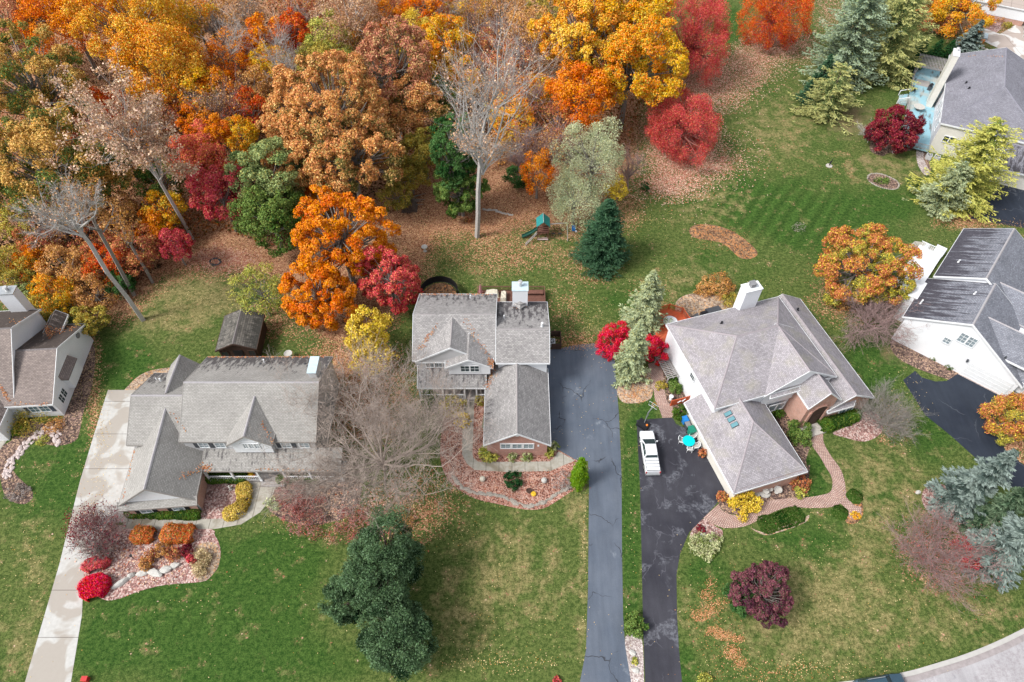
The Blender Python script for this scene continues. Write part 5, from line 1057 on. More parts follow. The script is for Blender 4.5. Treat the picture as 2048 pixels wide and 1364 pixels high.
# --- white deck of the white gable house
dk = house_frame('deck', 'white boarded deck beside the white gable house', 'deck', Dh); m = MB(); m.box(-3.2, .1, 8.6, 19.3, .5, .7); m.box(-1.3, .1, 6.8, 8.6, .5, .7); part(m, 'floor', 'siding_white', dk)
for a, b in (((-3.2, 19.3), (.1, 19.3)), ((-3.2, 8.7), (-1.2, 8.7))): m = MB(); railing(m, (*a, 0), (*b, 0), .7, .9, .25, t=.05); part(m, 'railing', 'white_trim', dk)
m = MB(); m.box(-1.2, .2, 19.3, 20.6, .0, 1.2); part(m, 'wind_screen', 'white_trim', dk)
t = house_frame('garden_chair', 'white chair frame on the stone terrace edge', 'chair', Dh, (-2.3, 19.9)); m = MB(); m.box(-.3, .3, -.3, .3, .42, .48); m.box(-.3, .3, .24, .3, .48, 1.0)
for sx in (-1, 1):
    for sy in (-1, 1): m.bar((sx*.26, sy*.26, 0), (sx*.26, sy*.26, .42), .05)
part(m, 'seat', 'white_trim', t)
# --- patio furniture, top right
t = PT('patio_bench', 'pale blue white bench on the corner of the top right patio', 'bench', 1972, 72, .5, -27); m = MB(); m.box(-.35, .35, -1.1, 1.1, .5, .58); part(m, 'seat', 'blue_metal', t)
for y in (-.9, .9): m = MB(); m.box(-.3, .3, y-.05, y+.05, 0, .5); part(m, 'leg', 'light_grey', t)
lobj('stool', 'orange stool beside the pale bench on the patio', 'stool', 1964, 84, [(0, 0), (.3, 0), (.34, .3), (.3, .45), (0, .47)], 'orange', 1.2)
t = house_frame('downspout', 'thin brown drain pipe lying beside the brick garage wall', 'pipe', Ch, (7.4, .35)) if False else None
# ================================================================ TREES AND SHRUBS
NR = np.random.RandomState(21)
def unit(v): return v/np.maximum(np.linalg.norm(v, axis=-1, keepdims=True), 1e-9)
def fib(n, rs, top=-.35):
    i = np.arange(n)+.5; z = 1-i/n*(1-top); a = np.pi*(1+5**.5)*i+rs.rand()*6; r = np.sqrt(np.maximum(1-z*z, 0))
    return np.stack([r*np.cos(a), r*np.sin(a), z], -1)
def leaf_quads(C, N, size, rs, aspect=.65, tilt=.8):
    """diamond leaves at C roughly facing N"""
    n = len(C); N = unit(N+rs.normal(0, tilt, (n, 3))); t = unit(np.cross(N, rs.normal(0, 1, (n, 3)))); b = np.cross(N, t)
    s = (size*rs.uniform(.6, 1.35, n))[:, None]*.5
    return np.stack([C-t*s, C-b*s*aspect, C+t*s, C+b*s*aspect], 1)
def tubes(S):
    """S: list of (p0, p1, r0, r1) -> triangular prisms as quads"""
    A = np.array([s[0] for s in S], float); B = np.array([s[1] for s in S], float); ra = np.array([s[2] for s in S]); rb = np.array([s[3] for s in S])
    d = unit(B-A); ref = np.where(np.abs(d[:, 2:3]) > .9, np.array([[1., 0, 0]]), np.array([[0, 0, 1.]])); u = unit(np.cross(d, ref)); v = np.cross(d, u)
    n = 4; Q = []
    ang = [2*np.pi*k/n for k in range(n)]
    for k in range(n):
        a0, a1 = ang[k], ang[(k+1) % n]; e0 = u*np.cos(a0)+v*np.sin(a0); e1 = u*np.cos(a1)+v*np.sin(a1)
        Q.append(np.stack([A+e0*ra[:, None], A+e1*ra[:, None], B+e1*rb[:, None], B+e0*rb[:, None]], 1))
    return np.concatenate(Q)
def branch_tree(rs, h, spread, trunk_h=.3, depth=5, r0=.22, nlimb=6, up=.55, droop=0., kids=3, lean=(0, 0), twig=.018, jag=.22, lpow=.72, fans=0, fl=1.):
    """recursive limbs; returns segments and the twig ends"""
    S = []; tips = []
    def grow(p, d, L, r, lev):
        n = 3 if lev < depth else 2; q = p.copy(); pts = [q]
        for i in range(n):
            d = unit(d+rs.normal(0, jag*.55, 3)+np.array([0, 0, (.10 if lev > 1 else .03)-droop*lev*.05])); q2 = q+d*L/n; ra = r*(1-.45*i/n); rb = r*(1-.45*(i+1)/n)
            S.append((q, q2, max(ra, twig), max(rb, twig))); q = q2; pts.append(q)
        if lev >= depth: tips.append(q); return
        k = kids+(1 if rs.rand() < .35 else 0)
        for j in range(k):
            t = rs.uniform(.35, 1.) if j else 1.; b = pts[min(int(t*n), n)]
            nd = unit(d+rs.normal(0, .62, 3)*np.array([1, 1, .6])); grow(b, nd, L*rs.uniform(.55, .82), r*.55*lpow**.5, lev+1)
    p = np.array([0., 0, 0]); top = np.array([lean[0], lean[1], h*trunk_h]); prev = p; K = 4
    for i in range(K):
        t = (i+1)/K; q = p+(top-p)*t+rs.normal(0, .05*(1 if i < K-1 else 0)+.01, 3)*np.array([1, 1, 0]); S.append((prev, q, r0*(1.25-.35*i/K), r0*(1.25-.35*(i+1)/K))); prev = q
    a0 = rs.rand()*6.28
    for i in range(nlimb):
        a = a0+6.283*i/nlimb+rs.normal(0, .25); el = up+rs.normal(0, .15)
        d = np.array([math.cos(a)*math.cos(el), math.sin(a)*math.cos(el), math.sin(el)]); L = (spread*.42 if el < 1. else (h-h*trunk_h)*.42)*rs.uniform(.8, 1.15)
        grow(prev-np.array([0, 0, rs.uniform(0, h*trunk_h*.35)]), d, L, r0*.55, 2)
    grow(prev, unit(np.array([lean[0]*.1, lean[1]*.1, 1.])), (h-h*trunk_h)*.4, r0*.7, 2)
    if fans:
        T_ = np.array(tips); ends = [x for x in S if x[2] <= twig*2.2]; k = rs.randint(0, len(ends), fans)
        for j in k:
            a, b = ends[j][0], ends[j][1]; q = a+(b-a)*rs.rand(); d = unit(unit(b-a)+rs.normal(0, .55, 3)); L_ = rs.uniform(.35, .9)*fl
            m_ = q+d*L_*.5; e_ = m_+unit(d+rs.normal(0, .3, 3))*L_*.5; S.append((q, m_, twig*.75, twig*.6)); S.append((m_, e_, twig*.6, twig*.4))
    return S, np.array(tips)
def trunk_limbs(rs, zc, C, r0, base_lean=(0, 0)):
    """trunk up to the crown with limbs to the lobes C"""
    S = []; top = np.array([base_lean[0], base_lean[1], zc]); prev = np.zeros(3); fork = top*np.array([.6, .6, .55])
    for i in range(5):
        q = top*((i+1)/5)+rs.normal(0, .06, 3)*np.array([1, 1, 0]); S.append((prev, q, r0*(1.2-.16*i), r0*(1.2-.16*(i+1)))); prev = q
    for c in C:
        a = top*rs.uniform(.5, .95); m = a+(c-a)*.5+rs.normal(0, .15, 3); S.append((a, m, r0*.38, r0*.26)); S.append((m, c, r0*.26, r0*.1))
    return S
def make_tree(name, label, x, y, zc, rx, rz, mat, n=6000, leaf=.34, lobes=26, bark='bark', group=None, seed=None, style='broad', flat=1., lobe_r=.34, trunk=True, tip=None, ry=None, low=-.8, trunk_r=None, cat='tree', gaps=.0, hgrad=.3):
    rs = np.random.RandomState(seed if seed is not None else RND.randrange(10**6)); ry = ry or rx
    D = fib(lobes, rs, low); D = unit(D+rs.normal(0, .14, D.shape)); sc = rs.uniform(.62, .86, (lobes, 1))
    irregular = 1+.16*np.sin(np.arctan2(D[:, 1], D[:, 0])*rs.randint(2, 4)+rs.rand()*6)[:, None]
    C = D*sc*irregular*np.array([rx, ry, rz]); ninner = max(lobes//5, 2)
    C = np.concatenate([C, rs.normal(0, .25, (ninner, 3))*np.array([rx, ry, rz])]); Lr = lobe_r*min(rx, 6.5*lobe_r*9)*rs.uniform(.75, 1.2, len(C))
    Lr = np.minimum(Lr, rx*.6); lrand = rs.rand(len(C))
    # sub clumps
    k = rs.choice(len(C), n, p=(Lr**2)/(Lr**2).sum()); ns = 14
    sd = unit(rs.normal(0, 1, (len(C), ns, 3))+np.array([0, 0, .35])+.6*unit(C+1e-6)[:, None, :]); si = rs.randint(0, ns, n); ctr = C[k]+sd[k, si]*Lr[k, None]*rs.uniform(.55, .8)
    if style == 'spray':
        dv = unit(sd[k, si]+rs.normal(0, .35, (n, 3))); P = C[k]+dv*Lr[k, None]*(rs.rand(n)**.5*1.25)[:, None]; N = unit(np.cross(dv, rs.normal(0, 1, (n, 3))))
    else:
        dv = unit(rs.normal(0, 1, (n, 3))); P = ctr+dv*(Lr[k]*.40*rs.rand(n)**.28)[:, None]*np.array([1, 1, .8]); N = unit(dv+.5*sd[k, si]+np.array([0, 0, .5]))
    if gaps: 
        keep = rs.rand(n) > gaps*(lrand[k] > .6); P, N, k, si = P[keep], N[keep], k[keep], si[keep]; n = len(P)
    P = P*np.array([1, 1, flat])
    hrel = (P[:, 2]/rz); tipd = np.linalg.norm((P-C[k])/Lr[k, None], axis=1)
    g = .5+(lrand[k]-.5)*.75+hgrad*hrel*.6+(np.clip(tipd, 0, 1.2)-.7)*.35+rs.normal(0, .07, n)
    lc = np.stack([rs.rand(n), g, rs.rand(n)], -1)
    Q = leaf_quads(P, N, leaf, rs, .42 if style == 'spray' else .72, .8 if style == 'spray' else .55) if style != 'needle' else leaf_quads(P, N, leaf, rs, .25)
    t = thing(name, label, cat, (x, y, 0), 0, group)
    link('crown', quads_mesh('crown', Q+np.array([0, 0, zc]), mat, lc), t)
    if trunk:
        S = trunk_limbs(rs, zc, C[:lobes]*.9+np.array([0, 0, zc]), trunk_r or max(.12, min(.42, rx*.055)))
        link('trunk', quads_mesh('trunk', tubes(S), bark), t)
    return t
def ptree(name, label, px, py, rpx, zc, ratio, mat, base=None, **kw):
    """crown centre at photo point (px,py) at height zc; radius given in photo pixels"""
    rx = m_px(rpx, py, zc)*1.14; p = W(px, py, zc); kw['n'] = int(kw.get('n', 6000)*3.1); kw['leaf'] = kw.get('leaf', .34)*.77
    return make_tree(name, label, p.x, p.y, zc, rx, rx*ratio, mat, **kw)
def conifer(name, label, x, y, h, r, mat, n=9000, seed=1, group=None, needle=.42, levels=26, droop=.35, bark='bark_dark', tipc=True, power=.85, boughs=15, cat='tree', up=0., rag=.3):
    rs = np.random.RandomState(seed); P = []; D = []; G = []
    lev = np.sort(rs.rand(levels*boughs))*.98+.01
    for z in lev:
        a = rs.rand()*6.283; R_ = r*(1-z)**power*rs.uniform(1-rag, 1.12)*(1+rag*.5*math.sin(a*3+z*11+seed)+rag*.3*math.sin(a*7-z*17)); d = np.array([math.cos(a), math.sin(a), -droop*.6+up])
        k = max(int(n/len(lev)*(.35+1.5*(1-z))), 6); t = rs.rand(k)**.6; side = np.array([-math.sin(a), math.cos(a), 0])
        w = (rs.rand(k)-.5)*2; base = np.array([0, 0, z*h+.3])
        p = base+d*(R_*t)[:, None]+side*(w*(.16+.22*R_*(1-t*.55)*.6))[:, None]+np.array([0, 0, 1.])*((.18*R_*t**3)-.06*np.abs(w)*R_)[:, None]
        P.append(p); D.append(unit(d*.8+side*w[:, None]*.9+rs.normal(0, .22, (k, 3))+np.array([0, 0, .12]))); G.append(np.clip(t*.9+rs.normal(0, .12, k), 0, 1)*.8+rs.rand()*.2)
    P = np.concatenate(P); D = np.concatenate(D); G = np.concatenate(G); m = len(P)
    N = unit(np.array([0, 0, 1.])+rs.normal(0, .55, (m, 3))); b = unit(np.cross(D, N)); s = (needle*rs.uniform(.6, 1.3, m))[:, None]
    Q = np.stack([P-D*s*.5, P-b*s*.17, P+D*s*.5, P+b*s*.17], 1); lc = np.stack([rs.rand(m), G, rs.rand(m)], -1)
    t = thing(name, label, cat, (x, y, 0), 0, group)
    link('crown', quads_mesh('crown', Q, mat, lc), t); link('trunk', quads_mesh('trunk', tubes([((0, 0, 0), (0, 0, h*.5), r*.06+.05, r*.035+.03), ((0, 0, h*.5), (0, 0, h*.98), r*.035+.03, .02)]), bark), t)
    return t
def pconifer(name, label, bx, by, ty, rpx, mat, **kw):
    """base at photo point (bx,by); ty = photo row of its tip"""
    p = W(bx, by, 0); lo, hi = .5, 40
    for _ in range(30):
        h = (lo+hi)/2
        if to_px(p.x, p.y, h)[1] > ty: lo = h
        else: hi = h
    return conifer(name, label, p.x, p.y, h, m_px(rpx, by, 1.5), mat, **kw)
def bare_tree(name, label, x, y, h, spread, bark='bark', group=None, seed=3, leaves=0, leafm=None, leaf=.3, lean=(0, 0), me=None, scale=1., rz=0., cat='tree', **kw):
    rs = np.random.RandomState(seed); t = thing(name, label, cat, (x, y, 0), rz, group); t.scale = (scale,)*3
    if me is None:
        S, tips = branch_tree(rs, h, spread, lean=lean, **kw); a = quads_mesh('trunk', tubes(S), bark); b = None
        if leaves:
            k = rs.randint(0, len(tips), leaves); P = tips[k]+rs.normal(0, .32, (leaves, 3)); b = quads_mesh('crown', leaf_quads(P, rs.normal(0, 1, (leaves, 3))+np.array([0, 0, .6]), leaf, rs), leafm, np.stack([rs.rand(leaves), .5+rs.normal(0, .3, leaves), rs.rand(leaves)], -1))
        me = (a, b)
    link('trunk', me[0], t)
    if me[1]: link('crown', me[1], t)
    return me
# foliage colours
leafmat('f_oak_tan', (.19, .19, .055), (.62, .29, .10), (.72, .44, .19), .26, split=(.24, .50)); leafmat('f_oak_gold', (.13, .19, .05), (.62, .40, .12), (.62, .26, .07), .28, split=(.42, .64))
leafmat('f_oak_red', (.16, .17, .06), (.50, .21, .12), (.6, .36, .18), .25, split=(.22, .55)); leafmat('f_orange', (.70, .18, .012), (.78, .30, .022), (.58, .10, .012), .22); leafmat('f_coral', (.60, .10, .07), (.72, .18, .11), (.74, .30, .08), .25); leafmat('f_yellow_hedge', (.34, .25, .05), (.60, .46, .10), (.45, .22, .04), .4); leafmat('f_gold', (.74, .43, .03), (.76, .28, .02), (.50, .42, .07), .22, split=(.4, .75))
leafmat('f_yellow_orange', (.78, .47, .05), (.72, .29, .03), (.78, .55, .12), .22, split=(.35, .6)); leafmat('f_red', (.48, .045, .045), (.62, .085, .075), (.64, .20, .12), .28); leafmat('f_crimson', (.44, .035, .05), (.60, .08, .09), (.6, .16, .12), .28)
leafmat('f_orange_red', (.55, .055, .015), (.66, .12, .02), (.7, .2, .04), .3); leafmat('f_green', (.05, .11, .022), (.15, .24, .06), (.2, .22, .05), .35); leafmat('f_green_dark', (.025, .075, .02), (.07, .15, .045), None, .4)
leafmat('f_green_pale', (.15, .23, .08), (.34, .42, .17), (.40, .36, .12), .35); leafmat('f_silver', (.34, .41, .24), (.56, .60, .38), (.6, .55, .28), .35); leafmat('f_yellow_green', (.30, .32, .06), (.50, .47, .10), (.22, .28, .08), .35)
leafmat('f_pine_lime', (.16, .22, .05), (.52, .52, .13), (.58, .50, .13), .3, split=(.25, .75)); leafmat('f_pine_yellow', (.12, .19, .07), (.42, .43, .17), (.50, .44, .17), .3, split=(.25, .75)); leafmat('f_yellow', (.62, .46, .06), (.72, .55, .07), (.55, .28, .03), .3); leafmat('f_olive', (.24, .24, .05), (.48, .40, .08), (.45, .22, .04), .35); leafmat('f_brown', (.36, .18, .07), (.60, .34, .13), (.62, .24, .06), .3)
leafmat('f_pale_tan', (.52, .34, .24), (.66, .50, .36), (.45, .22, .12), .3); leafmat('f_tan', (.46, .27, .16), (.60, .42, .28), (.42, .18, .08), .3); leafmat('f_maroon', (.10, .012, .022), (.22, .02, .035), (.35, .07, .07), .4); leafmat('f_plum', (.09, .028, .045), (.20, .07, .085), (.08, .09, .045), .4)
leafmat('f_scarlet', (.55, .010, .03), (.68, .02, .055), (.5, .01, .02), .25); leafmat('f_blue_spruce', (.06, .09, .08), (.25, .31, .28), None, .3, split=(.3, 1.)); leafmat('f_dark_spruce', (.018, .055, .028), (.07, .145, .075), None, .4, split=(.3, 1.))
leafmat('f_grey_spruce', (.022, .05, .026), (.15, .215, .13), None, .35, split=(.3, 1.)); leafmat('f_pine_pale', (.14, .19, .10), (.38, .44, .26), (.38, .36, .16), .35, split=(.2, .8)); leafmat('f_pine_blue', (.10, .155, .10), (.30, .38, .26), (.34, .38, .18), .35, split=(.2, .8))
leafmat('f_hedge', (.03, .075, .015), (.06, .13, .02), (.16, .18, .03), .4); leafmat('f_lime', (.06, .14, .01), (.13, .24, .015), None, .35); leafmat('f_yew', (.012, .055, .018), (.03, .10, .03), None, .4)
leafmat('f_bark_tw', (.26, .22, .20), (.36, .31, .29), None, .3); leafmat('f_burgundy_twig', (.27, .10, .09), (.36, .18, .16), (.42, .06, .06), .35); leafmat('f_variegated', (.18, .24, .06), (.50, .52, .28), None, .3)
leafmat('f_mixed', (.34, .33, .06), (.50, .19, .07), (.70, .46, .06), .28, split=(.42, .62)); leafmat('f_hedge_orange', (.46, .12, .03), (.58, .19, .05), (.28, .22, .06), .42); leafmat('f_rust', (.34, .11, .06), (.52, .19, .08), (.5, .3, .1), .4)
leafmat('f_straw', (.50, .38, .20), (.62, .50, .30), None, .3); leafmat('f_grass', (.012, .045, .007), (.04, .09, .016), (.12, .14, .04), .35)

T = ptree
# --- big forest crowns, left
T('oak_tree', 'broad green and gold oak crown filling the upper left edge', 62, 165, 112, 14, .85, 'f_oak_gold', n=17000, leaf=.33, lobes=80, lobe_r=.16)
T('oak_tree', 'green gold oak below the upper left edge oak, spreading over brown undergrowth', 90, 330, 118, 13, .8, 'f_oak_gold', n=17000, leaf=.33, lobes=80, lobe_r=.16)
T('oak_tree', 'small green oak lobe beside the pale tan forked tree', 190, 340, 62, 10, .8, 'f_oak_gold', n=7000, leaf=.34)
T('maple_tree', 'bright orange maple at the top left, left of the golden orange one', 130, 20, 78, 13, .8, 'f_orange', n=9000)
T('maple_tree', 'large golden orange maple in the upper left forest', 262, 40, 100, 14, .85, 'f_yellow_orange', n=15000, leaf=.34, lobes=70, lobe_r=.17)
T('maple_tree', 'golden maple crown with dense round clumps behind the pale tan tree', 318, 118, 78, 12, .8, 'f_yellow_orange', n=10000)
T('maple_tree', 'brownish orange tree in the very top left corner', 15, 45, 62, 11, .8, 'f_oak_red', n=6500)
T('maple_tree', 'deep orange red maple seen between the green gold oaks and the pale tree', 190, 235, 62, 7, .7, 'f_orange_red', n=6500)
T('maple_tree', 'low orange maple under the pale tan forked tree', 245, 300, 50, 6, .7, 'f_orange', n=4000, gaps=.5)
T('maple_tree', 'amber tree right of the golden maples at the forest middle', 392, 175, 48, 9, .8, 'f_gold', n=5000, gaps=.5)
T('maple_tree', 'round coral red maple at the forest edge above the crimson one', 402, 310, 50, 9, .95, 'f_coral', n=8500, leaf=.26)
T('maple_tree', 'crimson maple directly below the coral red round maple', 442, 390, 52, 7, 1.05, 'f_crimson', n=8500, leaf=.26)
T('maple_tree', 'orange topped small maple peeping above the coral red maple', 432, 262, 26, 11, .9, 'f_orange', n=2200, leaf=.28)
T('oak_tree', 'pale green oak at the forest edge left of the bright orange maple', 532, 350, 66, 9, .95, 'f_green_pale', n=10000, leaf=.32, lobes=34, lobe_r=.26)
T('oak_tree', 'lower green oak crown just under the pale green oak', 545, 440, 58, 6, .95, 'f_green', n=8000, leaf=.3)
T('oak_tree', 'huge peach and green oak crown in the middle of the forest', 660, 215, 120, 15, .8, 'f_oak_tan', n=24000, leaf=.33, lobes=100, lobe_r=.145)
T('oak_tree', 'peach coloured oak crown overhanging the bright orange maple', 700, 305, 95, 12, .8, 'f_oak_tan', n=17000, leaf=.33, lobes=80, lobe_r=.16)
T('oak_tree', 'peach and olive oak crown at the left of the huge peach oak', 585, 250, 68, 11, .85, 'f_oak_tan', n=9000, leaf=.33, lobes=60, lobe_r=.18)
T('oak_tree', 'olive and peach oak lobe above the pale green oak', 590, 330, 55, 9, .9, 'f_oak_tan', n=7000, leaf=.32, lobes=50, lobe_r=.2)
T('oak_tree', 'reddish tan oak crown behind the huge peach oak', 785, 135, 92, 13, .8, 'f_oak_red', n=16000, leaf=.34, lobes=80, lobe_r=.16)
T('oak_tree', 'dull green and tan oak beneath the reddish oak', 825, 215, 60, 9, .9, 'f_oak_tan', n=7500)
T('maple_tree', 'blazing orange maple in front of the forest behind the yard', 680, 470, 98, 9, .95, 'f_orange', n=20000, leaf=.29, lobes=90, lobe_r=.15)
T('maple_tree', 'orange maple skirt hanging left behind the tan roofed house', 640, 595, 68, 5.5, 1.1, 'f_orange', n=13000, leaf=.28, lobes=60, lobe_r=.18)
T('maple_tree', 'coral pink maple right of the blazing orange maple', 780, 560, 58, 5.5, 1.15, 'f_red', n=11000, leaf=.25, lobes=60, lobe_r=.18)
T('maple_tree', 'bright yellow maple above the big bare tree', 735, 668, 46, 5, .9, 'f_yellow', n=4500, leaf=.3, gaps=.6)
T('maple_tree', 'thin pale yellow maple showing through bare branches', 745, 715, 40, 4, .8, 'f_yellow', n=1500, leaf=.28, gaps=.8, bark='bark_pale')
T('birch_tree', 'sparse yellow tree at the corner of the dry back lawn', 520, 580, 50, 5, 1.1, 'f_yellow_green', n=2200, leaf=.24, gaps=.7, bark='bark')
T('maple_tree', 'small orange tree tucked under the peach oak', 632, 370, 26, 4, .9, 'f_orange', n=1800)
T('maple_tree', 'vivid orange tree between grey bare trunks at the top', 530, 75, 42, 9, .9, 'f_orange', n=4200)
T('maple_tree', 'orange patch of leaves behind the grey trunk cluster', 585, 60, 34, 8, .9, 'f_orange_red', n=2800)
T('aspen_tree', 'pale yellow airy tree at the top centre of the forest', 700, 35, 66, 12, .9, 'f_tan', n=6000, leaf=.3, gaps=.6, bark='bark_pale')
T('aspen_tree', 'yellow green airy tree left of the reddish tan oak', 660, 80, 46, 10, .9, 'f_yellow_green', n=3600, leaf=.3, gaps=.6, bark='bark_pale')
T('aspen_tree', 'bright yellow small tree behind the reddish tan oak', 825, 75, 44, 9, .9, 'f_yellow', n=3400, leaf=.3, gaps=.5)
T('maple_tree', 'orange and yellow maple right of the reddish tan oak', 890, 80, 44, 10, 1.1, 'f_gold', n=5000)
T('maple_tree', 'rust orange maple at the top edge above centre', 850, 10, 44, 10, .9, 'f_orange', n=3800)
T('maple_tree', 'amber leaved tree left of the tall grey trunk', 925, 165, 38, 8, .9, 'f_gold', n=3000, gaps=.5)
T('evergreen_tree', 'tall dense dark green tree left of the grey trunk', 908, 300, 50, 12, 1.5, 'f_green_dark', n=13000, leaf=.26, lobes=70, lobe_r=.2, low=-.95)
T('evergreen_tree', 'lower dense green foliage column beside the grey trunk', 922, 375, 50, 5.5, 1.3, 'f_green', n=12000, leaf=.26, lobes=60, lobe_r=.2, low=-.95)
T('maple_tree', 'golden olive tree between peach oak and green column', 848, 300, 42, 6, .9, 'f_olive', n=4500, leaf=.28)
T('maple_tree', 'olive yellow shrub tree under the golden olive one', 822, 352, 32, 3.5, .8, 'f_olive', n=2600, leaf=.26)
T('maple_tree', 'gold leaved tree right of the tall grey trunk', 1022, 235, 42, 8, 1., 'f_gold', n=3600, leaf=.28, gaps=.5)
T('maple_tree', 'orange leaved small tree above the pale green willow', 1075, 345, 36, 5, 1.1, 'f_orange', n=2400, leaf=.26, gaps=.6)
T('evergreen_shrub', 'round dark green bush at the far edge of leaf litter', 1034, 350, 24, 2, .7, 'f_green_dark', n=1800, leaf=.24, cat='shrub')
T('maple_tree', 'enormous golden yellow maple, right end of the forest', 1165, 65, 92, 15, .9, 'f_yellow_orange', n=17000, leaf=.34, lobes=80, lobe_r=.16)
T('maple_tree', 'enormous orange gold maple crown beside the tall red maple', 1262, 115, 100, 13, .85, 'f_gold', n=19000, leaf=.34, lobes=85, lobe_r=.16)
T('maple_tree', 'upper golden crown touching the top edge by the red maple', 1255, 15, 70, 15, .8, 'f_gold', n=9000, leaf=.38)
T('maple_tree', 'orange lower crown hanging beneath the golden maples', 1165, 185, 66, 10, .75, 'f_orange', n=8000, leaf=.34, gaps=.5)
T('maple_tree', 'golden small tree left of the orange lower crown', 1075, 180, 34, 7, .9, 'f_gold', n=2400, leaf=.3, gaps=.5)
T('purple_tree', 'dull mauve leaved tree under the golden maples', 1115, 255, 58, 6, .9, 'f_rust', n=3200, leaf=.24, gaps=.6, bark='bark_mauve')
T('willow_tree', 'pale silvery green willow behind the dark spruce', 1185, 320, 66, 8, 1.05, 'f_silver', n=9500, leaf=.26, lobes=40, lobe_r=.24, style='spray', gaps=.35)
T('willow_tree', 'lower silvery green willow drooping over the playset', 1150, 400, 48, 5, 1.0, 'f_silver', n=5000, leaf=.24, style='spray', gaps=.4)
T('aspen_tree', 'small yellow leaved sapling beside the silvery willow', 1232, 378, 22, 4, 1., 'f_yellow', n=900, leaf=.24)
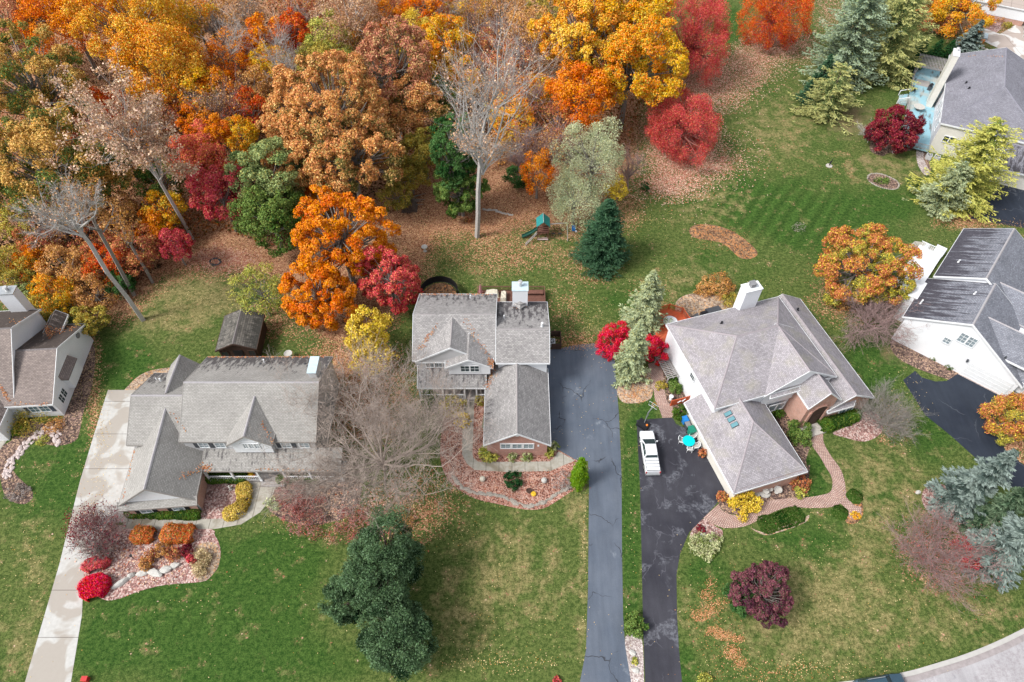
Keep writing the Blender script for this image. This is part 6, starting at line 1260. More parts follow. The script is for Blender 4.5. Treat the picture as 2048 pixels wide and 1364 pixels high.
# --- undergrowth trees, left
for a in [('scarlet red young maple at the forest edge below the trunks', 350, 490, 32, 4, .9, 'f_crimson', 3000, .25), ('orange red young maple left of the scarlet one', 270, 500, 46, 4, .8, 'f_rust', 3800, .26), ('salmon young tree over the grey leaning trunks', 85, 480, 40, 4, .9, 'f_rust', 2800, .26),
          ('small flaming orange tree near the left house chimney', 58, 530, 34, 3.5, .9, 'f_orange', 2400, .26), ('green gold bush tree at the far left below the oaks', 20, 545, 48, 4, .7, 'f_olive', 3600, .26), ('brown gold thicket tree left of the long grey trunk', 140, 540, 52, 3.5, .7, 'f_brown', 3600, .26),
          ('orange thicket tree under the second leaning trunk', 200, 480, 48, 4, .8, 'f_rust', 3200, .26), ('amber young tree beside the crimson maple', 330, 420, 38, 5, .8, 'f_gold', 2600, .28), ('gold brown young tree behind the leaning trunk tops', 235, 430, 42, 5, .8, 'f_brown', 3000, .28),
          ('green undergrowth tree below the pale tan tree', 320, 360, 42, 6, .8, 'f_green', 3400, .28), ('yellow green bush tree behind the left house gable', 85, 618, 34, 2.6, .8, 'f_olive', 3000, .24), ('tall yellow green bush at the rear corner of the left house', 180, 640, 30, 2.4, .9, 'f_olive', 2800, .24),
          ('olive green bush beside the left house chimney', 55, 590, 26, 2.6, .8, 'f_green_pale', 2200, .24), ('tan brown thicket along the side of the dry lawn', 190, 590, 36, 2.5, .8, 'f_brown', 2000, .24), ('dark green bush beside the long trunk base', 240, 565, 30, 2, .8, 'f_green_dark', 2000, .24),
          ('orange amber tree at the forest centre', 480, 270, 36, 6, .9, 'f_gold', 2600, .28), ('dark amber tree behind the bare grey trunks', 500, 180, 44, 6, .8, 'f_brown', 3000, .3), ('orange tree beyond the crimson maple', 490, 330, 24, 6, .9, 'f_orange', 1600, .28),
          ('orange leaved tree near the top between bare trunks', 450, 120, 46, 8, .8, 'f_orange', 2600, .28), ('rusty tree right of the tall bare tree', 1030, 130, 42, 7, .9, 'f_rust', 2400, .28), ('ochre leaved tree behind the tall bare tree', 1060, 60, 46, 8, .9, 'f_brown', 3000, .3),
          ('brown leaved tree at the top right of the tall bare tree', 1000, 20, 50, 8, .9, 'f_brown', 3000, .3), ('orange gold tree at the top edge left of centre', 350, 40, 52, 11, .9, 'f_gold', 4600, .3), ('orange tree between the golden maples and the amber tree', 440, 175, 38, 8, .9, 'f_orange', 3000, .3), ('gold tree among grey trunks below the vivid orange one', 545, 130, 38, 7, .9, 'f_gold', 3000, .3),
          ('burnt orange tree at the top edge right of the yellow airy tree', 770, 45, 40, 9, .9, 'f_orange', 3200, .3), ('golden tree at the top right of the reddish tan oak', 860, 130, 40, 8, .9, 'f_yellow_orange', 3200, .3), ('copper tree behind the tall grey trunk top', 985, 110, 44, 7, .9, 'f_rust', 3200, .28), ('orange brown tree left of the golden small tree', 1040, 190, 38, 6, .9, 'f_orange', 2400, .28),
          ('deep orange young tree below the first green gold oak', 150, 420, 46, 5, .8, 'f_orange', 3600, .27), ('copper young tree at the middle of the left thicket', 215, 530, 44, 3.5, .8, 'f_orange_red', 3200, .25), ('amber young tree under the salmon one', 110, 590, 40, 3, .8, 'f_gold', 2800, .25), ('orange young tree beside the scarlet one', 310, 455, 34, 4, .8, 'f_orange', 2600, .26), ('gold olive young tree below the green gold oaks', 60, 440, 50, 5, .8, 'f_olive', 3600, .28),
          ('russet tree in the pale gap left of the amber tree', 345, 215, 44, 6, .9, 'f_rust', 3400, .28), ('orange russet tree behind the coral red round maple', 400, 240, 40, 6, .9, 'f_orange', 3000, .28), ('golden russet tree under the pale yellow airy tree', 700, 80, 40, 8, .9, 'f_gold', 3000, .28),
          ('russet tree at the top edge left of the pale yellow airy tree', 645, 15, 42, 9, .9, 'f_rust', 3200, .28), ('copper gold tree at the top edge right of centre', 940, 20, 44, 8, .9, 'f_gold', 2800, .28), ('russet tree behind the fan of bare twigs', 1000, 160, 42, 6, .9, 'f_rust', 2800, .28),
          ('deep russet tree between the amber tree and peach oak', 500, 225, 40, 6, .9, 'f_orange_red', 3000, .28),
          ('rust brown tree at the top between orange maples', 780, 15, 46, 9, .8, 'f_rust', 2800, .3), ('green leaved tree hidden beneath the reddish tan oak', 880, 195, 40, 7, .8, 'f_green', 3200, .3),
          ('orange shrub tree right of the grey trunk', 1000, 290, 34, 4, .9, 'f_brown', 1800, .26), ('olive thicket at the top edge near the golden maple', 1095, 15, 36, 8, .8, 'f_olive', 2200, .3), ('brown thicket tree behind the woodpile', 790, 395, 30, 2.5, .8, 'f_olive', 1800, .24),
          ('gold brown tree at the top edge near the left', 390, 30, 46, 9, .8, 'f_gold', 2800, .3), ('brown leaved tree at the top behind grey trunks', 470, 30, 46, 8, .8, 'f_brown', 2800, .3), ('rust tree at the top above the orange patch', 600, 10, 44, 9, .8, 'f_rust', 2400, .3), ('golden brown tree left of the reddish tan oak', 640, 125, 46, 9, .8, 'f_olive', 3000, .3)]:
    T('young_tree', a[0], a[1], a[2], a[3], a[4], a[5], a[6], n=a[7], leaf=a[8], gaps=.4, lobes=20, lobe_r=.34)
# pale tan forked tree with visible trunk
def leaner(name, label, base, top, extra, spread, bark, r0, seed, **kw):
    b = W(*base, 0); lo, hi = 1, 45
    for _ in range(30):
        h = (lo+hi)/2
        if to_px(b.x, b.y, h)[1] > top[1]: lo = h
        else: hi = h
    t = W(*top, h)
    return bare_tree(name, label, b.x, b.y, h+extra, spread, bark, seed=seed, lean=(t.x-b.x, t.y-b.y), r0=r0, trunk_h=h/(h+extra), **kw)
leaner('forked_tree', 'pale tan leaved tree with a long forked grey trunk', (385, 478), (300, 325), 16, 11, 'bark_pale', .26, 5, nlimb=8, up=1.05, depth=5, kids=3, leaves=14000, leafm='f_pale_tan', leaf=.3)
leaner('leaning_tree', 'long grey leaning trunk with bare limbs, rooted in the dry back lawn', (286, 640), (135, 430), 5, 8, 'bark_pale', .30, 8, nlimb=7, up=.8, depth=5, kids=3, twig=.014, fans=3000, leaves=500, leafm='f_tan', leaf=.25)
leaner('leaning_tree', 'second leaning brown grey trunk just behind the long grey one', (268, 590), (172, 410), 4, 6, 'bark', .26, 9, nlimb=5, up=.8, depth=4, kids=3, leaves=1200, leafm='f_brown', leaf=.25)
leaner('leaning_tree', 'thin leaning trunk behind the orange red young maple', (305, 565), (250, 470), 4, 5, 'bark', .2, 10, nlimb=5, up=.9, depth=4, kids=2, leaves=900, leafm='f_brown', leaf=.25)
leaner('tall_tree', 'tall straight grey trunk with a fan of bare twigs, rooted at the lawn edge', (954, 474), (962, 275), 20, 7.5, 'bark_pale', .30, 12, nlimb=9, up=1.0, depth=6, kids=3, twig=.010, fans=5000, fl=1.0, leaves=2600, leafm='f_tan', leaf=.26)
# bare forest trees: four shapes reused
proto = []
for i, (h, sp, bk, lv, lm) in enumerate([(16, 5, 'bark', 0, None), (18, 6, 'bark', 1200, 'f_tan'), (15, 5, 'bark_mauve', 900, 'f_brown'), (17, 5.5, 'bark_pale', 0, None), (14, 5, 'bark_mauve', 0, None)]):
    S, tips = branch_tree(np.random.RandomState(40+i), h, sp, r0=.18, trunk_h=.4, nlimb=8, up=1.0, depth=5, kids=3, twig=.013, fans=900, fl=1.1)
    rs = np.random.RandomState(i); bm = None
    if lv: k = rs.randint(0, len(tips), lv); bm = quads_mesh('crown', leaf_quads(tips[k]+rs.normal(0, .4, (lv, 3)), rs.normal(0, 1, (lv, 3)), .28, rs), lm, rs.rand(lv, 3))
    proto.append((quads_mesh('trunk', tubes(S), bk), bm))
bare_pos = [(435, 60, 0), (470, 110, 3), (505, 50, 1), (555, 100, 3), (600, 45, 3), (415, 130, 2), (575, 150, 3), (740, 60, 1), (420, 215, 1), (460, 215, 2), (720, 20, 3), (950, 40, 2), (985, 80, 4), (960, 120, 4), (1045, 110, 4), (905, 30, 3), (1060, 190, 4), (1010, 190, 2), (1150, 290, 4), (1265, 310, 4), (1100, 290, 2), (1040, 290, 4), (120, 430, 2), (60, 430, 4), (850, 45, 0), (340, 200, 2)]
LMK = [('the golden orange maple', 262, 40), ('the amber tree by the golden maples', 392, 175), ('the vivid orange tree', 530, 75), ('the orange patch of leaves', 585, 60), ('the pale yellow airy tree', 700, 35), ('the yellow green airy tree', 660, 80), ('the top edge rust maple', 850, 10),
       ('the orange and yellow maple', 890, 80), ('the bright yellow small tree', 825, 75), ('the rusty tree', 1030, 130), ('the ochre leaved tree', 1060, 60), ('the tall fan twigged tree', 965, 180), ('the gold leaved tree', 1022, 235), ('the dull mauve leaved tree', 1115, 255), ('the silvery willow', 1190, 330), ('the round red lawn maple', 1365, 255),
       ('the salmon young tree', 85, 480), ('the gold brown young tree', 235, 430), ('the dark amber tree', 500, 180), ('the crimson maple', 442, 390), ('the small left chimney', 20, 560), ('the corner brown orange tree', 15, 45), ('the orange amber tree', 480, 270), ('the brown gold thicket', 140, 540), ('the small golden tree', 1075, 180)]
for i, (px, py, k) in enumerate(bare_pos):
    p = W(px, py, 8); g = ('leafless grey', 'sparse tan leaved grey', 'mauve twigged', 'pale barked bare', 'leafless mauve')[k]
    lm = min(LMK, key=lambda q: (q[1]-px)**2+(q[2]-py)**2); ang = math.degrees(math.atan2(py-lm[2], px-lm[1]))
    dr = ['right of', 'below right of', 'below', 'below left of', 'left of', 'above left of', 'above', 'above right of'][int(((ang+22.5) % 360)//45)]
    bare_tree('bare_tree', f'{g} tree {dr} {lm[0]}', p.x, p.y, 0, 0, group=f'{g} trees of the forest', me=proto[k], scale=RND.uniform(.75, 1.05), rz=RND.uniform(0, 6.28))
# forest floor thicket: nobody could count it
rs = np.random.RandomState(77); n = 90000
fx, fy = rs.uniform(-160, 1300, n), rs.uniform(-60, 620, n)
Pq = poly_sdf([(-160, -60), (1285, -60), (1290, 240), (1250, 330), (1090, 330), (980, 300), (900, 350), (800, 380), (760, 400), (560, 500), (430, 470), (300, 555), (225, 600), (150, 600), (-160, 560)], fx, fy)
k = Pq < -4; fx, fy = fx[k], fy[k]; zz = rs.rand(len(fx))**1.5*4.5
dy = (682-fy)/FPX; t = -(CAM_H)/(dy*ST-CT); Pt = np.stack([(fx-1024)/FPX*t, (dy*CT+ST)*t, zz], -1); cl = np.sin(Pt[:, 0]*.31+1)*np.cos(Pt[:, 1]*.27)+np.sin(Pt[:, 0]*.11+Pt[:, 1]*.17)
leafmat('f_thicket', (.05, .035, .02), (.30, .12, .035), (.08, .09, .025), .45, split=(.2, .8))  # thicket colours darkened to paint in the shaded gaps between crowns
tag(link('undergrowth', quads_mesh('undergrowth', leaf_quads(Pt, np.array([0, 0, 1.])+rs.normal(0, .5, Pt.shape), .42, rs), 'f_thicket', np.stack([rs.rand(len(Pt)), .5+.25*cl, rs.rand(len(Pt))], -1))), kind='stuff')

# --- lawn trees, right
T('maple_tree', 'tall rose red maple at the top beside the golden crown', 1388, 80, 70, 7.5, 1.25, 'f_red', n=22000, leaf=.26, lobes=80, lobe_r=.19, style='spray', bark='bark_red')
T('maple_tree', 'orange red maple touching the top edge on the lawn', 1552, 30, 62, 6.5, 1.1, 'f_orange_red', n=17000, leaf=.26, lobes=70, lobe_r=.19, style='spray', bark='bark_red')
T('maple_tree', 'round rose red maple surrounded by pink fallen leaves', 1365, 255, 70, 5, .95, 'f_red', n=18000, leaf=.25, lobes=80, lobe_r=.19, style='spray', bark='bark_red')
pconifer('pine_tree', 'big blue green pine at the top right of the lawn', 1672, 158, -25, 84, 'f_pine_blue', n=34000, seed=71, needle=.46, levels=20, boughs=14, power=.38, rag=.4)
pconifer('pine_tree', 'upper yellowish pine right of the blue green pine', 1752, 145, -40, 84, 'f_pine_yellow', n=32000, seed=72, needle=.46, levels=20, boughs=14, power=.38, rag=.4)
T('pine_tree', 'pale grey green pine crown at the top edge between two pines', 1745, 5, 50, 9, 1., 'f_pine_blue', n=8000, leaf=.34, style='spray')
pconifer('pine_tree', 'pale yellow green open branched tree by the dark spruces', 1648, 228, 130, 62, 'f_pine_yellow', n=20000, seed=73, needle=.36, levels=18, boughs=13, power=.4, rag=.45)
pconifer('spruce_tree', 'dark green spruce behind the pale yellow green tree', 1628, 200, 110, 34, 'f_dark_spruce', n=7000, seed=31)
pconifer('spruce_tree', 'small dark spruce left of the pale yellow green tree', 1612, 205, 150, 24, 'f_dark_spruce', n=4000, seed=32)
T('maple_tree', 'orange brown maple at the top edge above the blue spruce', 1922, 12, 66, 6, .9, 'f_gold', n=11000, leaf=.3, lobes=40, lobe_r=.24)
T('maple_tree', 'rusty half of the orange tree at the top edge', 1885, 25, 40, 4, .9, 'f_rust', n=4000, leaf=.3)
pconifer('spruce_tree', 'small blue spruce behind the tall chimney', 1925, 115, 42, 36, 'f_blue_spruce', n=8000, seed=33, levels=18, needle=.5)
for i, (px, py) in enumerate([(1838, 112), (1868, 112), (1890, 116)]):
    pconifer('arborvitae', ('leftmost dark green arborvitae behind the pergola', 'middle dark green arborvitae behind the pergola', 'rightmost dark green arborvitae next to the blue spruce')[i], px, py, 82, 20, 'f_yew', n=2500, seed=50+i, levels=16, needle=.3, cat='shrub')
T('plum_tree', 'round maroon tree beside the blue painted deck', 1790, 262, 42, 3.5, .9, 'f_maroon', n=8500, leaf=.26, lobes=34, lobe_r=.27)
p = W(1735, 285); bare_tree('bare_shrub', 'low leafless grey shrub left of the maroon tree', p.x, p.y, 3, 4, 'bark_pale', seed=15, r0=.06, nlimb=10, up=.35, depth=4, kids=4, twig=.010, fans=2500, fl=.6, cat='shrub')
pconifer('pine_tree', 'tall yellow green pine in front of the upper right house', 1905, 395, 245, 84, 'f_pine_lime', n=42000, seed=74, needle=.36, levels=22, boughs=15, power=.38, rag=.42)
pconifer('pine_tree', 'green lower pine left of the tall yellow green one', 1875, 415, 330, 50, 'f_pine_pale', n=18000, seed=75, needle=.34, levels=18, boughs=13, power=.4, rag=.45)
T('maple_tree', 'round multicoloured maple, brown, gold and green, beside the white deck', 1726, 532, 88, 5.5, .8, 'f_mixed', n=22000, leaf=.25, lobes=100, lobe_r=.15)
p = W(1728, 660); bare_tree('bare_tree', 'leafless weeping tree between lilac roof and white gable house', p.x, p.y, 5, 7.5, 'bark_mauve', seed=16, r0=.12, nlimb=16, up=.5, depth=5, kids=4, twig=.010, fans=9000, fl=.7, trunk_h=.25, droop=.6)
p = W(1755, 855); bare_tree('bare_tree', 'leafless grey tree at the east corner bed of the lilac roofed house', p.x, p.y, 5, 6.6, 'bark', seed=17, r0=.09, nlimb=16, up=.55, depth=5, kids=4, twig=.007, fans=6000, fl=.7, trunk_h=.2)
T('shrub', 'round orange bush cut by the right edge beside black driveway', 2032, 835, 48, 2.2, .7, 'f_mixed', n=7000, leaf=.2, cat='shrub')
pconifer('spruce_tree', 'silvery blue spruce, upper one of the corner trio', 1900, 1015, 905, 58, 'f_blue_spruce', n=15000, seed=34, rag=.45, boughs=12, needle=.5, levels=24, power=.75)
pconifer('spruce_tree', 'dull grey green spruce between the two silvery blue spruces', 1955, 1058, 966, 48, 'f_grey_spruce', n=12000, seed=35, rag=.45, boughs=12, needle=.42, power=.75)
pconifer('spruce_tree', 'silvery blue spruce, lowest of the corner trio at the right edge', 1962, 1128, 1015, 62, 'f_blue_spruce', n=15000, seed=36, rag=.45, boughs=12, needle=.5, levels=24, power=.75)
p = W(1852, 1128); bare_tree('bare_tree', 'leafless reddish tree on the lower right lawn', p.x, p.y, 5.0, 7.6, 'bark_mauve', seed=18, r0=.12, nlimb=16, up=.5, depth=5, kids=4, twig=.008, fans=7000, fl=.8, trunk_h=.2, leaves=4500, leafm='f_burgundy_twig', leaf=.11)
T('red_shrub', 'dark red leaved shrub beside the lowest silvery blue spruce', 1932, 1105, 30, 1.6, .8, 'f_crimson', n=1800, leaf=.16, gaps=.7, cat='shrub')
T('plum_tree', 'round plum purple tree on the lower lawn', 1525, 1182, 58, 3.6, .95, 'f_plum', n=13000, leaf=.2, lobes=110, lobe_r=.15)
T('green_shrub', 'grey green shrub behind the left side of the plum tree', 1492, 1190, 34, 1.8, .9, 'f_green_dark', n=3600, leaf=.2, cat='shrub')
pconifer('spruce_tree', 'dense dark green conical spruce on the open back lawn', 1202, 524, 402, 58, 'f_dark_spruce', n=30000, seed=37, needle=.32, levels=34, boughs=18, power=.55, rag=.22)
pconifer('spruce_tree', 'pale grey green spruce over the red deck', 1282, 655, 545, 46, 'f_pine_pale', n=13000, seed=38, needle=.4, power=.65, rag=.45, boughs=12)
pconifer('spruce_tree', 'pale green spruce between two scarlet bushes', 1257, 752, 646, 38, 'f_pine_pale', n=12000, seed=39, needle=.36, power=.6, rag=.45, boughs=12)
T('scarlet_bush', 'brilliant crimson bush at the head of the blue grey driveway', 1228, 684, 33, 1.7, .9, 'f_scarlet', n=4200, leaf=.18, lobes=20, cat='shrub')
T('scarlet_bush', 'crimson bush between pale spruce and red deck stairs', 1308, 700, 27, 1.8, 1.0, 'f_scarlet', n=3600, leaf=.18, lobes=20, cat='shrub')
# the three spruces at the front
leafmat('f_evergreen', (.012, .034, .015), (.10, .175, .08), (.17, .25, .14), .35, split=(.25, .85))
for lb, px, py, rp, zc, ra, n_, lo_ in [('tallest dark evergreen at the bottom centre, below the great bare tree', 766, 1122, 78, 6.2, 1.2, 15000, 110), ('greyish evergreen left of the tallest bottom one', 704, 1196, 50, 4.2, 1.35, 9000, 70), ('lowest dark evergreen of the bottom trio, right of the greyish one', 790, 1270, 72, 4.6, 1.15, 14000, 110)]:
    T('evergreen_tree', lb, px, py, rp, zc, ra, 'f_evergreen', n=int(n_*1.5), leaf=.26, lobes=int(lo_*.6), lobe_r=.21, style='spray', low=-.95, hgrad=.5, gaps=.45, bark='bark_dark')
# the great bare tree
p = W(770, 938); S, tips = branch_tree(np.random.RandomState(92), 12.5, 14.6, r0=.27, trunk_h=.14, nlimb=17, up=.5, depth=7, kids=3, twig=.0085, jag=.12, droop=.06, fans=17000, fl=1.15)
t = thing('bare_tree', 'great leafless tree with whitish spreading branches between the two middle houses', 'tree', (p.x, p.y, 0))
link('trunk', quads_mesh('trunk', tubes(S), 'bark_brown'), t)
print('big bare', len(S))
# --- shrubs and hedges
def shrub(label, px, py, rpx, h, mat, n=1500, leaf=.16, name='shrub', group=None, seed=None, sy=1., **kw):
    p = W(px, py, h*.5); r = m_px(rpx, py, h*.5)
    return make_tree(name, label, p.x, p.y, h*.42, r, h*.62, mat, n=n, leaf=leaf, lobes=16, lobe_r=.42, trunk=False, cat='shrub', group=group, seed=seed, ry=r*sy, hgrad=.1, **kw)
def hedge(label, line, w, h, mat, n=4000, leaf=.15, name='hedge', seed=1, kind=None):
    """clipped hedge along a centre line of photo points, rounded box section"""
    rs = np.random.RandomState(seed); P = [W(a, b, h*.6) for a, b in line]; L = [0]
    for i in range(len(P)-1): L.append(L[-1]+(P[i+1]-P[i]).xy.length)
    X = np.interp(rs.rand(n)*L[-1], L, [p.x for p in P]); ti = rs.rand(n)*L[-1]
    X = np.interp(ti, L, [p.x for p in P]); Y = np.interp(ti, L, [p.y for p in P]); dX = np.interp(ti+.1, L, [p.x for p in P])-np.interp(ti-.1, L, [p.x for p in P]); dY = np.interp(ti+.1, L, [p.y for p in P])-np.interp(ti-.1, L, [p.y for p in P])
    nn = unit(np.stack([-dY, dX], -1)); a = rs.rand(n)*np.pi; ca, sa = np.cos(a), np.sin(a); m = np.maximum(np.abs(ca), np.abs(sa))**.75; u = ca/m; v = sa/m
    endf = np.minimum(1, np.minimum(ti, L[-1]-ti)/(w*.5)+.55); wob = 1+.07*np.sin(ti*2.1)+.04*np.sin(ti*6.3+a*3)+rs.normal(0, .055, n)
    Pt = np.stack([X+nn[:, 0]*u*w/2*wob*endf, Y+nn[:, 1]*u*w/2*wob*endf, v*h*wob*(.6+.4*endf)], -1); Pt[:, 2] = np.maximum(Pt[:, 2], .03); Pt -= rs.rand(n)[:, None]**2*np.array([0, 0, .15])
    N = np.stack([nn[:, 0]*u, nn[:, 1]*u, v+.3], -1); c = P[len(P)//2]; Q = leaf_quads(Pt-np.array([c.x, c.y, 0]), N, leaf, rs, .7, .55)
    g = .5+.28*np.sin(ti*1.7)+.25*(rs.rand(n)-.5)+.2*np.cos(X*2.3+Y*3)
    t = link(name, quads_mesh(name, Q, mat, np.stack([rs.rand(n), g, rs.rand(n)], -1)), None, (c.x, c.y, 0)); return tag(t, label, 'hedge')
hedge('clipped dark green hedge under the brick garage wing of the tan roofed house', [(250, 1023), (400, 1027)], 1.1, 1.0, 'f_hedge', 5500, seed=2)
hedge('dark green hedge along the left half of the white porch railing', [(410, 954), (494, 954)], 1.15, .95, 'f_hedge', 3600, seed=3)
hedge('dark green hedge under the right half of the white porch railing', [(552, 957), (640, 957)], .9, .9, 'f_hedge', 3000, seed=4)
hedge('golden yellow curved hedge beside the front walkway', [(487, 965), (487, 1000), (475, 1020), (445, 1030)], 1.5, .9, 'f_yellow_hedge', 4200, .16, seed=5)
hedge('orange clipped hedge block at the left, fading to bare twigs', [(262, 1068), (308, 1068)], 1.7, 1.0, 'f_hedge_orange', 3000, seed=6)
hedge('bright orange clipped hedge block, right one of the pair', [(322, 1066), (388, 1066)], 2.0, 1.1, 'f_hedge_orange', 4200, seed=7)
hedge('brilliant crimson clipped hedge beside the concrete driveway', [(188, 1150), (185, 1196)], 2.6, 1.2, 'f_scarlet', 5500, seed=8)
hedge('duller red hedge just above the brilliant crimson one', [(191, 1114), (189, 1140)], 2.5, 1.0, 'f_crimson', 3000, seed=9)
hedge('dark green foundation hedge beneath the brick east wing', [(1638, 850), (1718, 822)], 2.0, 1.0, 'f_hedge', 5500, .18, seed=10)
hedge('low dark green ground cover hedge below the brick path', [(1518, 1052), (1560, 1042), (1606, 1024)], 1.9, .14, 'f_grass', 5500, .16, seed=11)
hedge('low dark green ground cover left of the round brick planter', [(1666, 1016), (1694, 1034)], 1.5, .1, 'f_grass', 3000, .15, seed=12)
hedge('low dark green ground cover right of the brick planter end', [(1697, 982), (1722, 1003)], 1.5, .1, 'f_grass', 3000, .15, seed=13)
shrub('round dark green clipped bush in the red mulch', 1027, 960, 19, 1.2, 'f_yew', 3000, .13)
shrub('bright yellow green bush at the left corner of the brick gable', 976, 906, 18, 1.1, 'f_yellow_green', 2200, .17)
shrub('small olive bush under the triple window, left of two', 1024, 912, 10, .8, 'f_variegated', 1000, .12); shrub('olive bush under the triple window, right of two', 1054, 911, 12.5, .9, 'f_variegated', 1300, .12)
shrub('yellow bush at the right corner of the brick gable', 1098, 904, 11, .9, 'f_yellow_green', 1100, .15); shrub('pale olive bush touching the right garage corner', 1110, 892, 10, 1., 'f_variegated', 1000, .13)
pconifer('arborvitae', 'bright green arborvitae at the edge of the blue grey driveway', 1157, 965, 920, 19, 'f_lime', n=4200, seed=61, needle=.25, power=.45, cat='shrub')
pconifer('arborvitae', 'lower bright green arborvitae in front of the taller one', 1155, 972, 938, 15, 'f_lime', n=2600, seed=62, needle=.25, power=.45, cat='shrub')
shrub('dark leafless twiggy bush left of the bright green arborvitae', 1127, 960, 20, .9, 'f_bark_tw', 1100, .13, gaps=.6)
shrub('yellow gold leafed bush hanging by the centre porch', 905, 812, 24, 2.2, 'f_olive', 1800, .2); shrub('small gold tree tip over the walkway beside the garage', 925, 838, 16, 1.8, 'f_yellow', 700, .2); shrub('yellow green bush left of the garage wall', 962, 800, 12, 1.1, 'f_olive', 900, .16)
shrub('dark green bush left of the centre porch rail', 862, 800, 24, 1.6, 'f_hedge', 1900, .18)
shrub('dusky pink twiggy shrub left of the great bare tree', 585, 990, 34, 1.6, 'f_burgundy_twig', 3200, .13); shrub('pink brown low shrub below the great bare tree', 610, 1035, 44, 1.2, 'f_burgundy_twig', 3400, .13); shrub('mauve twiggy shrub in front of the front spruces', 705, 1045, 44, 1.6, 'f_burgundy_twig', 3000, .13)
shrub('grey blue low plant at the walkway bend', 540, 1005, 12, .5, 'f_silver', 500, .14); shrub('second grey blue low plant beside the walkway', 552, 1012, 10, .5, 'f_silver', 400, .14)
shrub('green bush beside the crimson bare tree bed', 800, 1040, 24, 1.4, 'f_brown', 1500, .14)
for px, py, r_, mt, lb in [(300, 1110, 16, 'f_rust', 'rusty round bush in the middle of the front bed'), (322, 1098, 15, 'f_brown', 'brown gold bush behind the rusty one'), (345, 1108, 16, 'f_rust', 'rust brown bush above the white boulders'), (372, 1100, 13, 'f_maroon', 'dark maroon bush right of the rusty bushes'), (382, 1118, 10, 'f_crimson', 'small wine red bush next to the straw grass'), (290, 1128, 14, 'f_brown', 'speckled brown bush above the largest boulder')]:
    shrub(lb, px, py, r_, 1., mt, 1200, .13)
shrub('pale straw coloured ornamental grass at the end of the front bed', 402, 1118, 18, .8, 'f_straw', 1500, .2, style='spray'); shrub('second straw grass clump below the first', 400, 1140, 13, .6, 'f_straw', 900, .18, style='spray')
p = W(222, 1075); bare_tree('bare_shrub', 'grey purple twiggy tree beside the concrete driveway', p.x, p.y, 3.2, 4.6, 'bark_mauve', seed=19, r0=.07, nlimb=13, up=.45, depth=5, kids=4, twig=.009, fans=4000, fl=.4, trunk_h=.15, leaves=1400, leafm='f_maroon', leaf=.15)
p = W(185, 1060); bare_tree('bare_shrub', 'burgundy leafed thin tree leaning over the concrete driveway', p.x, p.y, 3.0, 3.2, 'bark_mauve', seed=20, r0=.07, nlimb=8, up=.5, depth=4, kids=3, twig=.013, trunk_h=.15, leaves=1500, leafm='f_maroon', leaf=.17)
p = W(205, 1105); bare_tree('bare_shrub', 'grey leafless shrub above the red hedges', p.x, p.y, 2, 2.8, 'bark', seed=22, r0=.05, nlimb=12, up=.45, depth=4, kids=4, twig=.009, fans=3000, fl=.4, cat='shrub')
shrub('olive juniper spreading in front of the left house', 62, 838, 34, 1.2, 'f_olive', 2600, .2, style='spray'); shrub('lime green low bush by the left house walk', 35, 860, 15, .5, 'f_lime', 700, .14); shrub('brown green shrub at the end of the left house bed', 110, 850, 20, .7, 'f_brown', 900, .14)
shrub('lime green grass tuft inside the stone border curve', 85, 880, 13, .4, 'f_yellow_green', 500, .14); shrub('grey brown low shrub in the round tip of the left bed', 35, 985, 22, .5, 'f_bark_tw', 1200, .13)
shrub('round dark green shrub in front of the brick entry', 1600, 866, 27, 1.5, 'f_green', 4200, .16); shrub('grey green shrub beside the recessed windows', 1556, 826, 12, 1.2, 'f_hedge', 1000, .15)
shrub('bright yellow round bush at the garage corner', 1486, 1003, 31, 1.5, 'f_yellow', 4600, .17, name='yellow_bush'); shrub('yellow green bush at the end of the brick wall bed', 1601, 985, 13, .8, 'f_yellow_green', 1100, .15); shrub('orange brown bush under the brick garage wall', 1600, 962, 20, 1., 'f_rust', 1800, .15)
shrub('dark rust plant at the garage door corner', 1444, 992, 11, .7, 'f_rust', 800, .14); shrub('dark green bush by the garage bins', 1363, 826, 17, 1.2, 'f_hedge', 1700, .16); shrub('round bright green bush next to the red fence', 1352, 775, 15, 1.2, 'f_green', 1700, .15); shrub('dark green bush above the round bright green one', 1345, 756, 12, 1.1, 'f_hedge', 1200, .15)
shrub('small olive plant along the side path', 1322, 770, 12, .6, 'f_olive', 600, .14)
shrub('variegated yellow and green perennials beside the dark driveway', 1398, 1088, 20, .6, 'f_variegated', 1900, .2, style='spray'); shrub('second variegated perennial clump on the right', 1424, 1084, 17, .6, 'f_variegated', 1500, .2, style='spray'); shrub('lowest variegated spiky clump', 1416, 1108, 14, .5, 'f_variegated', 900, .22, style='spray')
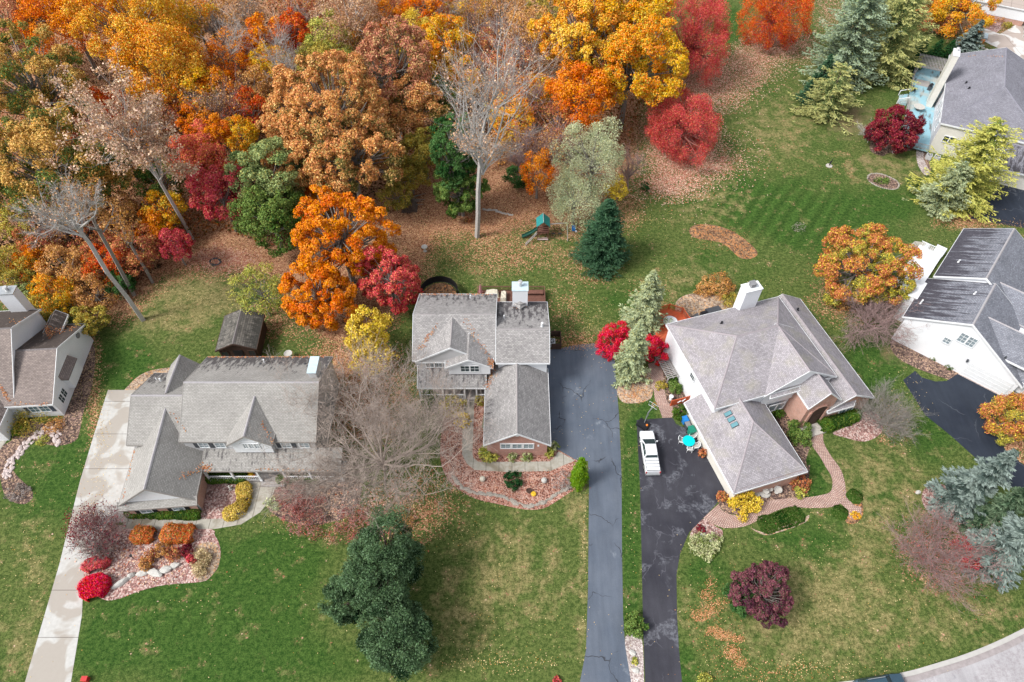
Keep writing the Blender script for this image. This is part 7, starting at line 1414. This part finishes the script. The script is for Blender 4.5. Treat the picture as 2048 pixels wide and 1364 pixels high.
shrub('small wine red plants at the path head', 1402, 1058, 9, .35, 'f_maroon', 500, .12)
shrub('round green bush in the strip between the two driveways', 1272, 1250, 23, 1.2, 'f_green', 3600, .15); shrub('tiny yellow green plant in the strip bed', 1270, 1322, 7, .3, 'f_yellow_green', 260, .14)
shrub('small orange yellow plant at the bottom edge lawn', 1408, 1358, 14, .5, 'f_yellow_green', 700, .14); shrub('red flowering plant at the bottom edge', 1114, 1360, 8, .4, 'f_crimson', 300, .12)
shrub('brown leafed shrub left of the red deck bed', 1408, 580, 20, 1.3, 'f_brown', 1400, .15); shrub('dusky brown shrub north of the red deck', 1440, 570, 30, 1.6, 'f_brown', 3000, .16); shrub('orange brown grasses growing in the garage planter', 1406, 905, 9, 1.1, 'f_rust', 500, .16)
shrub('olive brown shrub beside the white chimney', 1462, 600, 20, 1.3, 'f_olive', 1400, .15)
shrub('dark green shrub left of the pergola', 1828, 135, 16, 1.4, 'f_yew', 1200, .2); shrub('orange brown low shrub beneath the multicoloured maple', 1680, 600, 26, 1.2, 'f_brown', 1400, .16)
shrub('small green plant in the white gable house bed', 1870, 715, 9, .5, 'f_green', 500, .14); shrub('second small green plant next to the black driveway', 1902, 732, 10, .5, 'f_hedge', 500, .14)
shrub('green plants inside the small stone ringed bed', 1765, 362, 16, .4, 'f_green', 900, .16, sy=.5); shrub('small green shrub at the corner house wall', 2015, 50, 10, .9, 'f_olive', 700, .17); shrub('dark bush by the corner house bed', 2000, 38, 9, .9, 'f_brown', 500, .17)
shrub('gold leafed plant on the round brick planter end', 1712, 1030, 10, .35, 'f_gold', 600, .12)
shrub('bare brown twiggy sapling on the mown lawn', 1600, 455, 12, 1., 'f_bark_tw', 260, .12); shrub('bare twiggy shrub behind the white gable house bed', 1920, 985, 22, .8, 'f_bark_tw', 900, .13)
shrub('lone dark green conifer shrub behind the silvery willow', 1290, 372, 9, 1.6, 'f_yew', 500, .18)
shrub('yellow green vine ring at the trunk base', 938, 440, 9, .3, 'f_rust', 300, .14)
